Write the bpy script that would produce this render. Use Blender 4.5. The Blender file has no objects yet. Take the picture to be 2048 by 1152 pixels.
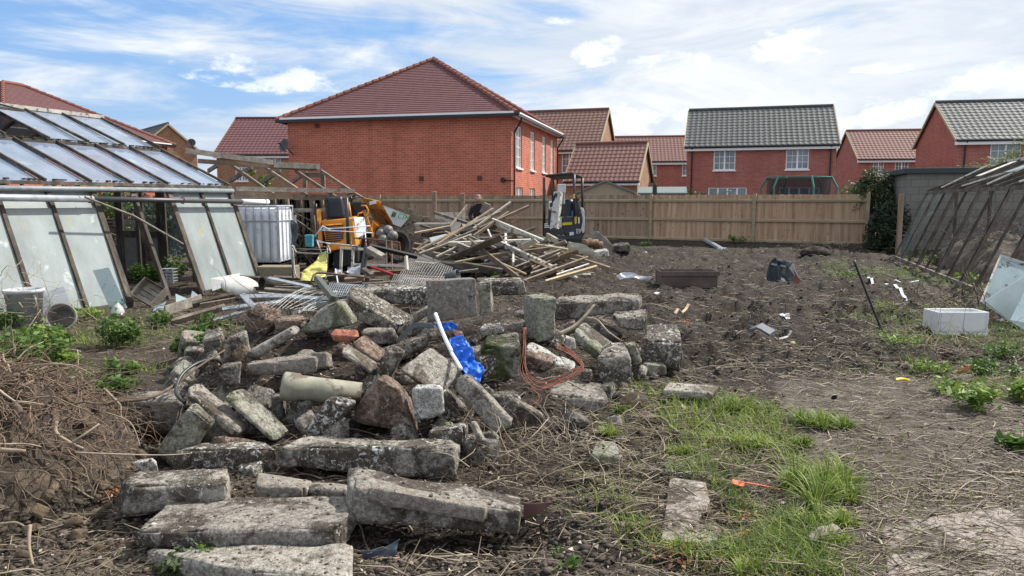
import bpy, bmesh, math, random
import numpy as np
from mathutils import Vector, noise as mnoise
R_ = random.Random(7)
# ---------------------------------------------------------------- camera
F = 1479.0; CAMZ = 1.6; TH = math.atan((576-402)/F)
sc = bpy.context.scene
cd = bpy.data.cameras.new('camera'); cam = bpy.data.objects.new('camera', cd)
sc.collection.objects.link(cam); sc.camera = cam
cam.location = (0, 0, CAMZ); cam.rotation_euler = (math.pi/2-TH, 0, 0)
cd.sensor_width = 36; cd.lens = 36*F/2048; cd.clip_end = 6000; cd.clip_start = 0.05
CT, ST = math.cos(TH), math.sin(TH)
def ray(px, py):
    a = (px-1024)/F; b = (576-py)/F
    return Vector((a, CT+b*ST, -ST+b*CT))
def P(px, py, Y):
    d = ray(px, py); t = Y/d.y
    return Vector((d.x*t, Y, CAMZ+d.z*t))
def G(px, py, z=0.0):
    d = ray(px, py); t = (z-CAMZ)/d.z
    return Vector((d.x*t, d.y*t, z))
# ---------------------------------------------------------------- light
SUN_AZ = math.radians(62)      # from +Y towards +X
SUN_EL = math.radians(47)
EXPO = 0.36
sl = bpy.data.lights.new('sun', 'SUN'); so = bpy.data.objects.new('sun', sl)
sc.collection.objects.link(so)
sl.energy = 5.0; sl.angle = math.radians(1.2); sl.color = (1.0, 0.94, 0.85)
sd = Vector((math.sin(SUN_AZ)*math.cos(SUN_EL), math.cos(SUN_AZ)*math.cos(SUN_EL), math.sin(SUN_EL)))
so.rotation_euler = (-sd).to_track_quat('-Z', 'Y').to_euler(); so.location = (20, 10, 30)
sc.view_settings.view_transform = 'Standard'; sc.view_settings.look = 'None'
sc.view_settings.exposure = EXPO; sc.view_settings.gamma = 1.0

class NT:
    """tiny node-expression helper"""
    def __init__(s, tree): s.t = tree; s.n = tree.nodes; s.l = tree.links
    def node(s, typ, **kw):
        n = s.n.new(typ)
        for k, v in kw.items(): setattr(n, k, v)
        return n
    def put(s, sock, v):
        if hasattr(v, 'node'): s.l.new(v, sock)
        elif v is not None: sock.default_value = v
    def math(s, op, a, b=None, c=None, clamp=False):
        n = s.node('ShaderNodeMath', operation=op, use_clamp=clamp)
        s.put(n.inputs[0], a)
        if b is not None: s.put(n.inputs[1], b)
        if c is not None: s.put(n.inputs[2], c)
        return n.outputs[0]
    def noise(s, vec, scale, detail=4, rough=0.55, dist=0.0):
        n = s.node('ShaderNodeTexNoise'); s.put(n.inputs['Vector'], vec)
        n.inputs['Scale'].default_value = scale; n.inputs['Detail'].default_value = detail
        n.inputs['Roughness'].default_value = rough; n.inputs['Distortion'].default_value = dist
        return n.outputs[0]
    def voro(s, vec, scale, feat='F1'):
        n = s.node('ShaderNodeTexVoronoi', feature=feat); s.put(n.inputs['Vector'], vec)
        n.inputs['Scale'].default_value = scale
        return n.outputs['Distance']
    def smooth(s, v, lo, hi):
        n = s.node('ShaderNodeMapRange', interpolation_type='SMOOTHSTEP'); s.put(n.inputs[0], v)
        s.put(n.inputs[1], lo); s.put(n.inputs[2], hi); return n.outputs[0]
    def ramp(s, v, stops):
        n = s.node('ShaderNodeValToRGB'); s.put(n.inputs[0], v); e = n.color_ramp.elements
        while len(e) < len(stops): e.new(0.5)
        for i, (p, c) in enumerate(stops):
            e[i].position = p; e[i].color = (c[0], c[1], c[2], 1)
        return n.outputs[0]
    def mix(s, f, a, b, bt='MIX'):
        n = s.node('ShaderNodeMix', data_type='RGBA', blend_type=bt); s.put(n.inputs[0], f)
        s.put(n.inputs[6], a if hasattr(a, 'node') else (*a[:3], 1)); s.put(n.inputs[7], b if hasattr(b, 'node') else (*b[:3], 1))
        return n.outputs[2]
    def comb(s, x, y, z):
        n = s.node('ShaderNodeCombineXYZ'); s.put(n.inputs[0], x); s.put(n.inputs[1], y); s.put(n.inputs[2], z); return n.outputs[0]
    def vmul(s, v, sc_):
        n = s.node('ShaderNodeVectorMath', operation='MULTIPLY'); s.put(n.inputs[0], v); n.inputs[1].default_value = sc_; return n.outputs[0]

# ---------------------------------------------------------------- world
W = bpy.data.worlds.new('World'); sc.world = W; W.use_nodes = True
k = NT(W.node_tree); bg = W.node_tree.nodes['Background']
sky = k.node('ShaderNodeTexSky', sky_type='NISHITA', sun_disc=False, sun_elevation=SUN_EL, sun_rotation=SUN_AZ)
sky.air_density = 1.3; sky.dust_density = 0.6; sky.ozone_density = 2.0
tc = k.node('ShaderNodeTexCoord'); sx = k.node('ShaderNodeSeparateXYZ'); k.l.new(tc.outputs['Generated'], sx.inputs[0])
dx, dy, dz = sx.outputs
hyp = k.math('SQRT', k.math('ADD', k.math('MULTIPLY', dx, dx), k.math('MULTIPLY', dy, dy)))
az = k.math('ARCTAN2', dx, dy); el = k.math('DIVIDE', dz, k.math('MAXIMUM', hyp, 0.05))
vv = k.comb(k.math('MULTIPLY', az, 1.6), k.math('MULTIPLY', el, 5.5), 3.7)
n1 = k.noise(vv, 2.1, 7, 0.6, 0.9)
vw = k.comb(k.math('ADD', k.math('MULTIPLY', az, 3.0), k.math('MULTIPLY', el, 2.2)), k.math('MULTIPLY', el, 20.0), 9.1)
n2 = k.noise(vw, 1.3, 6, 0.62, 0.6)
# thicker veil to the right, clear band on the left
side = k.smooth(az, -0.62, 0.30)
veil = k.math('ADD', k.math('MULTIPLY', n1, 0.75), k.math('MULTIPLY', n2, 0.66))
veil = k.math('ADD', veil, k.math('MULTIPLY', side, 0.27))
band = k.math('MULTIPLY', k.smooth(el, 0.24, 0.29), 0.20)
veil = k.math('ADD', veil, band)
low = k.math('MULTIPLY', k.smooth(el, 0.13, 0.03), 0.16)
veil = k.smooth(k.math('ADD', veil, low), 0.63, 0.93)
cumn = k.noise(k.comb(k.math('MULTIPLY', az, 9.0), k.math('MULTIPLY', el, 17.0), 1.3), 1.5, 7, 0.58, 0.15)
def blob(px, py, wx, wy, gain=1.0):
    a0 = math.atan((px-1024)/F); e0 = (402-py)/F*math.cos(a0)
    X = k.math('DIVIDE', k.math('SUBTRACT', az, a0), wx/F); Y = k.math('DIVIDE', k.math('SUBTRACT', el, e0), wy/F)
    d = k.math('SQRT', k.math('ADD', k.math('MULTIPLY', X, X), k.math('MULTIPLY', Y, Y)))
    return k.math('MULTIPLY', k.math('SUBTRACT', 1.0, d, clamp=True), gain)
acc = None
for b in [(480, 140, 130, 42), (585, 165, 120, 40), (1190, 108, 80, 40), (1290, 125, 190, 36), (1570, 105, 130, 44), (1300, 240, 170, 40),
          (1790, 225, 210, 46), (2010, 170, 110, 44), (1130, 60, 60, 20), (840, 190, 70, 22), (1720, 150, 90, 22)]:
    v = blob(*b); acc = v if acc is None else k.math('MAXIMUM', acc, v)
wisp = k.noise(k.comb(k.math('MULTIPLY', az, 16.0), k.math('MULTIPLY', el, 26.0), 6.3), 1.8, 8, 0.68, 0.5)
cu = k.smooth(k.math('ADD', k.math('ADD', k.math('MULTIPLY', acc, 0.75), k.math('MULTIPLY', k.math('SUBTRACT', cumn, 0.5), 2.3)), k.math('MULTIPLY', k.math('SUBTRACT', wisp, 0.5), 0.9)), 0.30, 0.74)
cu = k.math('MULTIPLY', cu, k.smooth(acc, 0.0, 0.12))
cshade = k.smooth(k.noise(k.comb(k.math('MULTIPLY', az, 7.0), k.math('MULTIPLY', el, 13.0), 4.3), 2.2, 5, 0.6), 0.35, 0.7)
veilcol = k.mix(k.smooth(n1, 0.35, 0.7), (4.9, 5.35, 5.9), (6.9, 7.0, 7.05))
blue = k.mix(0.55, sky.outputs[0], (1.15, 2.8, 6.3))
c1 = k.mix(k.math('MULTIPLY', veil, 0.93), blue, veilcol)
c2 = k.mix(k.math('MULTIPLY', cu, 0.88), c1, k.mix(cshade, (6.3, 6.7, 7.2), (9.4, 9.4, 9.3)))
k.l.new(c2, bg.inputs['Color']); bg.inputs['Strength'].default_value = 0.12

# ---------------------------------------------------------------- numpy noise + terrain height
def _h(ix, iy, s):
    n = (ix.astype(np.int64)*374761393 + iy.astype(np.int64)*668265263 + s*982451653) & 0xffffffff
    n = ((n ^ (n >> 13))*1274126177) & 0xffffffff
    return ((n ^ (n >> 16)) & 0xffff)/65535.0
def vn(x, y, s=0):
    ix = np.floor(x); iy = np.floor(y); fx = x-ix; fy = y-iy
    fx = fx*fx*(3-2*fx); fy = fy*fy*(3-2*fy)
    a = _h(ix, iy, s); b = _h(ix+1, iy, s); c = _h(ix, iy+1, s); d = _h(ix+1, iy+1, s)
    return (a*(1-fx)+b*fx)*(1-fy)+(c*(1-fx)+d*fx)*fy
def fbm(x, y, s=0, o=4):
    r = 0; a = 0.5
    for i in range(o):
        r = r+a*vn(x, y, s+i*17); x = x*2.03+5.1; y = y*2.03+1.7; a *= 0.5
    return r
def sst(v, a, b):
    t = np.clip((v-a)/(b-a), 0, 1); return t*t*(3-2*t)
def bump(x, y, cx, cy, rx, ry, ang=0.0):
    c, s = math.cos(ang), math.sin(ang); u = (x-cx)*c+(y-cy)*s; v = -(x-cx)*s+(y-cy)*c
    return np.clip(1-(u/rx)**2-(v/ry)**2, 0, 1)
def pathmask(x, y):      # the old concrete path on the right
    xl = 1.45+(y-3.2)*0.262; xr = xl+1.5
    return sst(x, xl-0.06, xl+0.1)*(1-sst(x, xr+0.1, xr+0.5))*(1-sst(y, 6.2, 7.0))*sst(y, 1.0, 1.5)
def H(x, y):
    x = np.asarray(x, float); y = np.asarray(y, float)
    near = 1-sst(y, 40, 60)
    h = 0.05*(fbm(x*.45, y*.45, 3, 2)-0.4)
    churn = sst(x+0.12*y, 0.2, 2.2)*sst(y, 6.0, 7.5)*(1-sst(y, 22, 26))*(1-sst(x-0.45*y, 0.6, 2.2))
    fine = fbm(x*5.5, y*5.5, 11, 4)-0.47
    rid = 1-np.abs(fbm(x*2.2, y*3.4, 23, 3)-0.45)*4
    h = h+fine*(0.09+0.21*churn)+churn*0.08*np.clip(rid, -1, 1)
    h = h+churn*0.055*np.sin(y*2.6+0.7*x+4*fbm(x*.6, y*.6, 41, 2))*sst(vn(x*.7, y*.7, 44), .3, .6)
    h = h+churn*0.26*(fbm(x*.9, y*1.1, 31, 3)-0.42)
    # rubble mound
    prof = np.interp(y, [4.1, 4.6, 5.3, 6.0, 6.8, 7.4, 8.3], [0, .03, .17, .38, .46, .34, 0])
    fx = sst(x, -0.42*y-0.45, -0.42*y+0.45)*(1-0.65*sst(x, 0.3, 0.7))*(1-sst(x, 0.08*y+0.35, 0.2*y+0.55))
    h = h+prof*fx*(0.8+0.4*fbm(x*2, y*2, 5, 3))
    # soil under the root heap on the left
    h = h+0.42*bump(x, y, -3.03, 4.0, 0.88, 0.92)**0.7*(0.8+0.4*fbm(x*3, y*3, 15, 3))
    # spoil heap behind the dumper and ridge at the fence
    h = h+1.25*bump(x, y, -2.7, 21.3, 2.1, 1.6)**0.8*(0.75+0.5*fbm(x*2, y*2, 77, 3))
    h = h+0.16*sst(y+0.62*x, 29.2, 30.6)*(1-sst(y+0.62*x, 31.2, 32.4))*sst(x, 2.5, 4.5)
    # tracks to the right of the pile
    tr = sst(x, -0.2, 0.3)*(1-sst(x, 1.2, 1.5))*(1-sst(y, 4.8, 5.6))
    h = h+tr*0.035*np.sin((y+0.35*x)*24+3*fbm(x*2, y*2, 51, 2))*(vn(x*3, y*2, 8))
    # a dug hole under the front beam
    h = h-0.16*bump(x, y, -0.25, 3.45, 0.75, 0.28)
    h = h-0.05*bump(x, y, 4.2, 6.9, 3.2, .5)
    pm = pathmask(x, y)
    h = h*(1-0.85*pm)+0.015*pm
    return h*near
def Hs(x, y): return float(H(np.array([x]), np.array([y]))[0])
# ---------------------------------------------------------------- mesh helpers
COL = sc.collection
WL = {}
def tag(o, label=None, cat=None, group=None, kind=None):
    if label: o['label'] = label
    if cat: o['category'] = cat
    if group: o['group'] = group
    if kind: o['kind'] = kind
    return o
def root(name, label, cat, loc, group=None):
    o = bpy.data.objects.new(name, None); COL.objects.link(o); o.location = loc; o.empty_display_size = 0.2
    WL[o] = Vector(loc); return tag(o, label, cat, group)
def autouv(me, V, faces):
    uv = me.uv_layers.new(name='UVMap'); out = np.zeros((len(me.loops), 2), np.float32); li = 0
    for f in faces:
        a = V[f[0]]; b = V[f[1]]; c = V[f[2]]
        n = np.cross(b-a, c-a); L = np.linalg.norm(n)
        if L < 1e-12 and len(f) > 3: n = np.cross(c-a, V[f[3]]-a); L = np.linalg.norm(n)
        n = n/(L+1e-12)
        if abs(n[2]) > 0.97: t = np.array((1., 0, 0)); w = np.array((0, 1., 0))
        else:
            t = np.array((-n[1], n[0], 0)); t = t/np.linalg.norm(t); w = np.cross(n, t)
        m = len(f); q = V[list(f)]
        out[li:li+m, 0] = q@t; out[li:li+m, 1] = q@w; li += m
    uv.data.foreach_set('uv', out.ravel())
class MB:
    def __init__(s): s.v = []; s.f = []; s.m = []; s.cm = 0
    def add(s, vs, fs):
        o = len(s.v); s.v.extend([tuple(p) for p in vs]); s.f.extend([tuple(i+o for i in f) for f in fs]); s.m.extend([s.cm]*len(fs)); return s
    def quad(s, a, b, c, d): return s.add([a, b, c, d], [(0, 1, 2, 3)])
    def tri(s, a, b, c): return s.add([a, b, c], [(0, 1, 2)])
    def hexa(s, p):   # 4 front corners (ccw seen from outside), 4 back corners
        return s.add(p, [(0, 1, 2, 3), (7, 6, 5, 4), (0, 4, 5, 1), (1, 5, 6, 2), (2, 6, 7, 3), (3, 7, 4, 0)])
    def prism(s, pts, ext):
        n = len(pts); ext = Vector(ext); q = [Vector(p)+ext for p in pts]
        return s.add(list(pts)+q, [tuple(range(n)), tuple(range(2*n-1, n-1, -1))]+[(i, n+i, n+(i+1) % n, (i+1) % n) for i in range(n)])
    def box(s, c, d, ax=None):     # centre, dims, axes
        c = Vector(c); X, Y, Z = ax if ax else (Vector((1, 0, 0)), Vector((0, 1, 0)), Vector((0, 0, 1)))
        x, y, z = X*d[0]/2, Y*d[1]/2, Z*d[2]/2
        return s.hexa([c-x-y-z, c+x-y-z, c+x-y+z, c-x-y+z, c-x+y-z, c+x+y-z, c+x+y+z, c-x+y+z])
    def beam(s, a, b, w, h, up=(0, 0, 1)):
        a = Vector(a); b = Vector(b); d = (b-a).normalized(); up = Vector(up)
        if abs(d.dot(up)) > 0.98: up = Vector((0, 1, 0))
        x = d.cross(up).normalized(); z = x.cross(d).normalized()
        return s.box((a+b)/2, (w, (b-a).length, h), (x, d, z))
    def tube(s, pts, r, n=6, cap=True, closed=False):
        pts = [Vector(p) for p in pts]; m = len(pts)
        rr = r if hasattr(r, '__len__') else [r]*m
        o = len(s.v); prev = None; ring = []
        for i, p in enumerate(pts):
            if closed: t = pts[(i+1) % m]-pts[i-1]
            else: t = pts[min(i+1, m-1)]-pts[max(i-1, 0)]
            if t.length < 1e-9: t = Vector((0, 0, 1))
            t.normalize()
            if prev is None:
                prev = t.orthogonal().normalized()
            x = (prev-t*prev.dot(t)); x = x.normalized() if x.length > 1e-6 else t.orthogonal().normalized()
            prev = x; y = t.cross(x)
            for j in range(n):
                a = 2*math.pi*j/n; s.v.append(tuple(p+(x*math.cos(a)+y*math.sin(a))*rr[i]))
        for i in range(m if closed else m-1):
            for j in range(n):
                a = o+i*n+j; b = o+i*n+(j+1) % n; c = o+((i+1) % m)*n+(j+1) % n; d = o+((i+1) % m)*n+j
                s.f.append((a, b, c, d)); s.m.append(s.cm)
        if cap and not closed:
            s.f.append(tuple(o+j for j in range(n-1, -1, -1))); s.f.append(tuple(o+(m-1)*n+j for j in range(n))); s.m.extend([s.cm]*2)
        return s
    def cyl(s, a, b, r, n=16, r2=None): return s.tube([a, b], [r, r if r2 is None else r2], n)
    def lathe(s, c, axis, prof, n=24):   # prof [(radius, height)]
        c = Vector(c); t = Vector(axis).normalized(); x = t.orthogonal().normalized(); y = t.cross(x); o = len(s.v)
        for (r, h) in prof:
            for j in range(n):
                a = 2*math.pi*j/n; s.v.append(tuple(c+t*h+(x*math.cos(a)+y*math.sin(a))*r))
        for i in range(len(prof)-1):
            for j in range(n):
                s.f.append((o+i*n+j, o+i*n+(j+1) % n, o+(i+1)*n+(j+1) % n, o+(i+1)*n+j)); s.m.append(s.cm)
        return s
    def grid(s, fn, nu, nv):
        o = len(s.v)
        for i in range(nu+1):
            for j in range(nv+1): s.v.append(tuple(fn(i/nu, j/nv)))
        for i in range(nu):
            for j in range(nv):
                a = o+i*(nv+1)+j; s.f.append((a, a+nv+1, a+nv+2, a+1)); s.m.append(s.cm)
        return s
    def build(s, name, mat, parent=None, label=None, cat=None, group=None, kind=None, smooth=False, bev=0, origin=None, solid=0):
        V = np.array(s.v, dtype=np.float64).reshape(-1, 3)
        if parent is not None: org = np.array(WL[parent])
        elif origin is not None: org = np.array(origin)
        else:
            lo = V.min(0); hi = V.max(0); org = np.array(((lo[0]+hi[0])/2, (lo[1]+hi[1])/2, lo[2]))
        if parent is None and kind in ('structure', 'stuff') and origin is None: org = np.zeros(3)
        me = bpy.data.meshes.new(name); me.from_pydata((V-org).tolist(), [], s.f)
        autouv(me, V, s.f)
        for m in (mat if isinstance(mat, (list, tuple)) else [mat]): me.materials.append(m)
        if max(s.m, default=0) > 0: me.polygons.foreach_set('material_index', s.m)
        o = bpy.data.objects.new(name, me); COL.objects.link(o)
        if smooth: me.polygons.foreach_set('use_smooth', [True]*len(me.polygons))
        if bev:
            b = o.modifiers.new('b', 'BEVEL'); b.width = bev; b.segments = 2; b.limit_method = 'ANGLE'; b.angle_limit = math.radians(40)
        if solid:
            b = o.modifiers.new('s', 'SOLIDIFY'); b.thickness = solid; b.offset = 0
        if parent is not None: o.parent = parent
        else: o.location = org
        WL[o] = Vector(org); me.update()
        return tag(o, label, cat, group, kind)

# ---------------------------------------------------------------- materials
MATS = {}
def mat(name, stops, scale=6.0, rough=0.85, bump=0.0, bscale=None, coord='Object', stretch=(1, 1, 1), metal=0.0, detail=5, spots=None, tint=None, spec=0.5, jitter=0.0, extra=None):
    """stops: noise colour ramp; spots: [(colour, scale, threshold, softness)] patches on top"""
    m = bpy.data.materials.new(name); m.use_nodes = True; k = NT(m.node_tree); p = m.node_tree.nodes['Principled BSDF']
    tc = k.node('ShaderNodeTexCoord'); v = tc.outputs[coord]
    if jitter:
        oi = k.node('ShaderNodeObjectInfo'); rv = k.math('MULTIPLY', oi.outputs['Random'], 37.0)
        va = k.node('ShaderNodeVectorMath', operation='ADD'); k.l.new(v, va.inputs[0]); k.l.new(k.comb(rv, rv, rv), va.inputs[1]); v = va.outputs[0]
    v0 = v
    if stretch != (1, 1, 1): v = k.vmul(v, stretch)
    if len(stops) == 1: c = None; col = (*stops[0][1], 1)
    else: col = k.ramp(k.noise(v, scale, detail, 0.65), stops)
    if spots:
        for i, (sc_col, ss, th, soft) in enumerate(spots):
            f = k.smooth(k.noise(v0, ss, 5, 0.68, 0.3), th, th+soft); col = k.mix(f, col, sc_col)
    if jitter:
        f = k.math('ADD', k.math('MULTIPLY', oi.outputs['Random'], jitter*2), 1-jitter)
        hs = k.node('ShaderNodeHueSaturation'); k.put(hs.inputs['Value'], f); k.put(hs.inputs['Color'], col); col = hs.outputs[0]
    k.put(p.inputs['Base Color'], col)
    p.inputs['Roughness'].default_value = rough; p.inputs['Metallic'].default_value = metal; p.inputs['Specular IOR Level'].default_value = spec
    if bump:
        b = k.node('ShaderNodeBump'); b.inputs['Strength'].default_value = min(1, bump); b.inputs['Distance'].default_value = 0.02
        k.l.new(k.noise(v, bscale or scale*3, 6, 0.7), b.inputs['Height']); k.l.new(b.outputs[0], p.inputs['Normal'])
    MATS[name] = m; return m
def flat(name, c, rough=0.5, metal=0.0, var=0.12, scale=9, spec=0.5, bump=0):
    a = tuple(x*(1-var) for x in c); b = tuple(min(1, x*(1+var)) for x in c)
    return mat(name, [(0.3, a), (0.7, b)], scale, rough, bump, metal=metal, spec=spec)
def brick(name, c1, c2, mortar, bw=0.225, bh=0.075):
    m = bpy.data.materials.new(name); m.use_nodes = True; k = NT(m.node_tree); p = m.node_tree.nodes['Principled BSDF']
    tc = k.node('ShaderNodeTexCoord'); uv = tc.outputs['UV']
    b = k.node('ShaderNodeTexBrick'); k.l.new(uv, b.inputs['Vector']); b.inputs['Scale'].default_value = 1.0
    b.inputs['Brick Width'].default_value = bw; b.inputs['Row Height'].default_value = bh; b.inputs['Mortar Size'].default_value = 0.0075 if bh < .1 else 0.008
    b.inputs['Mortar Smooth'].default_value = 0.2; b.inputs['Bias'].default_value = -0.1
    b.inputs['Color1'].default_value = (*c1, 1); b.inputs['Color2'].default_value = (*c2, 1); b.inputs['Mortar'].default_value = (*mortar, 1)
    f = k.noise(uv, 0.9, 4, 0.6); col = k.mix(k.smooth(f, 0.3, 0.75), b.outputs[0], k.mix(0.35, b.outputs[0], tuple(x*0.6 for x in c1)))
    st = k.noise(k.vmul(uv, (2.2, .22, 1)), 1.0, 4, .6); col = k.mix(k.math('MULTIPLY', k.smooth(st, .48, .75), .38), col, tuple(x*0.45 for x in c1))
    k.l.new(col, p.inputs['Base Color']); p.inputs['Roughness'].default_value = 0.92; p.inputs['Specular IOR Level'].default_value = 0.25
    bm_ = k.node('ShaderNodeBump'); bm_.inputs['Strength'].default_value = 0.5; bm_.inputs['Distance'].default_value = 0.01
    k.l.new(k.math('SUBTRACT', 1.0, b.outputs['Fac']), bm_.inputs['Height']); k.l.new(bm_.outputs[0], p.inputs['Normal'])
    return m
BR_RED = brick('red_brick', (0.56, 0.165, 0.098), (0.38, 0.11, 0.07), (0.60, 0.38, 0.30), 0.3, 0.1)
BR_RED2 = brick('dark_red_brick', (0.45, 0.135, 0.10), (0.27, 0.085, 0.07), (0.50, 0.34, 0.29))
BR_BUFF = brick('buff_brick', (0.40, 0.24, 0.14), (0.26, 0.13, 0.08), (0.42, 0.33, 0.25))
BR_BLOCK = brick('concrete_block', (0.25, 0.235, 0.21), (0.20, 0.19, 0.17), (0.12, 0.115, 0.105), 0.45, 0.225)
BR_PALE = brick('pale_brick', (0.33, 0.17, 0.10), (0.27, 0.12, 0.08), (0.40, 0.3, 0.24))
T_PURP = mat('plain_tile_plum', [(0.3, (0.105, 0.042, 0.045)), (0.7, (0.155, 0.064, 0.066))], 1.2, 0.75, coord='UV', stretch=(4, 1, 1), spots=[((0.10, 0.04, 0.04), 3.0, 0.55, 0.1)])
T_RED = mat('pantile_red', [(0.3, (0.13, 0.062, 0.052)), (0.7, (0.21, 0.10, 0.085))], 2.2, 0.75, coord='UV', spots=[((0.12, 0.06, 0.05), 5.0, 0.56, 0.1)])
T_BROWN = mat('pantile_brown', [(0.3, (0.12, 0.062, 0.05)), (0.7, (0.19, 0.10, 0.08))], 2.2, 0.75, coord='UV')
T_GREY = mat('pantile_grey', [(0.3, (0.052, 0.060, 0.062)), (0.7, (0.092, 0.103, 0.104))], 1.6, 0.7, coord='UV', spots=[((0.05, 0.052, 0.05), 1.2, 0.52, 0.14)])
HIPC = mat('hip_tile_terracotta', [(0.3, (0.16, 0.062, 0.048)), (0.7, (0.25, 0.10, 0.075))], 2, 0.85)
VERGE = flat('verge_mortar', (0.42, 0.36, 0.24), 0.9)
WHITE = flat('white_upvc', (0.90, 0.90, 0.90), 0.35, var=0.03)
BLACKP = flat('black_plastic', (0.012, 0.012, 0.014), 0.35)
def glassy(name, c, rough=0.06, spots=None):
    return mat(name, [(0.35, tuple(x*0.6 for x in c)), (0.65, tuple(x*1.3 for x in c))], 1.3, rough, spec=0.9, spots=spots)
PANE = glassy('window_pane', (0.17, 0.21, 0.245))
BLIND = flat('window_blind', (0.55, 0.58, 0.6), 0.5)

# ---------------------------------------------------------------- house kit
def vec(a): return Vector(a)
def wallgrid(mb, O, u, W_, Ht, ops, inn, dep=0.09, top=None):
    """vertical wall from O along u with rectangular openings (x0,z0,w,h); inn = inward dir"""
    xs = sorted({0, W_}|{o[0] for o in ops}|{o[0]+o[2] for o in ops}); zs = sorted({0, Ht}|{o[1] for o in ops}|{o[1]+o[3] for o in ops})
    pt = lambda x, z: O+u*x+Vector((0, 0, z))
    for i in range(len(xs)-1):
        for j in range(len(zs)-1):
            cx = (xs[i]+xs[i+1])/2; cz = (zs[j]+zs[j+1])/2
            if any(o[0] < cx < o[0]+o[2] and o[1] < cz < o[1]+o[3] for o in ops): continue
            mb.quad(pt(xs[i], zs[j]), pt(xs[i+1], zs[j]), pt(xs[i+1], zs[j+1]), pt(xs[i], zs[j+1]))
    for (x, z, w, h) in ops:
        a, b, c, d = pt(x, z), pt(x+w, z), pt(x+w, z+h), pt(x, z+h); e = inn*dep
        mb.quad(a, a+e, b+e, b); mb.quad(b, b+e, c+e, c); mb.quad(c, c+e, d+e, d); mb.quad(d, d+e, a+e, a)
def window(par, O, u, inn, op, cols=2, rows=3, lights=2, blind=False, sill=True):
    x, z, w, h = op; X = u; Z = Vector((0, 0, 1)); base = O+u*x+Z*z
    fr = MB(); t = 0.06; d = 0.05; ax = (X, inn, Z); cy = inn*0.075
    fr.box(base+X*w/2+Z*t/2+cy, (w, d, t), ax); fr.box(base+X*w/2+Z*(h-t/2)+cy, (w, d, t), ax)
    fr.box(base+X*t/2+Z*h/2+cy, (t, d, h-2*t), ax); fr.box(base+X*(w-t/2)+Z*h/2+cy, (t, d, h-2*t), ax)
    for i in range(1, lights): fr.box(base+X*(w*i/lights)+Z*h/2+cy, (0.09, d, h-2*t), ax)
    nb = cols*lights
    for i in range(1, nb):
        if i % cols: fr.box(base+X*(t+(w-2*t)*i/nb)+Z*h/2+cy+inn*.004, (0.025, d-.012, h-2*t), ax)
    for j in range(1, rows): fr.box(base+X*w/2+Z*(t+(h-2*t)*j/rows)+cy+inn*.006, (w-2*t, d-.018, 0.025), ax)
    f = fr.build('window', WHITE, par)
    g = MB(); q = inn*0.088; g.quad(base+q+X*t+Z*t, base+q+X*(w-t)+Z*t, base+q+X*(w-t)+Z*(h-t), base+q+X*t+Z*(h-t)); g.build('pane', BLIND if blind else PANE, f)
    if sill:
        s_ = MB(); s_.box(base+X*w/2-Z*0.04-inn*0.03, (w+0.12, 0.1, 0.07), ax); s_.build('sill', WHITE, f)
def pantile(mb, e0, e1, r0, r1, tw=0.3, course=0.34, amp=0.023, plain=False):
    """tiled slope from eave e0->e1 up to ridge r0->r1 (real steps and rolls)"""
    e0, e1, r0, r1 = map(Vector, (e0, e1, r0, r1)); L = ((r0+r1)/2-(e0+e1)/2).length; n = max(2, round(L/course))
    nrm = (e1-e0).cross(r0-e0 if (r0-e0).length > .1 else r1-e0).normalized()
    if nrm.z < 0: nrm = -nrm
    for i in range(n):
        t0, t1 = i/n, (i+1)/n
        a, b = e0.lerp(r0, t0), e1.lerp(r1, t0); c, d = e0.lerp(r0, t1), e1.lerp(r1, t1)
        if plain:
            lift = nrm*0.022
            mb.quad(a+lift, b+lift, d, c); mb.quad(a, b, b+lift, a+lift)
        else:
            w = (b-a).length; m = max(1, round(w/tw)); K = 6; o = len(mb.v); lift = 0.024
            for row, (p, q, l) in enumerate(((a, b, 0.0), (a, b, lift), (c, d, 0.0))):
                for j in range(m*K+1):
                    f = j/(m*K); ph = (f*m) % 1.0; hh = amp*(0.5+0.5*math.cos(2*math.pi*ph))**1.5
                    mb.v.append(tuple(p.lerp(q, f)+nrm*((l+hh) if row else -0.01)))
            nn = m*K+1
            for row in range(2):
                for j in range(nn-1):
                    mb.f.append((o+row*nn+j, o+row*nn+j+1, o+(row+1)*nn+j+1, o+(row+1)*nn+j)); mb.m.append(mb.cm)
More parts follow.
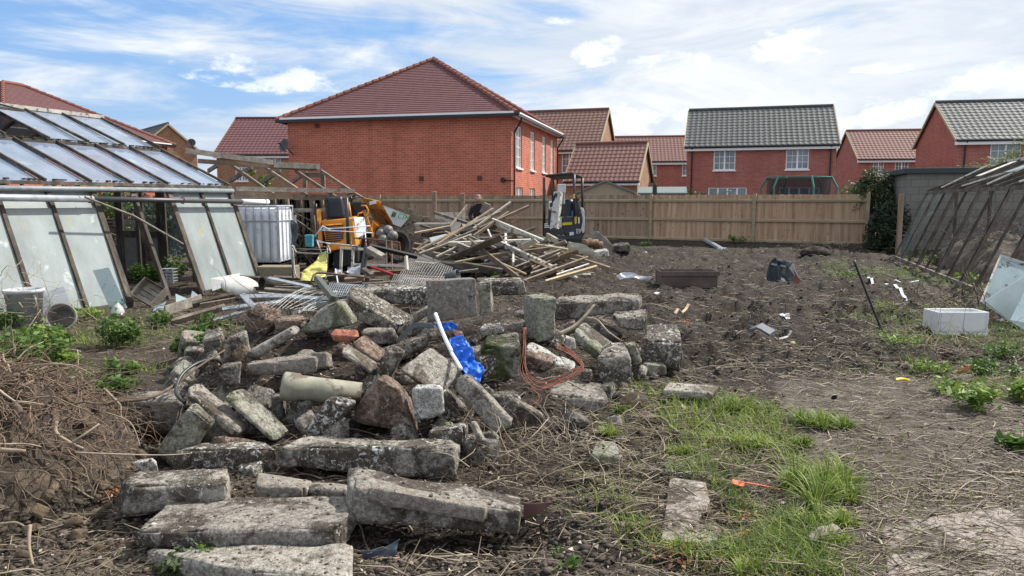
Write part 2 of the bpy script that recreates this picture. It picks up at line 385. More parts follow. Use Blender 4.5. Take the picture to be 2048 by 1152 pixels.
def gable_house(name, label, A, ang, W_, D_, ez, rz, wallm, roofm, fops=(), cat='house', over=0.12, wins=None, pipes=(0.25,), lops=(), gw=None, tile=0.3, verge=True, rops=()):
    """A = front left corner, u along the front, v away; ridge along u"""
    A = Vector((A[0], A[1], 0)); u = Vector((math.cos(ang), math.sin(ang), 0)); v = Vector((-math.sin(ang), math.cos(ang), 0)); Z = Vector((0, 0, 1))
    r = root(name, label, cat, A+u*W_/2+v*D_/2)
    wb = MB(); B = A+u*W_; C_ = B+v*D_; D = A+v*D_
    wallgrid(wb, A, u, W_, ez, list(fops), v)
    wallgrid(wb, B, v, D_, ez, list(rops), -u); wallgrid(wb, C_, -u, W_, ez, [], -v); wallgrid(wb, D, -v, D_, ez, list(lops), u)
    ra = A+v*D_/2+Z*rz; rb = B+v*D_/2+Z*rz
    wb.tri(A+Z*ez, D+Z*ez, ra); wb.tri(B+Z*ez, C_+Z*ez, rb)
    wb.build('wall', wallm, r)
    rf = MB(); sl = (rz-ez)/(D_/2); o = 0.28
    ea = A-v*o-u*over+Z*(ez-sl*o+.06); eb = B-v*o+u*over+Z*(ez-sl*o+.06); rA = ra-u*over+Z*.06; rB = rb+u*over+Z*.06
    pantile(rf, ea, eb, rA, rB, tile)
    fa = D+v*o-u*over+Z*(ez-sl*o+.06); fb = C_+v*o+u*over+Z*(ez-sl*o+.06)
    rf.quad(fb, fa, rA, rB)
    rf.tube([rA+Z*.03, rB+Z*.03], 0.11, 8)
    ro = rf.build('roof', roofm, r)
    if verge:
        for (e_, r__, s_) in ((ea, rA, -1), (eb, rB, 1), (fa, rA, -1), (fb, rB, 1)):
            vg = MB(); vg.beam(e_+u*s_*.03-Z*.05, r__+u*s_*.03-Z*.05, 0.07, 0.13); vg.build('verge', VERGE, ro)
    ft = MB(); ft.box(A+u*W_/2-v*.14+Z*(ez-.31), (W_+2*over, .26, .18), (u, v, Z)); ft.build('fascia', WHITE, r)
    gt = MB(); gt.tube([ea-v*.05-Z*.06, eb-v*.05-Z*.06], 0.065, 8); gt.build('gutter', BLACKP, r)
    for x in pipes:
        pm = MB(); pm.tube([A+u*x-v*.33+Z*(ez-sl*o-.02), A+u*x-v*.07+Z*(ez-.45), A+u*x-v*.07], 0.042, 8); pm.build('downpipe', BLACKP, r)
    for i, op in enumerate(fops):
        kw = (wins or {}).get(i, {}); window(r, A, u, v, op, **kw)
    for i, op in enumerate(rops): window(r, B, v, -u, op)
    for i, op in enumerate(lops): window(r, D, -v, u, op)
    return r
# ---------------------------------------------------------------- ground sheet
def grass_density(x, y):
    """0..1 : where green growth covers the soil"""
    n = fbm(x*1.3, y*1.3, 91, 3)
    g = 1.0*np.clip(bump(x, y, 1.85, 4.5, 0.95, 1.75, -0.15)*1.9, 0, 1)+0.85*bump(x, y, 1.45, 5.5, 1.1, 1.0)+0.85*bump(x, y, 1.4, 3.5, 1.0, .7)
    g = g+1.3*bump(x, y, 6.3, 9.6, 2.4, 2.6)+1.4*bump(x, y, 4.6, 6.7, 1.7, 1.1)+1.0*bump(x, y, 4.2, 5.0, .55, 1.6)+1.8*bump(x, y, 8.2, 15.0, 2.1, 3.6)+1.3*bump(x, y, 4.9, 8.2, 1.2, 1.0)+0.5*bump(x, y, 5.5, 11.0, 2.5, 1.5)+.5*bump(x, y, 4.5, 22, 4, 2.2)
    g = g+1.2*bump(x, y, -4.4, 8.6, 2.6, 2.6)+1.0*bump(x, y, -3.9, 6.5, 1.8, 1.2)+0.6*bump(x, y, -3.0, 11.5, 1.7, 1.6)+.5*bump(x, y, 7.0, 22.7, 3.5, .9)
    g = g+0.35*bump(x, y, 0.8, 4.0, .6, 1.0)
    return np.clip(g*(0.05+4.2*np.clip(n-.31, 0, 1)), 0, 1)*(1-sst(x, .62, .72)*(1-sst(x, 1.07, 1.17))*sst(y, 3.25, 3.4)*(1-sst(y, 3.95, 4.1)))*(1-0.85*pathmask(x, y))
def make_ground():
    ys = [1.5]; 
    while ys[-1] < 47: ys.append(ys[-1]*1.0095)
    while ys[-1] < 4000: ys.append(ys[-1]*1.16)
    ys = np.array(ys)-1.0; S = np.linspace(-1.12, 1.12, 1000)
    Yg, Sg = np.meshgrid(ys, S, indexing='ij'); Xg = Sg*(Yg+1.0)
    Z = H(Xg, Yg); n, m = Xg.shape
    co = np.stack([Xg, Yg, Z], -1).reshape(-1, 3)
    i = np.arange(n-1)[:, None]*m+np.arange(m-1)[None, :]; i = i.ravel()
    fc = np.stack([i, i+1, i+m+1, i+m], -1)
    me = bpy.data.meshes.new('ground'); me.vertices.add(len(co)); me.vertices.foreach_set('co', co.ravel().astype(np.float32))
    me.loops.add(fc.size); me.loops.foreach_set('vertex_index', fc.ravel().astype(np.int32))
    me.polygons.add(len(fc)); me.polygons.foreach_set('loop_start', np.arange(0, fc.size, 4, dtype=np.int32)); me.polygons.foreach_set('loop_total', np.full(len(fc), 4, np.int32))
    me.update(calc_edges=True); me.polygons.foreach_set('use_smooth', np.ones(len(fc), bool))
    x, y = Xg.ravel(), Yg.ravel()
    a = me.color_attributes.new('zone', 'FLOAT_COLOR', 'POINT')
    z = np.zeros((len(x), 4), np.float32); z[:, 3] = 1
    z[:, 0] = grass_density(x, y); z[:, 2] = pathmask(x, y)
    z[:, 1] = sst(x+0.12*y, 0.2, 2.2)*sst(y, 5.6, 7.2)*(1-sst(x-0.45*y, 0.6, 2.2))*(1-.35*sst(y, 9, 16))+2.5*bump(x, y, -2.7, 21.3, 2.3, 1.8)+.8*bump(x, y, -3.2, 3.7, 1.6, 2.0)+.8*bump(x, y, -.7, 5.9, 2.8, 2.2)+0.8*bump(x, y, -0.2, 3.4, 1.2, .7)
    a.data.foreach_set('color', z.ravel())
    o = bpy.data.objects.new('ground', me); COL.objects.link(o); o['kind'] = 'structure'
    mt = bpy.data.materials.new('soil'); mt.use_nodes = True; k = NT(mt.node_tree); p = mt.node_tree.nodes['Principled BSDF']
    v = k.node('ShaderNodeTexCoord').outputs['Object']; at = k.node('ShaderNodeAttribute', attribute_name='zone'); sp = k.node('ShaderNodeSeparateColor'); k.l.new(at.outputs['Color'], sp.inputs[0])
    gr, ch, pa = sp.outputs
    big = k.noise(v, 0.8, 5, 0.6); med = k.noise(v, 7, 6, 0.7); fin = k.noise(v, 42, 5, 0.75)
    dry = k.ramp(fin, [(0.34, (0.020, 0.0145, 0.011)), (0.54, (0.062, 0.046, 0.035)), (0.71, (0.185, 0.145, 0.11))])
    wet = k.ramp(fin, [(0.35, (0.009, 0.0066, 0.005)), (0.55, (0.030, 0.022, 0.0165)), (0.73, (0.108, 0.085, 0.066))])
    col = k.mix(k.smooth(k.math('ADD', k.math('ADD', k.math('MULTIPLY', ch, 0.75), k.math('MULTIPLY', k.math('SUBTRACT', big, 0.42), 1.1)), k.math('MULTIPLY', k.math('SUBTRACT', med, 0.5), 1.4)), 0.12, 0.6), dry, wet)
    moss = k.ramp(fin, [(0.3, (0.03, 0.045, 0.012)), (0.7, (0.10, 0.135, 0.035))])
    gf = k.smooth(k.math('ADD', k.math('MULTIPLY', gr, 0.5), k.math('MULTIPLY', k.math('SUBTRACT', med, 0.5), 1.3)), 0.25, 0.65)
    col = k.mix(k.math('MULTIPLY', gf, 0.75), col, moss)
    fs = k.vmul(v, (1, 3.2, 1)); straw = k.smooth(k.voro(fs, 26, 'DISTANCE_TO_EDGE'), 0.05, 0.02)
    straw = k.math('MULTIPLY', straw, k.smooth(med, 0.45, 0.6))
    col = k.mix(k.math('MULTIPLY', straw, 0.5), col, (0.30, 0.245, 0.17))
    conc = k.ramp(k.noise(v, 3.5, 7, 0.7), [(0.34, (0.06, 0.047, 0.038)), (0.5, (0.135, 0.112, 0.094)), (0.68, (0.21, 0.182, 0.158))])
    pf = k.math('MULTIPLY', k.smooth(k.math('ADD', k.math('MULTIPLY', pa, 0.6), k.math('MULTIPLY', k.math('SUBTRACT', k.noise(v, 1.7, 6, 0.65), 0.5), 1.8)), 0.34, 0.52), pa)
    col = k.mix(pf, col, conc)
    k.l.new(col, p.inputs['Base Color']); p.inputs['Roughness'].default_value = 0.9; p.inputs['Specular IOR Level'].default_value = 0.35
    b = k.node('ShaderNodeBump'); b.inputs['Strength'].default_value = 0.9; b.inputs['Distance'].default_value = 0.06
    k.l.new(k.math('ADD', k.noise(v, 18, 6, 0.72), k.math('MULTIPLY', fin, 0.35)), b.inputs['Height']); k.l.new(b.outputs[0], p.inputs['Normal'])
    me.materials.append(mt)
make_ground()
# fan apex lies behind the camera; this apron carries the ground on behind it
ab = MB(); ab.quad((-400, -400, -0.03), (400, -400, -0.03), (400, 0.5, -0.03), (-400, 0.5, -0.03)); ab.build('ground', bpy.data.materials['soil'], kind='structure')

# ---------------------------------------------------------------- houses
def hip_house(label, A, ang, W_, D_, ez, rz, rl=0.5, rops=(), vents=(), pipe=True):
    A = Vector((A[0], A[1], 0)); u = Vector((math.cos(ang), math.sin(ang), 0)); v = Vector((-math.sin(ang), math.cos(ang), 0)); Z = Vector((0, 0, 1))
    r = root('brick_house', label, 'house', A+u*W_/2+v*D_/2); B = A+u*W_; C_ = B+v*D_; D = A+v*D_
    wb = MB(); wallgrid(wb, A, u, W_, ez, [], v); wallgrid(wb, B, v, D_, ez, list(rops), -u); wallgrid(wb, C_, -u, W_, ez, [], -v); wallgrid(wb, D, -v, D_, ez, [], u)
    wb.build('wall', BR_RED, r)
    o = 0.38; s = (rz-ez)/(D_/2); ze = ez-s*o*0.6+.05
    a = A-u*o-v*o+Z*ze; b = B+u*o-v*o+Z*ze; c = C_+u*o+v*o+Z*ze; d = D-u*o+v*o+Z*ze
    cen = A+u*W_/2+v*D_/2+Z*rz; p = cen-v*rl/2; q = cen+v*rl/2
    rf = MB()
    pantile(rf, a, b, p, p+u*.001, 0.3, 0.21, plain=True); pantile(rf, b, c, p, q, 0.3, 0.21, plain=True)
    pantile(rf, c, d, q, q-u*.001, 0.3, 0.21, plain=True); pantile(rf, d, a, q, p, 0.3, 0.21, plain=True)
    ro = rf.build('roof', T_PURP, r)
    hb = MB()
    for e in (a, b, c, d):
        t_ = p if e in (a, b) else q; n = 22
        for i in range(n):
            x0 = e.lerp(t_, i/n)+Z*.05; x1 = e.lerp(t_, (i+1.06)/n)+Z*.03; hb.tube([x0, x1], [0.135, 0.11], 8)
    hb.tube([p+Z*.05, q+Z*.05], .13, 8); hb.build('hip_tiles', HIPC, ro)
    sf = MB(); sf.box(A+u*W_/2-v*.2+Z*(ez-.06), (W_+.7, .35, .2), (u, v, Z)); sf.box(B+v*D_/2+u*.2+Z*(ez-.062), (.35, D_+.02, .2), (u, v, Z)); sf.build('fascia', WHITE, r)
    gt = MB()
    for (x, y) in ((a, b), (b, c), (c, d), (d, a)): gt.beam(x-Z*.03, y-Z*.03, 0.13, 0.13)
    gt.build('gutter', BLACKP, r)
    if pipe:
        for t in (0.25, D_-.3):
            pm = MB(); e = B+v*t; pm.tube([e+u*.42+Z*(ze-.1), e+u*.40+Z*(ze-.25), e+u*.08+Z*(ze-.75), e+u*.08], .045, 8); pm.build('downpipe', BLACKP, r)
    for op in rops: window(r, B, v, -u, op, cols=1 if op[2] < .9 else 2, rows=4, lights=2)
    for (x, z) in vents:
        vb = MB(); vb.box(A+u*x-v*.01+Z*z, (.22, .05, .2), (u, v, Z)); vb.build('air_brick', flat('vent_brown', (0.10, 0.035, 0.03), 0.7), r)
    return r, A, u, v, B
D14 = math.radians(-14)
mh, mA, mu, mv, mB = hip_house('large red brick house with a plum hipped roof and blank front wall behind the fence', (-10.95, 36.75), D14, 11.25, 11.3, 5.55, 9.08,
    rops=((0.95, 3.15, 1.15, 1.95), (4.0, 3.15, 1.05, 1.95), (6.9, 3.15, 1.05, 1.95), (9.3, 3.15, .95, 1.95), (1.0, 0.3, 1.3, 1.95), (3.8, .3, 1.3, 1.95), (6.9, .3, 1.1, 1.95)),
    vents=((1.6, 5.2), (6.9, 2.65), (9.75, 2.65)))
cm_ = MB(); q = mB-mu*.35-mv*.12+Vector((0, 0, 2.55)); cm_.lathe(q, -mv, [(0, .1), (.09, .1), (.12, 0.05), (.1, -.1), (0, -.1)], 12); cm_.tube([q, q+mu*.5+Vector((0, 0, -.05))], .03, 6); cm_.build('security_camera', BLACKP, mh)
hip_house('red brick house with plum hipped roof rising behind the left greenhouse', (-38.6, 42.9), D14, 12, 12.5, 5.5, 8.85, rl=1.4, pipe=False)
gh = gable_house
r10 = math.radians
gh('brick_house', 'buff brick house with steep plum roof left of the large hipped house', (-20.9, 53), r10(-2), 11, 8, 5.0, 7.72, BR_BUFF, T_PURP, fops=((3.75, 4.15, .85, .6), (1.3, 3.0, .9, 1.0)), wins={0: dict(rows=1, cols=1)}, pipes=(), tile=.3)
gh('brick_house', 'small buff gabled house with grey roof and a satellite dish, far left', (-29.8-9*.64, 60+9*.77), r10(-50), 9, 4.4, 5.9, 7.8, BR_BUFF, T_GREY, pipes=())
gh('brick_house', 'buff gabled house with brown pantiles peeping over the hipped house', (-1.1, 51.1), r10(-17), 7, 7, 5.1, 7.85, BR_BUFF, T_BROWN, fops=((4.6, 3.45, 1.0, 1.4),), pipes=())
gh('brick_garage', 'buff brick garage with a red brown pantile roof behind the excavator', (3.1, 42), r10(-19), 3.95, 5.0, 2.85, 4.86, BR_BUFF, T_RED, cat='garage', pipes=(), tile=.26)
gh('brick_house', 'far red brick house under brown red pantiles between garage and grey roofed house', (8.2, 63), r10(-8), 9, 7, 5.0, 7.12, BR_RED2, T_RED, fops=((2.95, 3.7, 0.95, 1.15), (6.0, 3.7, 1.0, 1.15)), pipes=())
gh('brick_house', 'red brick house with grey green pantiles and two upstairs windows behind the fence', (10.5, 45), r10(-16), 8.3, 6.6, 4.95, 7.26, BR_RED2, T_GREY,
   fops=((1.55, 3.42, 1.25, 1.2), (5.6, 3.42, 1.25, 1.2), (1.3, .15, 2.2, 2.25), (5.3, .15, 2.2, 2.25)), wins={0: dict(blind=False), 2: dict(rows=1, lights=4, cols=1), 3: dict(rows=1, lights=4, cols=1)}, pipes=(0.3, 8.0))
gh('brick_house', 'distant red gabled house with pale red pantiles between two grey roofed houses', (27.3, 59), r10(-9), 9, 7, 5.0, 7.3, BR_RED2, T_RED, fops=((1.1, 3.55, .8, 1.15), (2.7, 3.55, 1.0, 1.15)), pipes=())
gh('brick_house', 'red brick gabled house with dark grey pantiles at the right edge', (24.05, 40.6), r10(-12), 10, 6.9, 5.0, 7.22, BR_RED2, T_GREY, fops=((1.65, 3.45, 1.5, 1.25),), pipes=(0.4,))
# satellite dishes
def dish(p, r_, d, label):
    t = root('satellite_dish', label, 'satellite dish', p); d = Vector(d).normalized()
    b = MB(); b.lathe(Vector(p), d, [(0, 0), (r_*.5, .02), (r_, .1), (r_*1.02, .1), (r_*.5, .0), (0, -.02)], 20); b.build('reflector', flat('dish_grey', (0.05, 0.05, 0.055), .5), t, smooth=True)
    a = MB(); a.tube([Vector(p)+Vector((0, 0, -r_*.9)), Vector(p)+d*r_*1.1], .018, 6); a.box(Vector(p)+d*r_*1.15, (.08, .08, .08)); a.tube([Vector(p), Vector(p)-d*.3+Vector((0.15, 0, -.35))], .03, 6); a.build('arm', BLACKP, t)
dish(P(571, 292, 36.2), .32, (-.55, -.8, .25), 'dark satellite dish on the corner of the large hipped house')
dish(P(383, 286, 60), .32, (.3, -.9, .3), 'small satellite dish on the small grey roofed house')

# ---------------------------------------------------------------- garden structures behind the fence
FELT = flat('roofing_felt', (0.16, 0.19, 0.19), .8); SHEDW = flat('shed_timber', (0.33, 0.27, 0.20), .8, bump=.3)
def shed(label, c, w, d, ez, rz, ang, ridge_x=False):
    c = Vector(c); u = Vector((math.cos(ang), math.sin(ang), 0)); v = Vector((-math.sin(ang), math.cos(ang), 0)); Z = Vector((0, 0, 1)); t = root('garden_shed', label, 'shed', c)
    b = MB(); A, B, C_, D = c-u*w/2-v*d/2, c+u*w/2-v*d/2, c+u*w/2+v*d/2, c-u*w/2+v*d/2
    n = 9
    for i in range(n):     # shiplap boards
        z0, z1 = ez*i/n, ez*(i+1)/n
        for (p, q, o) in ((A, B, -v), (B, C_, u), (D, A, -u)): b.quad(p+Z*z0+o*.02, q+Z*z0+o*.02, q+Z*z1, p+Z*z1)
    rf = MB()
    if ridge_x:
        m1, m2 = (A+D)/2, (B+C_)/2; b.tri(A+Z*ez, m1+Z*rz, D+Z*ez); b.tri(B+Z*ez, C_+Z*ez, m2+Z*rz)
        for s_, (e1, e2) in ((-1, (A, B)), (1, (D, C_))): rf.prism([e1-u*.12+v*s_*.12+Z*(ez-.04), e2+u*.12+v*s_*.12+Z*(ez-.04), m2+u*.12+Z*rz, m1-u*.12+Z*rz], (0, 0, .07))
    else:
        m1, m2 = (A+B)/2, (D+C_)/2; b.tri(A+Z*ez, B+Z*ez, m1+Z*rz)
        for s_, (e1, e2) in ((-1, (A, D)), (1, (B, C_))): rf.prism([e1+u*s_*.12-v*.12+Z*(ez-.04), m1-v*.12+Z*rz, m2+v*.12+Z*rz, e2+u*s_*.12+v*.12+Z*(ez-.04)], (0, 0, .07))
    b.build('wall', SHEDW, t); rf.build('roof', FELT, t)
shed('pale timber garden shed with a grey felt gable roof beside the brick garage', (4.35, 34.2, 0), 2.4, 2.6, 1.95, 2.45, r10(-10))
shed('low shed with a grey felt roof right of the folded parasol', (7.1, 35.3, 0), 2.0, 1.6, 1.95, 2.2, r10(-10), True)
b = MB(); c = P(1309, 402, 32.5); c.z = 0
b.lathe(c, (0, 0, 1), [(0.03, 0), (.03, .9), (.16, .95), (.15, 1.4), (.10, 2.0), (.09, 2.3), (.03, 2.42), (0, 2.43)], 14); b.build('folded_parasol', BLACKP, label='closed black parasol standing behind the fence by the low shed', cat='parasol')
tr = root('trampoline', 'black netted trampoline with green poles behind the fence', 'trampoline', (13.3, 33.5, 0))
GREENP = flat('green_foam', (0.06, 0.20, 0.16), .6); c = Vector((12.85, 33.5, 0)); rad = 1.35
nb = MB(); NETM = bpy.data.materials.new('safety_net'); NETM.use_nodes = True; k = NT(NETM.node_tree); pr = NETM.node_tree.nodes['Principled BSDF']
pr.inputs['Base Color'].default_value = (.015, .015, .018, 1); pr.inputs['Alpha'].default_value = .62; pr.inputs['Roughness'].default_value = .8
nb.grid(lambda a, h: c+Vector((math.cos(a*6.283)*rad, math.sin(a*6.283)*rad, 0.75+1.9*h-0.12*math.sin(h*3.14)*math.cos(a*6.283*3)**2)), 48, 4); nb.build('net', NETM, tr)
nb = MB(); nb.tube([c+Vector((math.cos(a*math.pi/16)*rad*1.05, math.sin(a*math.pi/16)*rad*1.05, .75)) for a in range(32)], .04, 6, closed=True); nb.tube([c+Vector((math.cos(a*math.pi/16)*rad, math.sin(a*math.pi/16)*rad, 2.65)) for a in range(32)], .025, 5, closed=True); nb.build('frame', GREENP, tr)
for i in range(6):
    a = i*math.pi/3-.5; e = Vector((math.cos(a), math.sin(a), 0)); nb = MB(); nb.tube([c+e*(rad*1.12), c+e*(rad*1.2)+Vector((0, 0, 2.2)), c+e*rad+Vector((0, 0, 2.68))], .045, 6); nb.build('pole', GREENP, tr)

# ---------------------------------------------------------------- close-board fence
WOODN = mat('fence_timber', [(0.3, (0.30, 0.19, 0.12)), (0.5, (0.46, 0.31, 0.20)), (0.68, (0.58, 0.42, 0.28))], 8.5, .85, .3, coord='Object', stretch=(1, 1, .05), detail=3, spots=[((0.11, 0.065, 0.04), 7.5, .63, .04)])
WOODG = mat('weathered_fence_timber', [(0.3, (0.19, 0.13, 0.09)), (0.5, (0.32, 0.225, 0.155)), (0.68, (0.45, 0.33, 0.235))], 8.5, .85, .3, stretch=(1, 1, .05), detail=3, spots=[((0.07, 0.05, 0.035), 7.5, .62, .04)])
RAILM = mat('treated_rail', [(0.3, (0.25, 0.195, 0.12)), (0.7, (0.42, 0.33, 0.215))], 4, .85, stretch=(.3, .3, 1))
fr = root('timber_fence', 'long close boarded timber fence along the back of the plot', 'fence', (4.2, 28.8, 0))
pts = [P(1737, 402, 24.2), P(1510, 402, 25.9), P(1303, 402, 27.9), P(1110, 402, 29.4), P(925, 402, 30.2), P(760, 402, 31.0), P(590, 402, 32.0), P(430, 402, 33)]
for i in range(len(pts)-1):
    a, b_ = Vector((pts[i].x, pts[i].y, 0)), Vector((pts[i+1].x, pts[i+1].y, 0)); d = (b_-a); L = d.length; d.normalize(); nrm = Vector((d.y, -d.x, 0))
    if nrm.y > 0: nrm = -nrm
    mb = MB(); n = int(L/.118); Z = Vector((0, 0, 1)); wv = [R_.uniform(-.008, .008) for _ in range(n)]
    for j in range(n):
        p = a+d*(L*(j+.5)/n); w = L/n+.012; tt = .02 if j % 2 else 0
        x = d*math.cos(.2)+nrm*math.sin(.2); y = Vector((-x.y, x.x, 0))
        mb.box(p+Z*(.93+wv[j])+nrm*(.008*(j % 2)), (w, .014, 1.78), (x, y, Z))
    pm = WOODN if i < 2 else WOODG
    mb.build('board_panel', pm, fr)
    for z in (.22, .93, 1.62):
        rb = MB(); q = nrm*.045; rb.prism([a+q+Z*(z-.05)-nrm*.03, a+q+Z*(z-.045)+nrm*.03, a+q+Z*(z+.02)+nrm*.03, a+q+Z*(z+.05)-nrm*.03], b_-a); rb.build('rail', RAILM, fr)
    pb = MB(); pb.box(a+nrm*.06+Z*.93, (.11, .11, 1.86), (d, nrm, Z)); pb.build('post', RAILM, fr)
for (px, top, D_, lb) in ((868, 383, 24.5, 'grey timber post standing taller than the fence, left of the man'), (925, 386, 25.5, 'darker timber post taller than the fence just left of the man')):
    p = P(px, top, D_); b = MB(); b.hexa([p+Vector(q) for q in ((-.07, -.05, -p.z), (.07, -.05, -p.z), (.07, -.05, 0), (-.07, -.05, -.02), (-.07, .05, -p.z), (.07, .05, -p.z), (.07, .05, 0.01), (-.07, .05, -.01))]); b.build('timber_post', WOODG, label=lb, cat='post', bev=.006)
# ---------------------------------------------------------------- block garage on the right
bg_ = root('block_garage', 'grey concrete block garage with flat dark green fascia roof', 'garage', (14, 24, 0))
A = P(1812, 402, 22.6); A.z = 0; ang = r10(-17); u = Vector((math.cos(ang), math.sin(ang), 0)); v = Vector((-math.sin(ang), math.cos(ang), 0)); Z = Vector((0, 0, 1))
wb = MB(); wallgrid(wb, A, u, 4.5, 2.42, [], v); wallgrid(wb, A+u*4.5, v, 3.4, 2.42, [], -u); wallgrid(wb, A+u*4.5+v*3.4, -u, 4.5, 2.42, [], -v); wallgrid(wb, A+v*3.4, -v, 3.4, 2.42, [], u); wb.build('wall', BR_BLOCK, bg_)
rb = MB(); rb.box(A+u*2.25+v*1.7+Z*2.5, (4.75, 3.65, .16), (u, v, Z)); rb.build('roof', flat('green_grey_fascia', (0.035, 0.05, 0.052), .6), bg_, bev=.01)
pb = MB(); p = P(1803, 388, 22.0); pb.box(Vector((p.x, p.y, p.z/2)), (.13, .1, p.z)); pb.build('timber_post', WOODG, label='brown timber post beside the block garage corner', cat='post', bev=.008)
# ---------------------------------------------------------------- materials for the yard
OLDW = mat('weathered_wood', [(0.3, (0.07, 0.056, 0.045)), (0.5, (0.14, 0.115, 0.092)), (0.7, (0.26, 0.225, 0.19))], 5, .9, .5, stretch=(1, 1, .3), jitter=.25)
DARKW = mat('dark_wood', [(0.3, (0.03, 0.025, 0.02)), (0.5, (0.075, 0.062, 0.05)), (0.72, (0.17, 0.145, 0.12))], 6, .9, .5, stretch=(1, 1, .4), jitter=.2)
PALEW = mat('fresh_cut_wood', [(0.3, (0.30, 0.22, 0.13)), (0.7, (0.52, 0.41, 0.26))], 5, .8, .3, jitter=.2)
BROWNW = mat('brown_board', [(0.3, (0.12, 0.088, 0.063)), (0.7, (0.27, 0.205, 0.15))], 5, .85, .4, jitter=.2)
GREYW = mat('grey_plank', [(0.3, (0.15, 0.135, 0.115)), (0.5, (0.24, 0.215, 0.185)), (0.7, (0.36, 0.33, 0.28))], 6, .9, .5, jitter=.3, spots=[((0.08, 0.06, 0.045), 4, .58, .1)])
WPAINT = mat('flaking_white_paint', [(0.3, (0.42, 0.40, 0.35)), (0.6, (0.62, 0.60, 0.54))], 4, .75, .3, spots=[((0.17, 0.13, 0.10), 9, .56, .05)], jitter=.15)
METAL = mat('galvanised_metal', [(0.3, (0.30, 0.33, 0.36)), (0.7, (0.48, 0.52, 0.56))], 8, .45, metal=.55, jitter=.15, spots=[((0.20, 0.16, 0.13), 7, .62, .08)])
RUST = mat('rusty_steel', [(0.3, (0.07, 0.035, 0.022)), (0.6, (0.15, 0.085, 0.06)), (0.75, (0.24, 0.2, 0.17))], 12, .85, .3, jitter=.2)
WPLAST = mat('dirty_white_plastic', [(0.3, (0.70, 0.73, 0.80)), (0.6, (0.86, 0.89, 0.96))], 4, .45, spots=[((0.36, 0.33, 0.25), 6, .60, .15)])
def glassmat(name, col, alpha, rough, spots=None, scale=2.0, lo=.7, em=None):
    m = mat(name, [(0.3, tuple(c*lo for c in col)), (0.7, col)], scale, rough, stretch=(1, 1, .35), spots=spots, spec=.6)
    p = m.node_tree.nodes['Principled BSDF']; k = NT(m.node_tree)
    tc = k.node('ShaderNodeTexCoord'); n = k.noise(k.vmul(tc.outputs['Object'], (1, 1, .5)), 1.7, 5, .65)
    n2 = k.math('MULTIPLY_ADD', k.smooth(n, .3, .7), .25, alpha-.12, clamp=True); k.l.new(n2, p.inputs['Alpha'])
    return m
GL_WALL = glassmat('limewashed_glass', (0.36, 0.41, 0.41), .90, .22, spots=[((0.36, 0.35, 0.24), 2.2, .6, .1), ((0.52, 0.56, 0.56), 3.1, .60, .10)])
GL_ROOF = glassmat('hazy_roof_glass', (0.24, 0.31, 0.42), .80, .10, [((.45, .50, .55), 1.6, .56, .2)])
GL_CLEAR = glassmat('thin_green_glass', (0.36, 0.44, 0.42), .16, .08)
GL_LOOSE = glassmat('loose_glass_sheet', (0.42, 0.54, 0.58), .66, .12, spots=[((.09, .10, .08), 3.4, .54, .08)], lo=.8)

def fam(d):      # horizontal frame of a direction
    d = Vector(d); d.z = 0; d.normalize(); return d
# ---------------------------------------------------------------- left greenhouse
g = Vector((.36, .933, 0)); pr = Vector((.933, -.36, 0)); E0 = Vector((-5.40, 14.2, 0)); Z = Vector((0, 0, 1)); BAY = .74; NB = 9
def LG(s, w, z): return E0-g*s-pr*w+Z*z      # w>0 inwards
lg = root('greenhouse', 'old glazed greenhouse with sloping whitewashed sides and doorway gap on the left', 'greenhouse', LG(3, 1.5, 0))
def glz(name, mt, pts, par=None, th=.004):
    b = MB(); a, b_, c, d = [Vector(q) for q in pts]; n = (b_-a).cross(d-a).normalized()*th; b.prism([a, b_, c, d], n); return b.build(name, mt, par or lg)
RZ = 3.25; MW = 1.62; mz = 1.85+(RZ-1.85)*MW/3.2
for i in range(NB):
    s0, s1 = i*BAY+.012, (i+1)*BAY-.012
    if i not in (2, 3):
        glz('wall_pane', GL_WALL, (LG(s0, -.66, .06), LG(s1, -.66, .06), LG(s1, -.14, 1.50), LG(s0, -.14, 1.50)))
        glz('wall_pane', GL_WALL, (LG(s0, -.13, 1.47), LG(s1, -.13, 1.47), LG(s1, 0.01, 1.80), LG(s0, 0.01, 1.80)))
    glz('roof_pane', GL_ROOF, (LG(s0, 0, 1.87), LG(s1, 0, 1.87), LG(s1, MW-.03, mz), LG(s0, MW-.03, mz)))
    if i != 3: glz('roof_pane', GL_ROOF, (LG(s0, MW+.05, mz+.05), LG(s1, MW+.05, mz+.05), LG(s1, 3.15, RZ), LG(s0, 3.15, RZ)))
    glz('roof_pane', GL_ROOF, (LG(s0, 3.25, RZ), LG(s1, 3.25, RZ), LG(s1, 6.4, 1.87), LG(s0, 6.4, 1.87)))
    if i > 4: glz('wall_pane', GL_WALL, (LG(s0, 7.05, .06), LG(s1, 7.05, .06), LG(s1, 6.4, 1.8), LG(s0, 6.4, 1.8)))
for i in range(NB+1):
    s = i*BAY; b = MB(); w = .06 if i not in (0, 2, 4) else .095
    b.beam(LG(s, -.70, 0), LG(s, -.01, 1.82), w, .06, up=-pr); b.build('glazing_bar', DARKW, lg)
    b = MB(); b.beam(LG(s, -.03, 1.90), LG(s, MW, mz+.05), .034, .045); b.build('rafter', DARKW, lg)
    b = MB(); b.beam(LG(s+.12*(i > 0), MW, mz+.09), LG(s+.12*(i > 0), 3.2, RZ+.04), .034, .045); b.build('rafter', DARKW, lg)
    b = MB(); b.beam(LG(s, 3.2, RZ+.02), LG(s, 6.4, 1.9), .045, .06); b.beam(LG(s, 6.41, 1.85), LG(s, 7.1, 0), .05, .05, up=pr); b.build('rear_rafter', DARKW, lg)
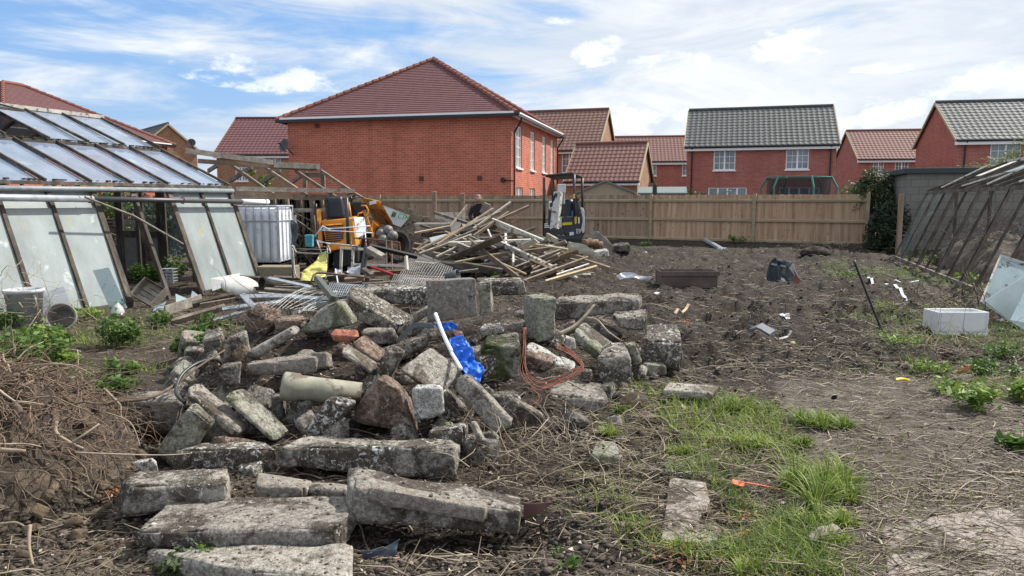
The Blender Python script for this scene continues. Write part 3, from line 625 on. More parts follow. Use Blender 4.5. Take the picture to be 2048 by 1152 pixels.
for (w, z, t, m_) in ((0, 1.86, .07, DARKW), (MW+.01, mz+.03, .075, DARKW), (3.2, RZ+.05, .10, WPAINT), (6.4, 1.88, .07, DARKW), (-.68, .03, .09, DARKW)):
    if w < -.5:
        for (a, c) in ((0, 2), (4, 9)): b = MB(); b.beam(LG(a*BAY, w, z), LG(c*BAY, w, z), t, t); b.build('sill_board', m_, lg)
    else: b = MB(); b.beam(LG(-.06, w, z), LG(NB*BAY, w, z), t, t*.7); b.build('plate', m_, lg)
# mossy dirt along the mid rail and eave
b = MB()
for i in range(260):
    s = R_.uniform(0, NB*BAY); w, z = (MW+R_.uniform(-.03, .02), mz+.075) if i % 3 else (.03, 1.91); q = LG(s, w, z); a = R_.uniform(.008, .028)
    b.box(q, (a*2, a*2, a), (g, pr, Z))
b.build('moss_line', mat('moss_dirt', [(0.3, (0.02, 0.02, 0.012)), (0.7, (0.07, 0.06, 0.035))], 20, .95), lg, kind='stuff')
b = MB(); b.tube([LG(-.03, -.08, 1.79), LG(NB*BAY, -.08, 1.76)], .042, 8); b.build('gutter', flat('gutter_grey', (.20, .23, .25), .5, var=.3), lg, smooth=True)
# open roof vent
vt = MB(); a0, a1, c0, c1 = LG(2.3, 3.2, RZ+.09), LG(3.15, 3.2, RZ+.09), LG(2.3, 2.25, RZ-.12), LG(3.15, 2.25, RZ-.12)
for (p, q) in ((a0, a1), (a1, c1), (c1, c0), (c0, a0)): vt.beam(p, q, .05, .04)
f = vt.build('roof_vent', DARKW, lg); glz('vent_pane', GL_ROOF, (c0, c1, a1, a0), f)
# far gable with the two leaf door seen from inside
for (w0, w1) in ((.15, .9), (.95, 1.6), (3.7, 4.6), (4.7, 5.6)):
    glz('gable_pane', GL_CLEAR, (LG(0, w0, .5), LG(0, w1, .5), LG(0, w1, 1.85), LG(0, w0, 1.85)))
    b = MB(); b.beam(LG(0, w1+.03, 0), LG(0, w1+.03, 2.3), .06, .06); b.build('gable_post', DARKW, lg)
DOORM = mat('grey_door_panel', [(.3, (.15, .13, .11)), (.7, (.26, .24, .215))], 5, .8)
for (w0, w1) in ((1.72, 2.24), (2.28, 2.80)):
    dr = MB(); ax = (-pr, g, Z); cw = (w0+w1)/2; wd = w1-w0
    for w in (w0+.04, w1-.04): dr.box(LG(.02, w, .98), (.08, .045, 1.92), ax)
    for z in (.08, .93, 1.90): dr.box(LG(.02, cw, z), (wd-.16, .04, .14), ax)
    d_ = dr.build('door', DARKW, lg); b = MB(); b.box(LG(.02, cw, .5), (wd-.16, .02, .74), ax); b.build('panel', DOORM, d_)
    glz('door_glass', GL_CLEAR, (LG(.02, w0+.08, 1.0), LG(.02, w1-.08, 1.0), LG(.02, w1-.08, 1.85), LG(.02, w0+.08, 1.85)), d_)
b = MB(); b.beam(LG(0, 1.68, 0), LG(0, 1.68, 2.2), .08, .08); b.beam(LG(0, 2.86, 0), LG(0, 2.86, 2.9), .09, .09); b.beam(LG(0, 1.6, 2.05), LG(0, 2.9, 2.05), .06, .1); b.build('door_frame', DARKW, lg)
# post leaning inside and diagonal pole
b = MB(); b.beam(P(268, 390, 12.0), P(300, 520, 13.2), .075, .06); b.build('timber_post', OLDW, label='split grey post leaning inside the greenhouse doorway gap', cat='post')
b = MB(); b.tube([P(170, 394, 10.7), P(268, 432, 11.6), P(366, 488, 12.4)], .018, 6); b.build('pole', GREYW, label='thin grey pole sloping down across the greenhouse doorway gap', cat='pole')
pp = root('drain_pipe', 'long grey and white plastic pipe tied along the front of the left greenhouse', 'pipe', LG(2, -.2, 1.6))
for (s0, s1, m_, r_) in ((7, 3.15, METAL, .05), (3.2, -.12, flat('dark_pipe', (.06, .06, .065), .4), .042), (-.05, -.80, WPLAST, .05)):
    b = MB(); q = lambda s: LG(s, -.26, 1.59+.012*s); b.tube([q(s0), q((s0+s1)/2), q(s1)], r_, 10); b.build('pipe_section', m_, pp, smooth=True)
b = MB()
TIE = flat('tie_red', (.2, .07, .05), .8)
for s in (3.2, 1.4, -.7):
    b = MB(); b.tube([LG(s, -.26, 1.59+.012*s)+Vector((math.cos(a)*.0, 0, 0))+pr*math.cos(a)*.056+Z*math.sin(a)*.056 for a in [i*.7 for i in range(9)]], .008, 4); b.build('tie', TIE, pp)

# ---------------------------------------------------------------- dismantled greenhouse skeleton behind it
sk = root('timber_skeleton', 'bare timber skeleton of a dismantled greenhouse behind the white tank', 'timber frame', (-4, 18, 0))
def zq(x, y, D_, ox=360, oy=290, k_=5.486): return P(ox+x/k_, oy+y/k_, D_)
def skb(name, a, b_, w, h, m_=BROWNW, up=(0, 0, 1)):
    q = MB(); q.beam(a, b_, w, h, up); q.build(name, m_, sk)
skb('ridge_cap', zq(60, 60, 17.0), zq(1020, 190, 18.2), .03, .12, GREYW); skb('ridge_cap', zq(1025, 215, 18.25), zq(1535, 235, 19.0), .03, .14, GREYW)
skb('ridge_beam', zq(200, 175, 17.2), zq(1555, 272, 19.1), .07, .10)
for (x0, y0, x1, y1) in ((570, 225, 960, 500), (935, 250, 1310, 500), (1265, 280, 1610, 510), (1550, 285, 1900, 520)):
    skb('rafter', zq(x0, y0, 17.6+x0/1100), zq(x1, y1, 16.2+x1/1100), .05, .075)
    skb('rafter_tail', zq(x1, y1, 16.2+x1/1100), zq(x1+105, y1+60, 15.9+x1/1100), .045, .06)
for (x0, y0, x1, y1) in ((420, 215, 310, 285), (790, 245, 540, 400), (1100, 280, 885, 420), (1340, 330, 1210, 420)):
    skb('rear_rafter', zq(x0, y0, 18.2+x0/1100), zq(x1, y1, 19.4+x1/1100), .05, .10, OLDW)
skb('plate', zq(610, 480, 15.9), zq(1910, 505, 17.9), .07, .10, GREYW); skb('plate', zq(600, 545, 16.2), zq(2000, 590, 18.0), .06, .13, BROWNW)
skb('cross_rail', zq(1110, 720, 16.9), zq(1620, 712, 17.6), .05, .09, GREYW); skb('tie_beam', zq(1370, 330, 19.1), zq(1570, 330, 19.3), .06, .12, OLDW)
skb('post', zq(1370, 290, 19.2), zq(1370, 470, 19.2), .1, .08, OLDW, (0, 1, 0)); skb('post', zq(1565, 300, 19.3), zq(1575, 500, 19.3), .1, .08, OLDW, (0, 1, 0))
for (x, w, m_) in ((1035, .05, BROWNW), (1180, .045, PALEW), (1320, .05, BROWNW), (1440, .11, GREYW), (1560, .05, PALEW), (1660, .04, BROWNW)):
    a = zq(x, 575, 16.4+x/1100); c = Vector((a.x+.12, a.y, .05)); skb('stud', a, c, w, .06, m_, (0, 1, 0))
b = MB()
for i in range(16):
    a = zq(1010+i*42, 600+R_.uniform(-8, 25), 18.6); b.box(Vector((a.x, a.y, a.z/2+.05)), (R_.uniform(.08, .18), .02, a.z), (Vector((1, 0, 0)), Vector((0, 1, 0)), Vector((R_.uniform(-.05, .05), 0, 1)).normalized()))
b.build('rear_boards', DARKW, sk)

# ---------------------------------------------------------------- white tank in a cage
ib = root('water_tank', 'ribbed white plastic tank in a metal cage on a black tray beside the greenhouse', 'tank', (-5.2, 15.7, .3))
x0, x1, y0, y1, z0, z1 = -5.80, -4.83, 15.3, 16.3, .33, 1.49
b = MB(); n = 6
def ibc(u_, v_):
    t = u_*4; sde = int(t) % 4; f = t-int(t); rib = .035*abs(math.sin(f*n*math.pi))**.5*min(1, math.sin(v_*math.pi)*6)
    c = [(x0, y0), (x1, y0), (x1, y1), (x0, y1)]; a, d = c[sde], c[(sde+1) % 4]; nn = [(0, -1), (1, 0), (0, 1), (-1, 0)][sde]
    k_ = .96 if v_ < .02 or v_ > .98 else 1
    return ((a[0]+(d[0]-a[0])*f-(x0+x1)/2)*k_+(x0+x1)/2+nn[0]*(rib-.03), (a[1]+(d[1]-a[1])*f-(y0+y1)/2)*k_+(y0+y1)/2+nn[1]*(rib-.03), z0+(z1-.03-z0)*v_)
b.grid(ibc, 120, 12); b.box(((x0+x1)/2, (y0+y1)/2, z1-.06), (x1-x0-.08, y1-y0-.08, .05)); b.build('tank_body', WPLAST, ib, smooth=True)
for i in range(n+1):
    for (yy, xx) in ((y0-.015, x0+(x1-x0)*i/n), ):
        b = MB(); b.tube([(xx, yy, z0), (xx, yy, z1)], .014, 6); b.build('cage_bar', METAL, ib)
b = MB()
for z in (z1, (z0+z1)/2+.28, z0+.02): b.tube([(x0, y0-.02, z), (x1, y0-.02, z), (x1+.02, y1, z), (x0, y1, z)], .016 if z < z1 else .022, 6, closed=True)
for i in range(5): b.tube([(x1+.02, y0+(y1-y0)*i/4, z0), (x1+.02, y0+(y1-y0)*i/4, z1)], .014, 6)
b.build('cage_rail', METAL, ib)
b = MB(); c = Vector(((x0+x1)/2+.05, 15.75, .22)); b.lathe(c, Z, [(0, -.1), (.62, -.1), (.70, .08), (.67, .08), (.58, -.05), (0, -.05)], 4); b.build('black_tray', BLACKP, ib)
b = MB(); q = P(546, 549, 13.9); b.box(q+Vector((0, .3, 0)), (.72, .45, .28)); b.build('stone_block', mat('pebbledash', [(.35, (.13, .11, .07)), (.6, (.33, .29, .2))], 40, .95, .8), label='pebbly concrete block below the white tank', cat='block', bev=.02)

# ---------------------------------------------------------------- site dumper
ORANGE = mat('orange_paint', [(.3, (.62, .22, .015)), (.7, (.75, .29, .02))], 3, .42, spots=[((.16, .08, .04), 7, .63, .06)])
ORDIRT = mat('muddy_orange_paint', [(.3, (.40, .15, .02)), (.6, (.60, .23, .02))], 3, .6, spots=[((.07, .045, .03), 5, .50, .08)])
DECAL = flat('white_decal', (.76, .80, .83), .5, var=.1); GRN = flat('sign_green', (.06, .33, .07), .5); DGRN = flat('sign_dark_green', (.02, .14, .05), .5); SBLUE = flat('sign_blue', (.02, .06, .3), .5)
BLACKM = flat('black_rubber', (.018, .018, .02), .7, bump=.2); SEATM = flat('seat_vinyl', (.012, .016, .026), .45)
def text(s, org, xd, yd, h, mt, par, name='lettering', wd=None):
    c = bpy.data.curves.new('t', 'FONT'); c.body = s; c.size = 1; c.extrude = .01
    o = bpy.data.objects.new('t', c); COL.objects.link(o); dg = bpy.context.evaluated_depsgraph_get(); me = bpy.data.meshes.new_from_object(o.evaluated_get(dg))
    vs = [v_.co.copy() for v_ in me.vertices]; fs = [tuple(p_.vertices) for p_ in me.polygons]; bpy.data.objects.remove(o); bpy.data.curves.remove(c)
    mx = max(v_.x for v_ in vs); xd = Vector(xd).normalized(); yd = Vector(yd).normalized(); nn = xd.cross(yd); sx_ = (wd/mx) if wd else h/.7
    b = MB(); b.add([Vector(org)+xd*v_.x*sx_+yd*v_.y*h/.7+nn*v_.z*.3 for v_ in vs], fs); return b.build(name, mt, par)
dp = root('site_dumper', 'orange site dumper with raised white sided skip and black seat', 'dumper', (-3.6, 17.2, 0))
def Z3(x, y, D_): return P(620+x/7.2, 380+y/7.2, D_)
rl, rr = Z3(160, 440, 17.0), Z3(610, 408, 16.75); bl, br = Z3(255, 890, 16.85), Z3(670, 810, 16.6)
back = Vector((-.05, .95, 0))
b = MB(); b.hexa([bl, br, rr, rl, bl+back, br+back, rr+back+Vector((0, 0, .05)), rl+back+Vector((0, 0, .05))]); b.build('engine_cover', ORANGE, dp, bev=.03)
b = MB(); e = (rr-rl); e.normalize(); dn = (bl-rl).normalized(); fn = -e.cross(dn).normalized()
if fn.y > 0: fn = -fn
for i in range(8):
    a = Z3(225+i*3, 497+i*31, 16.93)+fn*.02; c = Z3(465+i*4, 478+i*31, 16.8)+fn*.02; b.prism([a, a+fn*.045+dn*.035, a+dn*.045], c-a)
b.build('louvre', ORANGE, dp)
b = MB()
for i in range(8):
    a = Z3(228+i*3, 515+i*31, 16.93)+fn*.012; c = Z3(468+i*4, 496+i*31, 16.8)+fn*.05; a = a+fn*.038; b.prism([a, a+dn*.042, a+dn*.042-fn*.045, a-fn*.045], c-a)
b.build('louvre_gap_shade', BLACKP, dp)  # solid black strips stand in for the shade between the louvres
text('Thwaites', Z3(308, 765, 16.88)+fn*.03, e, -dn, .065, BLACKP, dp, wd=.32)
sd_ = [Z3(622, 395, 16.76), Z3(770, 388, 17.3), Z3(862, 605, 17.5), Z3(662, 690, 16.9)]; b = MB(); sn = Vector((.9, -.4, 0)).normalized(); b.prism([q+sn*.02 for q in sd_], -sn*.05); b.build('side_panel', DECAL, dp)
sx1 = (sd_[1]-sd_[0]).normalized(); sy1 = Vector((0, 0, 1))
text('CTM', Z3(710, 460, 17.0)+sn*.05, sx1, sy1, .075, GRN, dp, wd=.16); text('E', Z3(660, 560, 16.9)+sn*.05, sx1, sy1, .13, SBLUE, dp, wd=.05)
b = MB(); b.hexa([bl+Vector((.1, .1, -.42)), br+Vector((.0, .1, -.36)), br+Vector((0, .1, .02)), bl+Vector((.1, .1, 0)), bl+back+Vector((.1, 0, -.42)), br+back+Vector((0, 0, -.36)), br+back, bl+back]); b.build('chassis', BLACKM, dp)
# seat
s0, s1, s2, s3 = Z3(245, 400, 17.15), Z3(505, 390, 17.05), Z3(450, 100, 17.1), Z3(240, 120, 17.2)
b = MB(); m = 10
def seatf(u_, v_):
    p = s0.lerp(s1, u_).lerp(s3.lerp(s2, u_), v_); r_ = .5-abs(u_-.5); q = min(1, r_*8)*min(1, (1-v_)*7+.2); return p+Vector((0, -.07*q+.03, 0))
b.grid(seatf, m, m); b.build('seat_back', SEATM, dp, smooth=True, solid=.07)
b = MB(); b.box((s0+s1)/2+Vector((0, .2, -.02)), (.46, .42, .11)); b.build('seat', SEATM, dp, bev=.03)
b = MB(); c = Z3(585, 95, 17.75); ax_ = Vector((-.15, -.45, 1)).normalized(); x_ = ax_.orthogonal().normalized(); y_ = ax_.cross(x_)
b.tube([c+(x_*math.cos(i*.314)+y_*math.sin(i*.314))*.19 for i in range(20)], .016, 6, closed=True)
for i in range(3): b.tube([c-ax_*.03, c+(x_*math.cos(i*2.09)+y_*math.sin(i*2.09))*.185], .012, 5)
b.tube([c, c-ax_*.5], .025, 8); b.build('steering_wheel', BLACKP, dp, smooth=True)
b = MB(); b.tube([Z3(525, 110, 16.6), Z3(540, 450, 16.6), Z3(550, 790, 16.6)], .04, 8); b.build('roll_bar', flat('dark_grey_paint', (.04, .045, .05), .4), dp, smooth=True)
b = MB(); b.tube([Z3(75, 200, 17.4), Z3(85, 420, 17.4), Z3(95, 580, 17.4)], .045, 8); b.build('roll_bar', flat('dark_grey_paint2', (.04, .045, .05), .4), dp, smooth=True)
b = MB(); b.beam(Z3(125, 290, 17.3), Z3(150, 830, 17.0), .10, .12); b.build('side_frame', ORANGE, dp)
b = MB(); b.tube([Z3(560, 185, 17.4), Z3(590, 390, 17.2)], .022, 6); b.tube([Z3(735, 225, 17.3), Z3(800, 225, 17.3), Z3(840, 290, 17.3), Z3(830, 360, 17.3), Z3(790, 375, 17.3)], .018, 6); b.tube([Z3(685, 385, 17.2), Z3(700, 335, 17.2), Z3(755, 325, 17.2)], .018, 6); b.build('handrail', ORANGE, dp, smooth=True)
b = MB(); b.beam(Z3(775, 290, 17.35), Z3(880, 600, 17.35), .07, .06); b.prism([Z3(850, 490, 17.4), Z3(900, 450, 17.4), Z3(990, 520, 17.5), Z3(930, 560, 17.5), Z3(920, 680, 17.5), Z3(890, 680, 17.4)], Vector((0, .5, 0))); b.build('skip_ram_mount', ORDIRT, dp)
b = MB(); b.box(Z3(660, 300, 17.8), (.42, .5, .42)); b.build('console', BLACKP, dp, bev=.03)
# skip
a_, b_, c_, d_ = Z3(1032, 190, 17.55), Z3(1455, 350, 18.05), Z3(1310, 532, 17.98), Z3(1200, 495, 17.85); wv = Z3(780, 150, 18.6)-a_; wv.z = .04
skm = MB(); a0 = Z3(1000, 125, 17.5)
for (p, q) in ((a_, d_), (d_, c_), (c_, b_)): skm.quad(p, q, q+wv, p+wv)
skm.quad(a_+wv, b_+wv, c_+wv, d_+wv); skm.build('skip', ORDIRT, dp, solid=.03)
b = MB(); b.add([a_, b_, c_, d_], [(0, 1, 2, 3)]); b.build('skip_side', flat('skip_side_decal', (.80, .86, .88), .45, var=.12, scale=4), dp, solid=.02)
b = MB(); md = (d_-a_).normalized(); b.prism([a_+wv*1.0-md*.06+Vector((0, 0, .05)), a_-md*.06, a_+md*.20, a_+wv+md*.20], Vector((-.03, -.03, .0))); b.build('skip_back_plate', ORANGE, dp)
b = MB(); b.beam(a_, b_, .05, .06); b.beam(a_+wv, b_+wv, .05, .06); b.build('skip_rim', RUST, dp)
pn = (b_-a_).cross(d_-a_).normalized(); pn = -pn if pn.y > 0 else pn; xd = (b_-a_).normalized(); yd = xd.cross(pn); yd = -yd if yd.z < 0 else yd
lx = (Z3(1360, 385, 18.0)-Z3(1230, 345, 17.85)).normalized()
text('CTM', Z3(1232, 385, 17.8)+pn*.09, lx, yd, .13, GRN, dp, wd=.30)
b = MB()
for i in range(3):
    q = Z3(1172+i*18, 335+i*6, 17.8)+pn*.07; b.box(q, (.022, .006, .13), (lx, pn, yd)); b.box(q-yd*.0, (.045, .005, .018), (lx, pn, yd))
b.build('emblem', DGRN, dp)
b = MB(); b.quad(*[q+Vector((-.05, -.05, .0)) for q in (Z3(890, 215, 17.7), Z3(990, 195, 17.5), Z3(990, 145, 17.5), Z3(890, 165, 17.7))]); b.build('label_plate', DECAL, dp, solid=.004)
def wheel(c, ax, R, W_, par, n=30):
    c = Vector(c); ax = Vector(ax).normalized(); x = ax.orthogonal().normalized(); y = ax.cross(x)
    t = MB(); t.lathe(c, ax, [(R*.55, -W_*.42), (R*.8, -W_*.5), (R*.95, -W_*.45), (R*.97, 0), (R*.95, W_*.45), (R*.8, W_*.5), (R*.55, W_*.42)], 32)
    for i in range(n):
        a = i*2*math.pi/n; d = x*math.cos(a)+y*math.sin(a); tt = -x*math.sin(a)+y*math.cos(a); s_ = 1 if i % 2 else -1
        t.box(c+d*R*.985+ax*s_*W_*.24, (W_*.5, R*.08, R*.09), ((ax+tt*.5*s_).normalized(), tt, d))
    t.build('tyre', flat('tyre_rubber', (.035, .034, .032), .85), par, smooth=False)
    r_ = MB(); r_.lathe(c, ax, [(0, .02), (R*.25, .03), (R*.5, -.06), (R*.57, W_*.36), (R*.57, -W_*.36), (R*.5, .0), (0, -.02)], 24); r_.build('rim', RUST, par, smooth=True)
fx = Vector((.75, .66, 0)); wx = Vector((.72, -.69, 0))
wheel(Z3(1215, 800, 17.9), wx, .42, .3, dp); wheel(Z3(1215, 800, 17.9)-wx*1.25, wx, .42, .3, dp)
wheel(Z3(560, 960, 17.3)+Vector((.1, .1, 0)), Vector((.95, -.3, 0)), .42, .28, dp); wheel(Z3(150, 960, 17.6), Vector((.95, -.3, 0)), .42, .28, dp)
b = MB(); b.box(Z3(900, 800, 17.9), (.8, .9, .35), (fx, wx, Z)); b.build('axle_frame', RUST, dp)
for i, (x, y, r_) in enumerate(((1125, 580, .125), (1020, 625, .11), (1190, 660, .13), (1060, 720, .13))):
    b = MB(); c = Z3(x, y, 17.35-.05*i); b.lathe(c, Vector((.3, -1, .35)), [(0, .1), (r_*.6, .09), (r_*.95, .03), (r_, -.06), (r_*.8, -.16), (0, -.18)], 16)
    b.build('plastic_drum', flat('murky_plastic%d' % i, (.15, .145, .14), .5, var=.5, scale=14), group='grey tubs heaped by the dumper wheel', label='grey tub heaped in front of the dumper wheel', cat='tub', smooth=True)

# ---------------------------------------------------------------- mini excavator
ex = root('mini_excavator', 'black and white mini excavator with canopy parked by the fence', 'excavator', (1.45, 20.2, 0))
def X4(x, y, D_=20.0): return P(1060+x/6.775, 330+y/6.775, D_)
DG = flat('dark_grey_body', (.035, .042, .052), .4, var=.3); EXW = flat('off_white_paint', (.52, .54, .54), .4, var=.15, scale=6); YEL = flat('warning_yellow', (.75, .52, .02), .5); BLU = flat('blue_belt', (.01, .17, .42), .5)
b = MB(); c1, c2, c3, c4 = X4(205, 165, 19.7), X4(580, 130, 19.5), X4(716, 180, 20.9), X4(330, 205, 21.1); b.prism([c1, c2, c3, c4], (0, 0, .07)); b.build('canopy', BLACKP, ex, bev=.03)
for (x, yt, yb, D_) in ((188, 175, 960, 19.7), (598, 140, 700, 19.5), (708, 190, 650, 20.9), (310, 215, 520, 21.0)):
    b = MB(); b.tube([X4(x, yt, D_)+Z*.02, X4(x+(2 if x < 400 else 0), (yt+yb)/2, D_), X4(x+4, yb, D_)], .035, 8); b.build('canopy_post', flat('post_black%d' % x, (.03, .033, .037), .4), ex, smooth=True)
b = MB(); b.hexa([X4(190, 790, 19.6), X4(290, 790, 19.5), X4(290, 980, 19.5), X4(190, 980, 19.6), X4(200, 790, 20.6), X4(300, 790, 20.6), X4(300, 980, 20.6), X4(200, 980, 20.6)]); b.build('side_box', DG, ex, bev=.04)
b = MB()
for i in range(3): b.prism([X4(196, 790+i*23, 19.58), X4(283, 788+i*23, 19.48), X4(283, 803+i*23, 19.48), X4(196, 805+i*23, 19.58)], (0, -.01, 0))
b.build('sticker', DECAL, ex)
b = MB(); pts_ = [(430, 700), (600, 690), (690, 640), (735, 700), (740, 930), (700, 1000), (480, 975), (430, 880)]; b.prism([X4(x, y, 19.6) for x, y in pts_], (0.1, 1.0, 0)); b.build('body', DG, ex, bev=.05)
b = MB(); pts_ = [(690, 600), (715, 575), (735, 620), (742, 760), (735, 900), (715, 935), (690, 880), (712, 760)]; b.prism([X4(x, y, 19.55) for x, y in pts_], (0.05, .9, 0)); b.build('counterweight', EXW, ex, bev=.02)
b = MB(); sv = lambda u_, v_: X4(445+150*u_+12*math.sin(v_*3), 780-310*v_, 20.2+.15*v_)+Vector((0, -.08*math.sin(u_*3.14)-.05, (-.08*(abs(u_-.5)*2)**3 if v_ > .8 else 0))); b.grid(sv, 10, 10); b.build('seat_back', SEATM, ex, smooth=True, solid=.08)
b = MB(); b.box(X4(510, 790, 20.0), (.5, .45, .12)); b.build('seat', SEATM, ex, bev=.03)
b = MB(); b.prism([X4(565, 620, 19.9), X4(598, 615, 19.9), X4(580, 700, 19.9), X4(558, 730, 19.9)], (0, .03, 0)); b.build('seat_belt', BLU, ex)
b = MB(); b.prism([X4(438, 783, 19.55), X4(572, 772, 19.55), X4(570, 808, 19.55), X4(438, 820, 19.55)], (0, -.012, 0)); b.prism([X4(603, 700, 19.52), X4(632, 692, 19.52), X4(632, 790, 19.52), X4(608, 800, 19.52)], (0, -.012, 0)); b.prism([X4(584, 393, 19.45), X4(607, 390, 19.45), X4(607, 450, 19.45), X4(584, 455, 19.45)], (0, -.03, 0)); b.build('warning_label', YEL, ex)
b = MB(); b.prism([X4(533, 912, 19.55), X4(592, 905, 19.55), X4(594, 945, 19.55), X4(535, 955, 19.55)], (0, -.012, 0)); b.prism([X4(650, 705, 19.52), X4(670, 705, 19.52), X4(672, 790, 19.52), X4(655, 795, 19.52)], (0, -.01, 0)); b.build('data_plate', DECAL, ex)
text('E9', X4(622, 925, 19.5)+Vector((0, -.05, 0)), (1, 0, 0), (0, 0, 1), .12, DECAL, ex, wd=.12)
b = MB(); b.beam(X4(385, 370, 18.9), X4(330, 880, 18.7), .20, .16); b.build('dipper_arm', mat('muddy_white_paint', [(.3, (.33, .32, .28)), (.6, (.55, .55, .52))], 7, .6, spots=[((.10, .085, .06), 6, .52, .1)]), ex, bev=.015)
b = MB(); b.beam(X4(400, 330, 19.2), X4(398, 850, 19.0), .10, .12); b.build('boom', EXW, ex, bev=.01)
b = MB(); b.box(X4(425, 320, 19.1), (.20, .3, .22)); b.box(X4(455, 400, 19.2), (.06, .2, .5)); b.build('boom_head', EXW, ex, bev=.02)
b = MB(); b.tube([X4(428, 370, 18.95), X4(425, 700, 18.95)], .035, 8); b.tube([X4(360, 380, 18.8), X4(330, 420, 18.8), X4(305, 520, 18.85)], .03, 6); b.build('ram', flat('ram_black', (.02, .02, .022), .3), ex, smooth=True)
b = MB(); b.box(X4(287, 540, 18.9), (.12, .1, .2)); b.build('work_lamp', DECAL, ex, bev=.02); b = MB(); b.box(X4(287, 540, 18.82), (.07, .04, .09)); b.build('lamp_glass', BLACKP, ex)
b = MB(); b.hexa([X4(250, 600, 19.5), X4(300, 610, 19.4), X4(295, 850, 19.4), X4(240, 800, 19.5), X4(260, 600, 20.0), X4(310, 610, 20), X4(305, 850, 20), X4(250, 800, 20)]); b.prism([X4(605, 480, 19.9), X4(650, 480, 19.9), X4(685, 600, 19.9), X4(660, 690, 19.9), X4(615, 690, 19.9)], (0, .4, 0)); b.build('console', DG, ex, bev=.02)
b = MB(); b.tube([X4(620, 410, 19.8), X4(635, 440, 19.8), X4(625, 490, 19.8)], .02, 6); b.box(X4(640, 470, 19.8), (.1, .1, .06)); b.box(X4(640, 670, 19.6), (.1, .1, .1)); b.build('lever', BLACKP, ex)
for (x, r_) in ((325, .10), (420, .09), (370, .08)): b = MB(); b.cyl(X4(x, 905, 18.6), X4(x, 905, 18.9), r_, 14); b.build('pivot', flat('pivot%d' % x, (.03, .03, .03), .6), ex)
for x in (-.5, .28):
    b = MB(); c = Vector((1.47+x, 20.2, .22)); prof = [(-.75, .0), (-.68, -.19), (.68, -.19), (.75, 0), (.68, .19), (-.68, .19)]; b.prism([c+Vector((-.11, a, z)) for a, z in prof], (.23, 0, 0)); b.build('track', BLACKM, ex, bev=.02)
b = MB(); b.box((1.47, 20.2, .45), (.9, .9, .25)); b.build('undercarriage', DG, ex)
b = MB(); b.hexa([X4(250, 950, 18.3), X4(700, 960, 18.3), X4(700, 1010, 18.3), X4(250, 1000, 18.3), X4(250, 950, 18.4), X4(700, 960, 18.4), X4(700, 1010, 18.4), X4(250, 1000, 18.4)]); b.build('dozer_blade', DG, ex)
# ---------------------------------------------------------------- man behind the timber pile
SKIN = mat('skin', [(.3, (.48, .25, .19)), (.7, (.58, .33, .25))], 12, .55); HAIR = mat('grey_hair', [(.3, (.13, .12, .11)), (.7, (.33, .31, .29))], 60, .9)
JUMP = flat('black_jumper', (.018, .018, .024), .9, bump=.3); TROU = flat('dark_trousers', (.03, .032, .045), .9)
def skin_mesh(name, mt, parent, joints, edges, sub=2, rootj=0):
    me = bpy.data.meshes.new(name); org = WL[parent]; me.from_pydata([tuple(Vector(j[:3])-org) for j in joints], edges, [])
    o = bpy.data.objects.new(name, me); COL.objects.link(o); o.parent = parent
    m = o.modifiers.new('skin', 'SKIN'); m.use_smooth_shade = True
    sv_ = me.skin_vertices[0].data
    for i, j in enumerate(joints):
        sv_[i].radius = (j[3], j[4] if len(j) > 4 else j[3]); sv_[i].use_root = (i == rootj)
    s_ = o.modifiers.new('sub', 'SUBSURF'); s_.levels = sub; s_.render_levels = sub
    me.materials.append(mt); WL[o] = org; return o
mp = P(957, 402, 20.4); mx_, my_ = mp.x, 20.4
man = root('person', 'man with short grey hair in a black top bending his head behind the timber pile', 'person', (mx_, my_, 0))
M_ = lambda x, y, z: (mx_+x, my_+y, z)
body = [(*M_(0, .05, .95), .16, .12), (*M_(0, .04, 1.15), .15, .11), (*M_(0, .02, 1.34), .18, .12), (*M_(0, 0, 1.47), .11, .08), (*M_(.0, -.03, 1.54), .055, .055),
        (*M_(-.17, .0, 1.42), .075), (*M_(-.25, -.02, 1.18), .055), (*M_(-.13, -.25, 1.08), .042), (*M_(.17, 0, 1.42), .075), (*M_(.27, -.03, 1.20), .055), (*M_(.22, -.26, 1.22), .042)]
skin_mesh('top', JUMP, man, body, [(0, 1), (1, 2), (2, 3), (3, 4), (2, 5), (5, 6), (6, 7), (2, 8), (8, 9), (9, 10)])
legs = [(*M_(0, .05, .95), .15, .12), (*M_(-.1, .05, .88), .09), (*M_(-.12, .02, .48), .065), (*M_(-.12, .06, .1), .05), (*M_(.1, .05, .88), .09), (*M_(.12, .0, .48), .065), (*M_(.13, .06, .1), .05)]
skin_mesh('trousers', TROU, man, legs, [(0, 1), (1, 2), (2, 3), (0, 4), (4, 5), (5, 6)])
for s_ in (-.12, .13): b = MB(); b.box(M_(s_, -.03, .05), (.09, .27, .09)); b.build('boot', BLACKM, man, bev=.03)
b = MB(); hc = Vector(M_(0, -.08, 1.66)); fwd = Vector((0, -.86, -.5)); upv = Vector((0, -.5, .86)); rt = Vector((1, 0, 0))
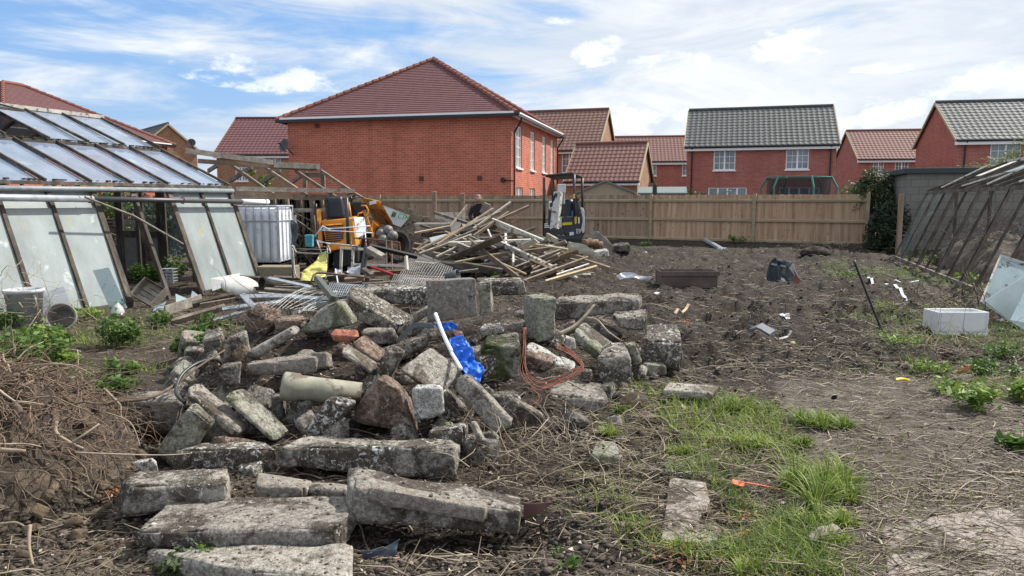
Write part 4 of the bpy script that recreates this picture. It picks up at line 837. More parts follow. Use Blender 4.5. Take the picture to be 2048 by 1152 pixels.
def headf(u_, v_):
    th_ = u_*2*math.pi; ph = v_*math.pi; x = math.sin(ph)*math.cos(th_); y = math.sin(ph)*math.sin(th_); z = math.cos(ph)
    sx_, sy_, sz_ = .078, .098, .115
    if z < -.1: sx_ *= 1+.28*(z+.1); sy_ *= 1+.12*(z+.1)
    px_, py_, pz_ = x*sx_, y*sy_, z*sz_
    if y > .5:     # face: brow, nose, chin
        py_ += .022*math.exp(-((x/.18)**2+((z+.08)/.22)**2)); py_ += .008*math.exp(-((z-.22)/.12)**2); py_ += .012*math.exp(-((x/.3)**2+((z+.85)/.2)**2)); py_ -= .012*(math.exp(-(((x-.38)/.16)**2+((z-.05)/.12)**2))+math.exp(-(((x+.38)/.16)**2+((z-.05)/.12)**2)))
    return hc+rt*px_+fwd*py_+upv*pz_
b.grid(headf, 40, 28)
for s_ in (-1, 1): b.lathe(hc+rt*s_*.078-upv*.01, rt*s_, [(0, .012), (.012, .016), (.026, .008), (.028, 0), (.0, -.01)], 10)
b.build('head', SKIN, man, smooth=True)
b = MB()
def hairf(u_, v_):
    p = headf(u_, v_*.52); th_ = u_*2*math.pi; y = math.sin(th_); d = (p-hc).normalized(); k_ = 1 if (v_ < .42 or y < .35) else 0
    return p+d*(.010 if k_ else -.012)
b.grid(hairf, 40, 16); b.build('hair', HAIR, man, smooth=True)
EYE = flat('eye', (.03, .02, .018), .3); b = MB()
for s_ in (-.03, .03): q = hc+rt*s_+fwd*.088+upv*.012; b.lathe(q, fwd, [(.0, .008), (.009, .004), (.011, -.01)], 8)
q = hc+fwd*.096-upv*.05; b.box(q, (.045, .01, .006), (rt, fwd, upv)); b.build('face_detail', EYE, man)
def hand(c, d, par, sgn):
    c = Vector(c); d = Vector(d).normalized(); s_ = d.cross(Vector((0, 1, 0))).normalized()*sgn
    j = [(*c, .036, .02), (*(c+d*.05), .042, .018)]; e = [(0, 1)]
    for i, L in enumerate((.07, .08, .075, .06)):
        o = s_*(-.03+.02*i); k0 = len(j); j += [(*(c+d*.085+o), .011), (*(c+d*(.085+L*.5)+o+Vector((0, .015, 0))), .0095), (*(c+d*(.085+L*.8)+o+Vector((0, .04, 0))), .0085)]; e += [(1, k0), (k0, k0+1), (k0+1, k0+2)]
    k0 = len(j); j += [(*(c+d*.03-s_*.05), .012), (*(c+d*.065-s_*.065+Vector((0, .02, 0))), .010)]; e += [(0, k0), (k0, k0+1)]
    skin_mesh('hand', SKIN, par, j, e, 1)
hand(M_(-.12, -.29, 1.09), (.6, -.2, .3), man, 1); hand(M_(.20, -.30, 1.26), (-.5, -.1, .5), man, -1)
b = MB(); b.prism([P(820+x/4.431, 340+y/4.431, 19.95) for x, y in ((615, 370), (655, 285), (712, 310), (700, 350), (635, 385))], (.02, .05, 0)); b.build('board_offcut', GREYW, label='pale board offcut held up by the man behind the timber pile', cat='board')

# ---------------------------------------------------------------- timber pile
def T4(x, y, D_=None):
    if D_ is None: D_ = 14.0+max(0, (990-y))/690*3.9
    return P(820+x/4.431, 340+y/4.431, D_)
WM = {'g': GREYW, 'o': OLDW, 'p': PALEW, 'b': BROWNW, 'w': WPAINT, 'd': DARKW}
planks = [
 (40, 560, 345, 500, 14, 'p', 'thin pale yellow batten sticking out left of the pile'), (215, 378, 600, 500, 22, 'o', 'dark grey board crossing high on the left of the pile'),
 (505, 325, 350, 520, 40, 'o', 'wide dark plank end pointing up left of the man'), (890, 285, 560, 520, 15, 'g', 'slim grey batten rising furthest up right of the man'),
 (872, 378, 560, 590, 26, 'b', 'brown board rising in the middle beside the orange one'), (1050, 322, 612, 520, 22, 'b', 'orange pale board pointing up to the right'),
 (800, 375, 540, 480, 24, 'g', 'light grey board end just below the man'), (730, 450, 1185, 640, 44, 'w', 'wide cream painted board sloping down right from the top'),
 (340, 655, 1070, 628, 32, 'w', 'long whitish board lying level across the pile'), (310, 545, 500, 622, 12, 'p', 'short pale lath near the blue grey board'),
 (515, 582, 1090, 845, 18, 'g', 'long thin batten crossing the middle down to the right'), (520, 622, 965, 962, 42, 'b', 'long wide brown plank sliding down the front of the pile'),
 (400, 820, 1080, 680, 14, 'p', 'pale batten low across the dark hollow of the pile'), (740, 760, 1235, 695, 28, 'b', 'notched brown board in the front hollow'),
 (930, 870, 1330, 715, 30, 'g', 'pale grey plank bridging the front right'), (1080, 862, 1330, 737, 14, 'p', 'narrow pale batten under the grey plank at front right'),
 (1090, 888, 1320, 772, 28, 'b', 'brown plank under the narrow pale batten'), (1010, 990, 1575, 780, 32, 'b', 'long tan plank reaching the ground at the front right'),
 (1070, 920, 1300, 842, 18, 'g', 'short grey plank behind the long tan plank'), (1300, 930, 1585, 835, 16, 'w', 'white lath at the front right edge'),
 (1200, 990, 1655, 857, 24, 'p', 'outermost pale yellow plank lying on the soil'), (1550, 800, 1770, 872, 24, 'b', 'pinkish board at the far right tip of the pile'),
 (1340, 738, 1560, 790, 30, 'b', 'brown board above the long tan plank'), (1060, 660, 1400, 712, 26, 'p', 'yellowish board behind the notched board'),
 (305, 922, 605, 880, 14, 'g', 'grey batten at the lower left foot'), (470, 828, 825, 890, 24, 'o', 'dark grey brown board low in the hollow'),
 (820, 832, 1030, 925, 13, 'p', 'short pale batten at the front foot of the pile'), (600, 612, 905, 600, 24, 'o', 'dark board under the cream board'),
 (60, 722, 385, 560, 22, 'b', 'brown plank on the left flank nearest the soil heap'), (80, 745, 545, 575, 18, 'g', 'grey plank on the left flank'),
 (60, 702, 160, 625, 14, 'o', 'short dark stick at the left tip'), (220, 692, 590, 535, 30, 'o', 'wide weathered plank on the left flank'),
 (230, 772, 505, 640, 16, 'g', 'narrow grey plank low on the left flank'), (912, 655, 915, 835, 34, 'w', 'upright white painted stub in the hollow'),
 (847, 570, 850, 690, 20, 'w', 'thin upright white stub behind the level board'), (690, 530, 720, 600, 14, 'w', 'tiny white stub near the middle'),
 (735, 345, 240, 665, 20, 'b', 'long brown plank rising from lower left to the man'), (740, 400, 380, 560, 22, 'g', 'grey plank below the long brown rising one'),
 (1110, 640, 1320, 700, 16, 'w', 'cream lath right of the wide cream board'), (960, 570, 1340, 700, 14, 'g', 'thin board edge beside the wide cream board')]
for (x0, y0, x1, y1, w, c, lb) in planks:
    a, e_ = T4(x0, y0), T4(x1, y1); D_ = (a.y+e_.y)/2; wd = max(.04, 1.22*w/4.431*D_/1479)
    b = MB(); b.beam(a, e_, .04 if wd > .07 else wd*.8, wd, up=(.1, -.5, 1)); b.build('plank', WM[c], label=lb if len(lb.split()) < 15 else lb, cat='plank', group='planks in the timber pile', bev=.003)
rr = random.Random(3)
for i in range(150):
    # loose planks buried in the heap: hull centre line
    t = rr.random(); cx = 150+1300*t; top = 420 if cx < 850 else 420+(cx-850)*.55
    cy = rr.uniform(top+50, min(940, 760+cx*.13)); a0 = T4(cx, cy); a0.y += rr.uniform(.25, 1.0); a0.z = max(.08, a0.z-rr.uniform(.1, .3))
    th = rr.choice([rr.uniform(.25, .75), rr.uniform(-.7, -.2), rr.uniform(-.15, .15)]); L = rr.uniform(.5, 2.2); d = Vector((math.cos(th), rr.uniform(-.5, .5), math.sin(th)*.55)).normalized()
    if cx > 1200 or cx < 350: L *= .5
    if a0.z-abs(d.z)*L/2 < .03: a0.z = .04+abs(d.z)*L/2
    b = MB(); b.beam(a0-d*L/2, a0+d*L/2, rr.choice([.025, .035, .05]), rr.uniform(.08, .26), up=(rr.uniform(-.5, .5), -.8, .8)); b.build('plank', WM[rr.choice('gggoobowd')], label='weathered loose plank buried among others in the timber pile', cat='plank', group='planks buried in the timber pile')
b = MB(); b.prism([T4(170, 600), T4(320, 565), T4(335, 585), T4(205, 665)], (0, .05, -.02)); b.build('board_offcut', flat('blue_grey_board', (.30, .34, .35), .7), label='blue grey painted board on the left flank of the timber pile', cat='board')
b = MB(); b.prism([T4(370, 470), T4(470, 440), T4(440, 510), T4(360, 550)], (0, .05, 0)); b.build('board_offcut', flat('slate_board', (.12, .11, .11), .7), label='dark grey board end above the blue grey board', cat='board')
for i in range(16):
    a = T4(840+rr.uniform(0, 60), 430+i*5, 17); e_ = T4(rr.uniform(960, 1170), 350+i*12, 17.6); b = MB(); b.tube([a, a.lerp(e_, .5)+Vector((0, 0, .04)), e_], .006, 4); b.build('wire_rod', RUST, label='thin rusty wire rod fanning out of the timber pile', cat='wire rod', group='wire rods in the timber pile')
b = MB(); b.box(T4(260, 480, 17.3), (1.1, .6, .05)); b.box(T4(250, 502, 17.2), (1.0, .5, .12)); b.build('stacked_sheets', GREYW, label='flat stacked sheets between the soil heap and timber pile', cat='sheets')
b = MB(); b.prism([P(870, 425, 22), P(930, 425, 22), P(930, 447, 22), P(870, 447, 22)], (0, .06, 0)); b.build('painted_board', WPAINT, label='pale painted panel standing between the two tall posts', cat='panel')
# ---------------------------------------------------------------- rubble: broken concrete blocks
def h3(ix, iy, iz, s):
    n = (ix*374761393+iy*668265263+iz*2147483647+s*982451653) & 0xffffffff
    n = ((n ^ (n >> 13))*1274126177) & 0xffffffff
    return ((n ^ (n >> 16)) & 0xffff)/65535.0
def vn3(p, s=0):
    i = np.floor(p).astype(np.int64); f = p-i; f = f*f*(3-2*f); r = 0
    for dx_ in (0, 1):
        for dy_ in (0, 1):
            for dz_ in (0, 1):
                w = (f[:, 0] if dx_ else 1-f[:, 0])*(f[:, 1] if dy_ else 1-f[:, 1])*(f[:, 2] if dz_ else 1-f[:, 2])
                r = r+w*h3(i[:, 0]+dx_, i[:, 1]+dy_, i[:, 2]+dz_, s)
    return r
def fb3(p, s=0, o=4):
    r = 0; a = .5
    for i in range(o): r = r+a*vn3(p, s+i*13); p = p*2.07+3.3; a *= .5
    return r-.47
def rubble_mat(name, light, dark, dirt, dth, wth, moss=None, mth=.6, speck=.0, grit=34):
    m = bpy.data.materials.new(name); m.use_nodes = True; k = NT(m.node_tree); p = m.node_tree.nodes['Principled BSDF']
    tc = k.node('ShaderNodeTexCoord'); oi = k.node('ShaderNodeObjectInfo'); rv = k.math('MULTIPLY', oi.outputs['Random'], 53.0)
    va = k.node('ShaderNodeVectorMath', operation='ADD'); k.l.new(tc.outputs['Object'], va.inputs[0]); k.l.new(k.comb(rv, rv, rv), va.inputs[1]); v = va.outputs[0]
    light = tuple(min(1, c*1.08) for c in light); dirt = tuple(c*.85 for c in dirt); dark = tuple(c*.8 for c in dark); dth -= .03
    fine = k.noise(v, grit, 5, .75); mid = k.noise(v, 7, 6, .68, .4); lo = k.noise(v, 2.6, 5, .6, .5)
    col = k.mix(k.smooth(fine, .38, .62), dark, light)
    ag = k.voro(v, 62); col = k.mix(k.math('MULTIPLY', k.smooth(ag, .28, .12), .55), col, tuple(min(1, c*1.5) for c in light))
    dm = k.smooth(k.math('ADD', k.math('MULTIPLY', lo, .55), k.math('MULTIPLY', mid, .45)), dth, dth+.075)
    soilc = k.mix(k.smooth(fine, .35, .7), tuple(c*.55 for c in dirt), tuple(c*1.35 for c in dirt))
    col = k.mix(k.math('MULTIPLY', dm, .92), col, soilc)
    if wth < 1:
        wn = k.math('ADD', k.math('MULTIPLY', k.noise(v, 25, 5, .8, .6), .68), k.math('MULTIPLY', k.noise(v, 2.6, 4, .6), .32))
        col = k.mix(k.smooth(wn, wth, wth+.05), col, (.66, .67, .65))
    cr = k.math('MULTIPLY', k.smooth(k.noise(v, 27, 4, .8, .8), .585, .63), k.smooth(lo, .40, .55)); col = k.mix(k.math('MULTIPLY', cr, .75 if wth < 1 else .35), col, (.58, .57, .54))
    pit = k.smooth(k.noise(v, 31, 4, .8, .5), .415, .37); col = k.mix(k.math('MULTIPLY', pit, .45), col, (.035, .029, .024))
    if speck: col = k.mix(k.smooth(k.voro(v, 24), .16, .09), col, (.03, .028, .025))
    if moss:
        mm = k.smooth(k.math('ADD', k.math('MULTIPLY', k.noise(v, 3.1, 5, .65), .7), k.math('MULTIPLY', mid, .3)), mth, mth+.09)
        col = k.mix(k.math('MULTIPLY', mm, .8), col, k.mix(k.smooth(fine, .35, .65), tuple(c*.5 for c in moss), moss))
    k.l.new(col, p.inputs['Base Color']); p.inputs['Roughness'].default_value = .93; p.inputs['Specular IOR Level'].default_value = .25
    b = k.node('ShaderNodeBump'); b.inputs['Strength'].default_value = 1.0; b.inputs['Distance'].default_value = .018
    k.l.new(k.math('ADD', k.math('ADD', fine, k.math('MULTIPLY', dm, .5)), k.math('MULTIPLY', k.noise(v, 90, 3, .7), .4)), b.inputs['Height']); k.l.new(b.outputs[0], p.inputs['Normal']); return m
SOILC = (.085, .066, .052)
RM = {
 'L': rubble_mat('pale_concrete', (.40, .375, .33), (.25, .23, .20), (.14, .115, .09), .56, 1, speck=1),
 'T': rubble_mat('tan_slab', (.30, .27, .235), (.22, .195, .165), (.11, .09, .07), .60, .66),
 'M': rubble_mat('muddy_concrete', (.33, .305, .27), (.19, .17, .15), SOILC, .50, .615),
 'S': rubble_mat('speckled_concrete', (.38, .355, .31), (.20, .18, .155), (.095, .077, .06), .47, .55),
 'G': rubble_mat('mossy_grey_concrete', (.34, .335, .28), (.21, .205, .17), (.12, .10, .08), .54, 1, (.16, .18, .085), .50),
 'D': rubble_mat('dark_stone', (.20, .19, .175), (.10, .095, .085), (.06, .05, .042), .5, .66),
 'B': rubble_mat('brown_stone', (.30, .22, .175), (.17, .12, .095), (.12, .085, .065), .5, .66),
 'W': rubble_mat('whitened_concrete', (.50, .49, .46), (.28, .265, .24), (.12, .10, .08), .55, .51),
 'K': rubble_mat('red_brick_piece', (.40, .15, .095), (.27, .095, .06), (.22, .13, .10), .58, .64),
 'V': rubble_mat('green_moss_block', (.27, .265, .22), (.15, .145, .115), (.055, .05, .03), .47, .63, (.055, .075, .015), .44)}
def bark(p): return p
def fastmesh(name, co, quads, mt, smooth=True):
    me = bpy.data.meshes.new(name); me.vertices.add(len(co)); me.vertices.foreach_set('co', np.ascontiguousarray(co, np.float32).ravel())
    q = np.ascontiguousarray(quads, np.int32); kk = q.shape[1]; me.loops.add(q.size); me.loops.foreach_set('vertex_index', q.ravel()); me.polygons.add(len(q))
    me.polygons.foreach_set('loop_start', np.arange(0, q.size, kk, dtype=np.int32)); me.polygons.foreach_set('loop_total', np.full(len(q), kk, np.int32)); me.update(calc_edges=True)
    if smooth: me.polygons.foreach_set('use_smooth', np.ones(len(q), bool))
    for m in (mt if isinstance(mt, (list, tuple)) else [mt]): me.materials.append(m)
    return me
TOPS = []
def rough_hexa(c8, n, kk, amp, seed, res=None):
    """c8: 8 corners (front TL,TR,BR,BL, back TL,TR,BR,BL) -> displaced verts, quads"""
    c = np.array([tuple(v_) for v_ in c8], float)
    ln = [np.linalg.norm(c[1]-c[0]), np.linalg.norm(c[3]-c[0]), np.linalg.norm(c[4]-c[0])]
    ns = [int(np.clip(l/(res or .016), 5, 56)) for l in ln]
    P_, Q_ = [], []; off = 0
    for ax in range(3):
        o1, o2 = [a for a in range(3) if a != ax]
        for s_ in (0, 1):
            A_ = np.linspace(0, 1, ns[o1]+1); B_ = np.linspace(0, 1, ns[o2]+1); gA, gB = np.meshgrid(A_, B_, indexing='ij')
            p = np.zeros(gA.shape+(3,)); p[..., o1] = gA; p[..., o2] = gB; p[..., ax] = s_; n0, n1 = gA.shape
            i = (np.arange(n0-1)[:, None]*n1+np.arange(n1-1)[None, :]).ravel()+off; q = np.stack([i, i+1, i+n1+1, i+n1], -1)
            if (s_ == 0) != (ax == 1): q = q[:, ::-1]
            P_.append(p.reshape(-1, 3)); Q_.append(q); off += n0*n1
    p = np.concatenate(P_); Q = np.concatenate(Q_)
    def tri_(p):
        u_, v_, w_ = p[:, 0:1], p[:, 1:2], p[:, 2:3]
        f = (c[0]*(1-u_)+c[1]*u_)*(1-v_)+(c[3]*(1-u_)+c[2]*u_)*v_; b_ = (c[4]*(1-u_)+c[5]*u_)*(1-v_)+(c[7]*(1-u_)+c[6]*u_)*v_
        return f*(1-w_)+b_*w_
    q = (p-.5)*2; w0 = tri_(p); chip = fb3(w0*5.5+seed, seed, 3)
    L = np.array(ln); edge = np.sort((1-np.abs(q))*L/2, axis=1)[:, :2].sum(1)      # metres to the nearest edge
    nk = (np.abs(q)**kk).sum(1)**(1/kk); q = q/np.maximum(1, nk)[:, None]
    w1 = tri_(q/2+.5)
    if kk < 20:
        rs = np.random.default_rng(seed+900); cen = c.mean(0); ndir = []
        for ci in rs.permutation(8)[:5]: ndir.append((c[ci]-cen, rs.uniform(.80, .97)))
        for _ in range(4):
            i1, i2 = rs.choice([(0, 1), (1, 2), (2, 3), (3, 0), (4, 5), (0, 4), (1, 5), (2, 6), (3, 7), (5, 6)]); ndir.append(((c[i1]+c[i2])/2-cen, rs.uniform(.90, 1.0)))
        for (nd, fr_) in ndir:
            l_ = np.linalg.norm(nd); nd = nd/l_+rs.normal(0, .22, 3); nd /= np.linalg.norm(nd); mx_s = ((c-cen)@nd).max(); lim = mx_s*fr_; over = (w1-cen)@nd-lim
            w1 = w1-nd*np.maximum(over, 0)[:, None]*.93
    ax3 = np.array([c[1]-c[0], c[3]-c[0], c[4]-c[0]]); ax3 = ax3/np.linalg.norm(ax3, axis=1)[:, None]
    nv = np.sign(q)*np.abs(q)**8; nv = nv@ax3; nv = nv/(np.linalg.norm(nv, axis=1)[:, None]+1e-9)
    sz = min(ln); d = fb3(w0*8+seed*1.7, seed+5, 4)*amp+fb3(w0*30+seed, seed+9, 3)*amp*.35
    d = d-np.clip(chip+.06, 0, 1)*np.exp(-edge/.03)*min(.11, sz*.42)*1.5-np.exp(-edge/.012)*.006
    if kk < 24: d = d+fb3(w0*3.4+seed*2.3, seed+21, 2)*min(sz*.30, .05)
    out = w1+nv*d[:, None]
    up_ = np.nonzero(nv[:, 2] > .72)[0]
    if len(up_) and sz > .05:
        pk = np.random.default_rng(seed+5).choice(up_, max(4, len(up_)//14)); TOPS.append(out[pk])
    return out, Q
BN = [0]
def block(label, mt, D_, fr, bk, dD=.25, amp=.012, kk=14, tl=0.0, name='concrete_block', cat='concrete block', group=None, parent=None, res=None):
    """fr: front face pixels TL,TR,BR,BL at depth D_ (top leans back by tl); bk: back top-left/right pixels at depth D_+dD"""
    BN[0] += 1; f = [P(x, y, D_+(tl if i < 2 else 0)) for i, (x, y) in enumerate(fr)]; t0, t1 = P(*bk[0], D_+tl+dD), P(*bk[1], D_+tl+dD)
    c8 = [f[0], f[1], f[2], f[3], t0, t1, t1+(f[2]-f[1]), t0+(f[3]-f[0])]
    cc = sum(c8, Vector())/8
    if parent is None and kk < 24: c8 = [cc+(p_-cc)*1.09 for p_ in c8]
    co, Q = rough_hexa(c8, 0, max(kk, 10), amp*1.25, BN[0], res)
    if parent is None: org = np.array([co[:, 0].mean(), co[:, 1].mean(), co[:, 2].min()])
    else: org = np.array(WL[parent])
    me = fastmesh(name, co-org, Q, RM[mt]); o = bpy.data.objects.new(name, me); COL.objects.link(o)
    if parent is None: o.location = org; tag(o, label, cat, group)
    else: o.parent = parent
    WL[o] = Vector(org); return o
GB = 'broken concrete blocks in the rubble heap'
bl_ = [
 ('stepped concrete kerb, widest piece at the bottom left, strewn with orange grit', 'M', 3.15, [(272, 1062), (702, 1052), (706, 1098), (280, 1100)], [(340, 1000), (694, 990)], .42, .014, 12),
 ('long speckled beam lying behind the front pieces with a whitened right end', 'S', 4.12, [(548, 892), (924, 895), (936, 962), (540, 936)], [(598, 873), (905, 879)], .25, .016, 7),
 ('grey speckled block left of the long speckled beam', 'S', 4.22, [(346, 899), (552, 893), (556, 966), (342, 946)], [(392, 885), (528, 882)], .25, .018, 7),
 ('rough block at the far left of the front row behind the crumpled sheet', 'S', 3.52, [(238, 972), (466, 962), (464, 1010), (232, 1040)], [(268, 943), (460, 940)], .3, .018, 7),
 ('small whitened chunk beside the roots above the front left block', 'W', 4.15, [(262, 926), (312, 918), (318, 950), (246, 952)], [(276, 918), (306, 914)], .14, .02, 5),
 ('narrow grey coping piece in the front row between two speckled blocks', 'T', 3.7, [(506, 966), (612, 976), (610, 1002), (503, 996)], [(514, 943), (624, 963)], .16, .008, 16),
 ('mud covered stub continuing right of the narrow coping piece', 'M', 3.74, [(614, 974), (696, 980), (700, 1006), (614, 1002)], [(626, 963), (698, 969)], .14, .012, 9),
 ('grey slab standing on its edge at the left foot of the heap', 'G', 4.35, [(379, 811), (424, 848), (350, 944), (310, 904)], [(388, 806), (432, 843)], .16, .006, 18),
 ('long weathered slab sliding down left, nearest the standing slab', 'M', 4.5, [(371, 781), (476, 860), (466, 877), (372, 798)], [(400, 764), (500, 846)], .22, .010, 12),
 ('second long pale slab sliding down, right of the weathered one', 'G', 4.6, [(450, 788), (541, 866), (540, 882), (452, 804)], [(490, 776), (577, 858)], .2, .010, 12),
 ('big rounded muddy block lying at the left behind the roots', 'M', 4.8, [(232, 802), (368, 798), (350, 868), (230, 866)], [(262, 786), (352, 783)], .35, .02, 5),
 ('level slab with rusty left end above the clay pipe', 'T', 5.3, [(486, 729), (637, 714), (628, 749), (488, 752)], [(502, 721), (606, 708)], .2, .010, 14),
 ('pale thick slab tilted up to the right above the level slab', 'L', 5.6, [(496, 706), (578, 657), (592, 669), (513, 718)], [(508, 697), (588, 649)], .22, .010, 12),
 ('large pale mossy triangular block at the upper left of the heap', 'G', 6.05, [(636, 626), (676, 602), (708, 650), (601, 668)], [(648, 612), (690, 597)], .25, .012, 12),
 ('long dark mossy beam tilted down to the right at the top left', 'S', 6.3, [(692, 588), (803, 652), (796, 674), (698, 636)], [(712, 568), (829, 631)], .32, .014, 10),
 ('flat dark slab with white spots behind the tilted mossy beam', 'S', 7.0, [(726, 581), (856, 577), (850, 612), (744, 606)], [(734, 568), (858, 565)], .35, .012, 10),
 ('smooth square tan slab standing upright at the top of the heap', 'T', 6.35, [(860, 561), (952, 556), (957, 633), (863, 647)], [(850, 559), (942, 554)], .10, .004, 30),
 ('green stained slab edge just right of the square tan slab', 'G', 6.5, [(954, 568), (981, 566), (984, 629), (957, 634)], [(959, 562), (986, 561)], .12, .006, 20),
 ('dark block with white patches behind the top right of the square slab', 'S', 6.95, [(958, 564), (1047, 560), (1052, 590), (986, 594)], [(952, 556), (1042, 553)], .2, .010, 12),
 ('upright pale cube with two clean faces on the top right', 'G', 6.1, [(1070, 599), (1114, 597), (1115, 675), (1074, 684)], [(1045, 591), (1090, 585)], .3, .007, 20),
 ('long dark beam with a pale top edge behind the upright cube', 'M', 7.3, [(1108, 604), (1274, 599), (1272, 624), (1112, 642)], [(1118, 590), (1277, 586)], .3, .010, 12),
 ('small flat block at the right end below the long dark beam', 'S', 7.1, [(1224, 634), (1292, 636), (1288, 663), (1238, 656)], [(1230, 618), (1293, 617)], .25, .012, 8),
 ('big mossy cube with a whitened top in the middle of the heap', 'V', 5.55, [(962, 692), (1043, 692), (1039, 790), (962, 772)], [(974, 672), (1034, 668)], .36, .012, 16),
 ('dark rock wedged under the big mossy cube', 'S', 5.1, [(972, 792), (1040, 792), (1050, 830), (968, 820)], [(980, 782), (1030, 784)], .2, .02, 5),
 ('white edged slab sloping right behind the orange wires', 'W', 5.8, [(1053, 696), (1147, 741), (1130, 756), (1056, 712)], [(1062, 683), (1152, 723)], .2, .010, 12),
 ('pale grey slab tipped down right near the snapped branch', 'G', 6.2, [(1150, 660), (1214, 714), (1190, 722), (1150, 682)], [(1168, 642), (1235, 692)], .25, .008, 14),
 ('round lump of aggregate concrete at the right of the heap', 'S', 5.9, [(1188, 714), (1262, 712), (1266, 782), (1198, 772)], [(1206, 688), (1250, 684)], .3, .022, 4.5),
 ('thin wedge between the round lump and the white topped block', 'G', 6.15, [(1248, 692), (1272, 690), (1285, 726), (1266, 733)], [(1250, 684), (1270, 684)], .12, .008, 12),
 ('square block with a white crusted top at the right end of the heap', 'S', 6.35, [(1283, 680), (1365, 682), (1362, 748), (1285, 722)], [(1294, 652), (1354, 648)], .42, .012, 14),
 ('greenish stone half buried below the white topped block', 'G', 6.25, [(1284, 726), (1332, 730), (1332, 754), (1280, 750)], [(1292, 720), (1328, 722)], .2, .012, 6),
 ('big angular boulder with a mortar ridge at the lower right', 'M', 5.3, [(1092, 784), (1214, 802), (1196, 860), (1090, 822)], [(1112, 758), (1206, 766)], .35, .018, 7),
 ('square pale slab with dark specks lying tilted in the centre', 'L', 4.98, [(862, 690), (924, 742), (876, 788), (797, 738)], [(866, 700), (927, 752)], .10, .004, 30, .28),
 ('reddish brown pointed boulder at the centre front', 'B', 4.72, [(760, 754), (800, 776), (828, 862), (703, 842)], [(774, 748), (822, 796)], .3, .018, 7),
 ('white crusted lump right of the brown boulder', 'W', 4.62, [(822, 778), (884, 774), (890, 828), (824, 850)], [(832, 769), (878, 768)], .22, .018, 6),
 ('long brown grey slab sliding down to the lower right', 'M', 4.72, [(902, 772), (934, 752), (1026, 845), (990, 868)], [(908, 766), (940, 747)], .14, .010, 12, .15),
 ('speckled stub lying left of the square pale slab', 'S', 5.25, [(774, 694), (806, 704), (776, 770), (737, 786)], [(784, 689), (812, 700)], .18, .012, 8),
 ('dark lump above the square pale slab', 'M', 5.5, [(812, 686), (856, 670), (864, 694), (802, 722)], [(822, 676), (850, 664)], .2, .018, 6),
 ('grey pink brick shaped block next to the red brick', 'B', 5.5, [(706, 684), (752, 716), (748, 731), (706, 695)], [(730, 668), (773, 701)], .18, .006, 16),
 ('small grooved pale slab tilted below the red brick', 'L', 5.3, [(683, 702), (745, 740), (740, 748), (682, 712)], [(697, 688), (758, 727)], .14, .005, 18),
 ('dark gritty block leaning right under the clay pipe', 'S', 4.68, [(655, 798), (710, 806), (652, 872), (610, 866)], [(662, 792), (716, 800)], .2, .016, 7),
 ('dark smooth stone under the middle of the clay pipe', 'D', 4.9, [(570, 806), (626, 802), (606, 868), (566, 866)], [(576, 800), (630, 798)], .18, .012, 9),
 ('upright dark stone left of the smooth one below the pipe', 'D', 5.0, [(540, 790), (566, 795), (570, 850), (545, 846)], [(546, 785), (572, 790)], .15, .012, 9),
 ('muddy block with a pale rim in front of the long brown slab', 'S', 4.38, [(858, 864), (932, 850), (930, 895), (860, 888)], [(866, 854), (936, 843)], .2, .014, 8),
 ('thin pale slab leaning on the muddy block with pale rim', 'L', 4.33, [(934, 846), (950, 844), (970, 882), (957, 892)], [(940, 842), (955, 841)], .08, .004, 18),
 ('lumpy grey stone at the foot of the long brown slab', 'M', 4.5, [(948, 870), (985, 862), (1002, 882), (962, 894)], [(955, 864), (988, 858)], .15, .014, 5),
 ('brown rock at the upper left edge beside the pale slab', 'B', 6.2, [(548, 641), (612, 636), (600, 658), (555, 664)], [(556, 632), (606, 629)], .3, .014, 6),
 ('rough white flecked rock at the left shoulder of the heap', 'S', 5.75, [(446, 684), (496, 664), (502, 716), (447, 722)], [(458, 672), (494, 656)], .3, .02, 5),
 ('muddy rock below the left shoulder, beside the black hose', 'M', 5.1, [(434, 738), (486, 724), (480, 772), (442, 776)], [(444, 730), (484, 718)], .2, .018, 6),
 ('grey rocks slab behind the red brick', 'M', 5.9, [(722, 662), (790, 660), (800, 690), (730, 690)], [(728, 655), (786, 654)], .25, .014, 6),
 ('yellowish flat block left of the upright pale cube', 'L', 6.35, [(1000, 649), (1048, 647), (1050, 664), (1003, 662)], [(1002, 640), (1040, 636)], .25, .006, 18),
 ('brown block under the yellowish flat block', 'B', 6.2, [(1006, 664), (1048, 666), (1050, 690), (1010, 688)], [(1008, 660), (1046, 660)], .2, .01, 10),
 ('white and muddy slab left of the yellowish block', 'W', 6.3, [(960, 656), (1004, 652), (1008, 668), (964, 674)], [(966, 648), (1004, 645)], .2, .012, 8),
 ('brown stub beside the right face of the upright cube', 'M', 6.4, [(1116, 656), (1150, 643), (1152, 665), (1118, 677)], [(1120, 650), (1150, 637)], .2, .01, 8),
 ('small white crusted stone under the snapped branch', 'W', 6.1, [(1124, 672), (1150, 678), (1150, 702), (1130, 700)], [(1130, 668), (1152, 674)], .12, .014, 5),
 ('little rock at the right end of the orange wires', 'S', 5.6, [(1162, 742), (1186, 742), (1184, 766), (1160, 762)], [(1166, 737), (1184, 738)], .14, .014, 5),
 ('slanting pale slab between dark slab and square tan slab', 'M', 6.85, [(800, 641), (858, 612), (862, 628), (812, 657)], [(806, 636), (860, 607)], .2, .008, 12),
 ('loose light stone at the bottom edge on the stepped kerb', 'L', 2.98, [(520, 1136), (584, 1122), (600, 1160), (516, 1166)], [(548, 1118), (588, 1112)], .1, .01, 8),
 ('clean pale kerb stone lying on the soil right of the heap', 'L', 5.62, [(1323, 778), (1428, 786), (1420, 804), (1323, 795)], [(1337, 763), (1441, 771)], .28, .004, 26),
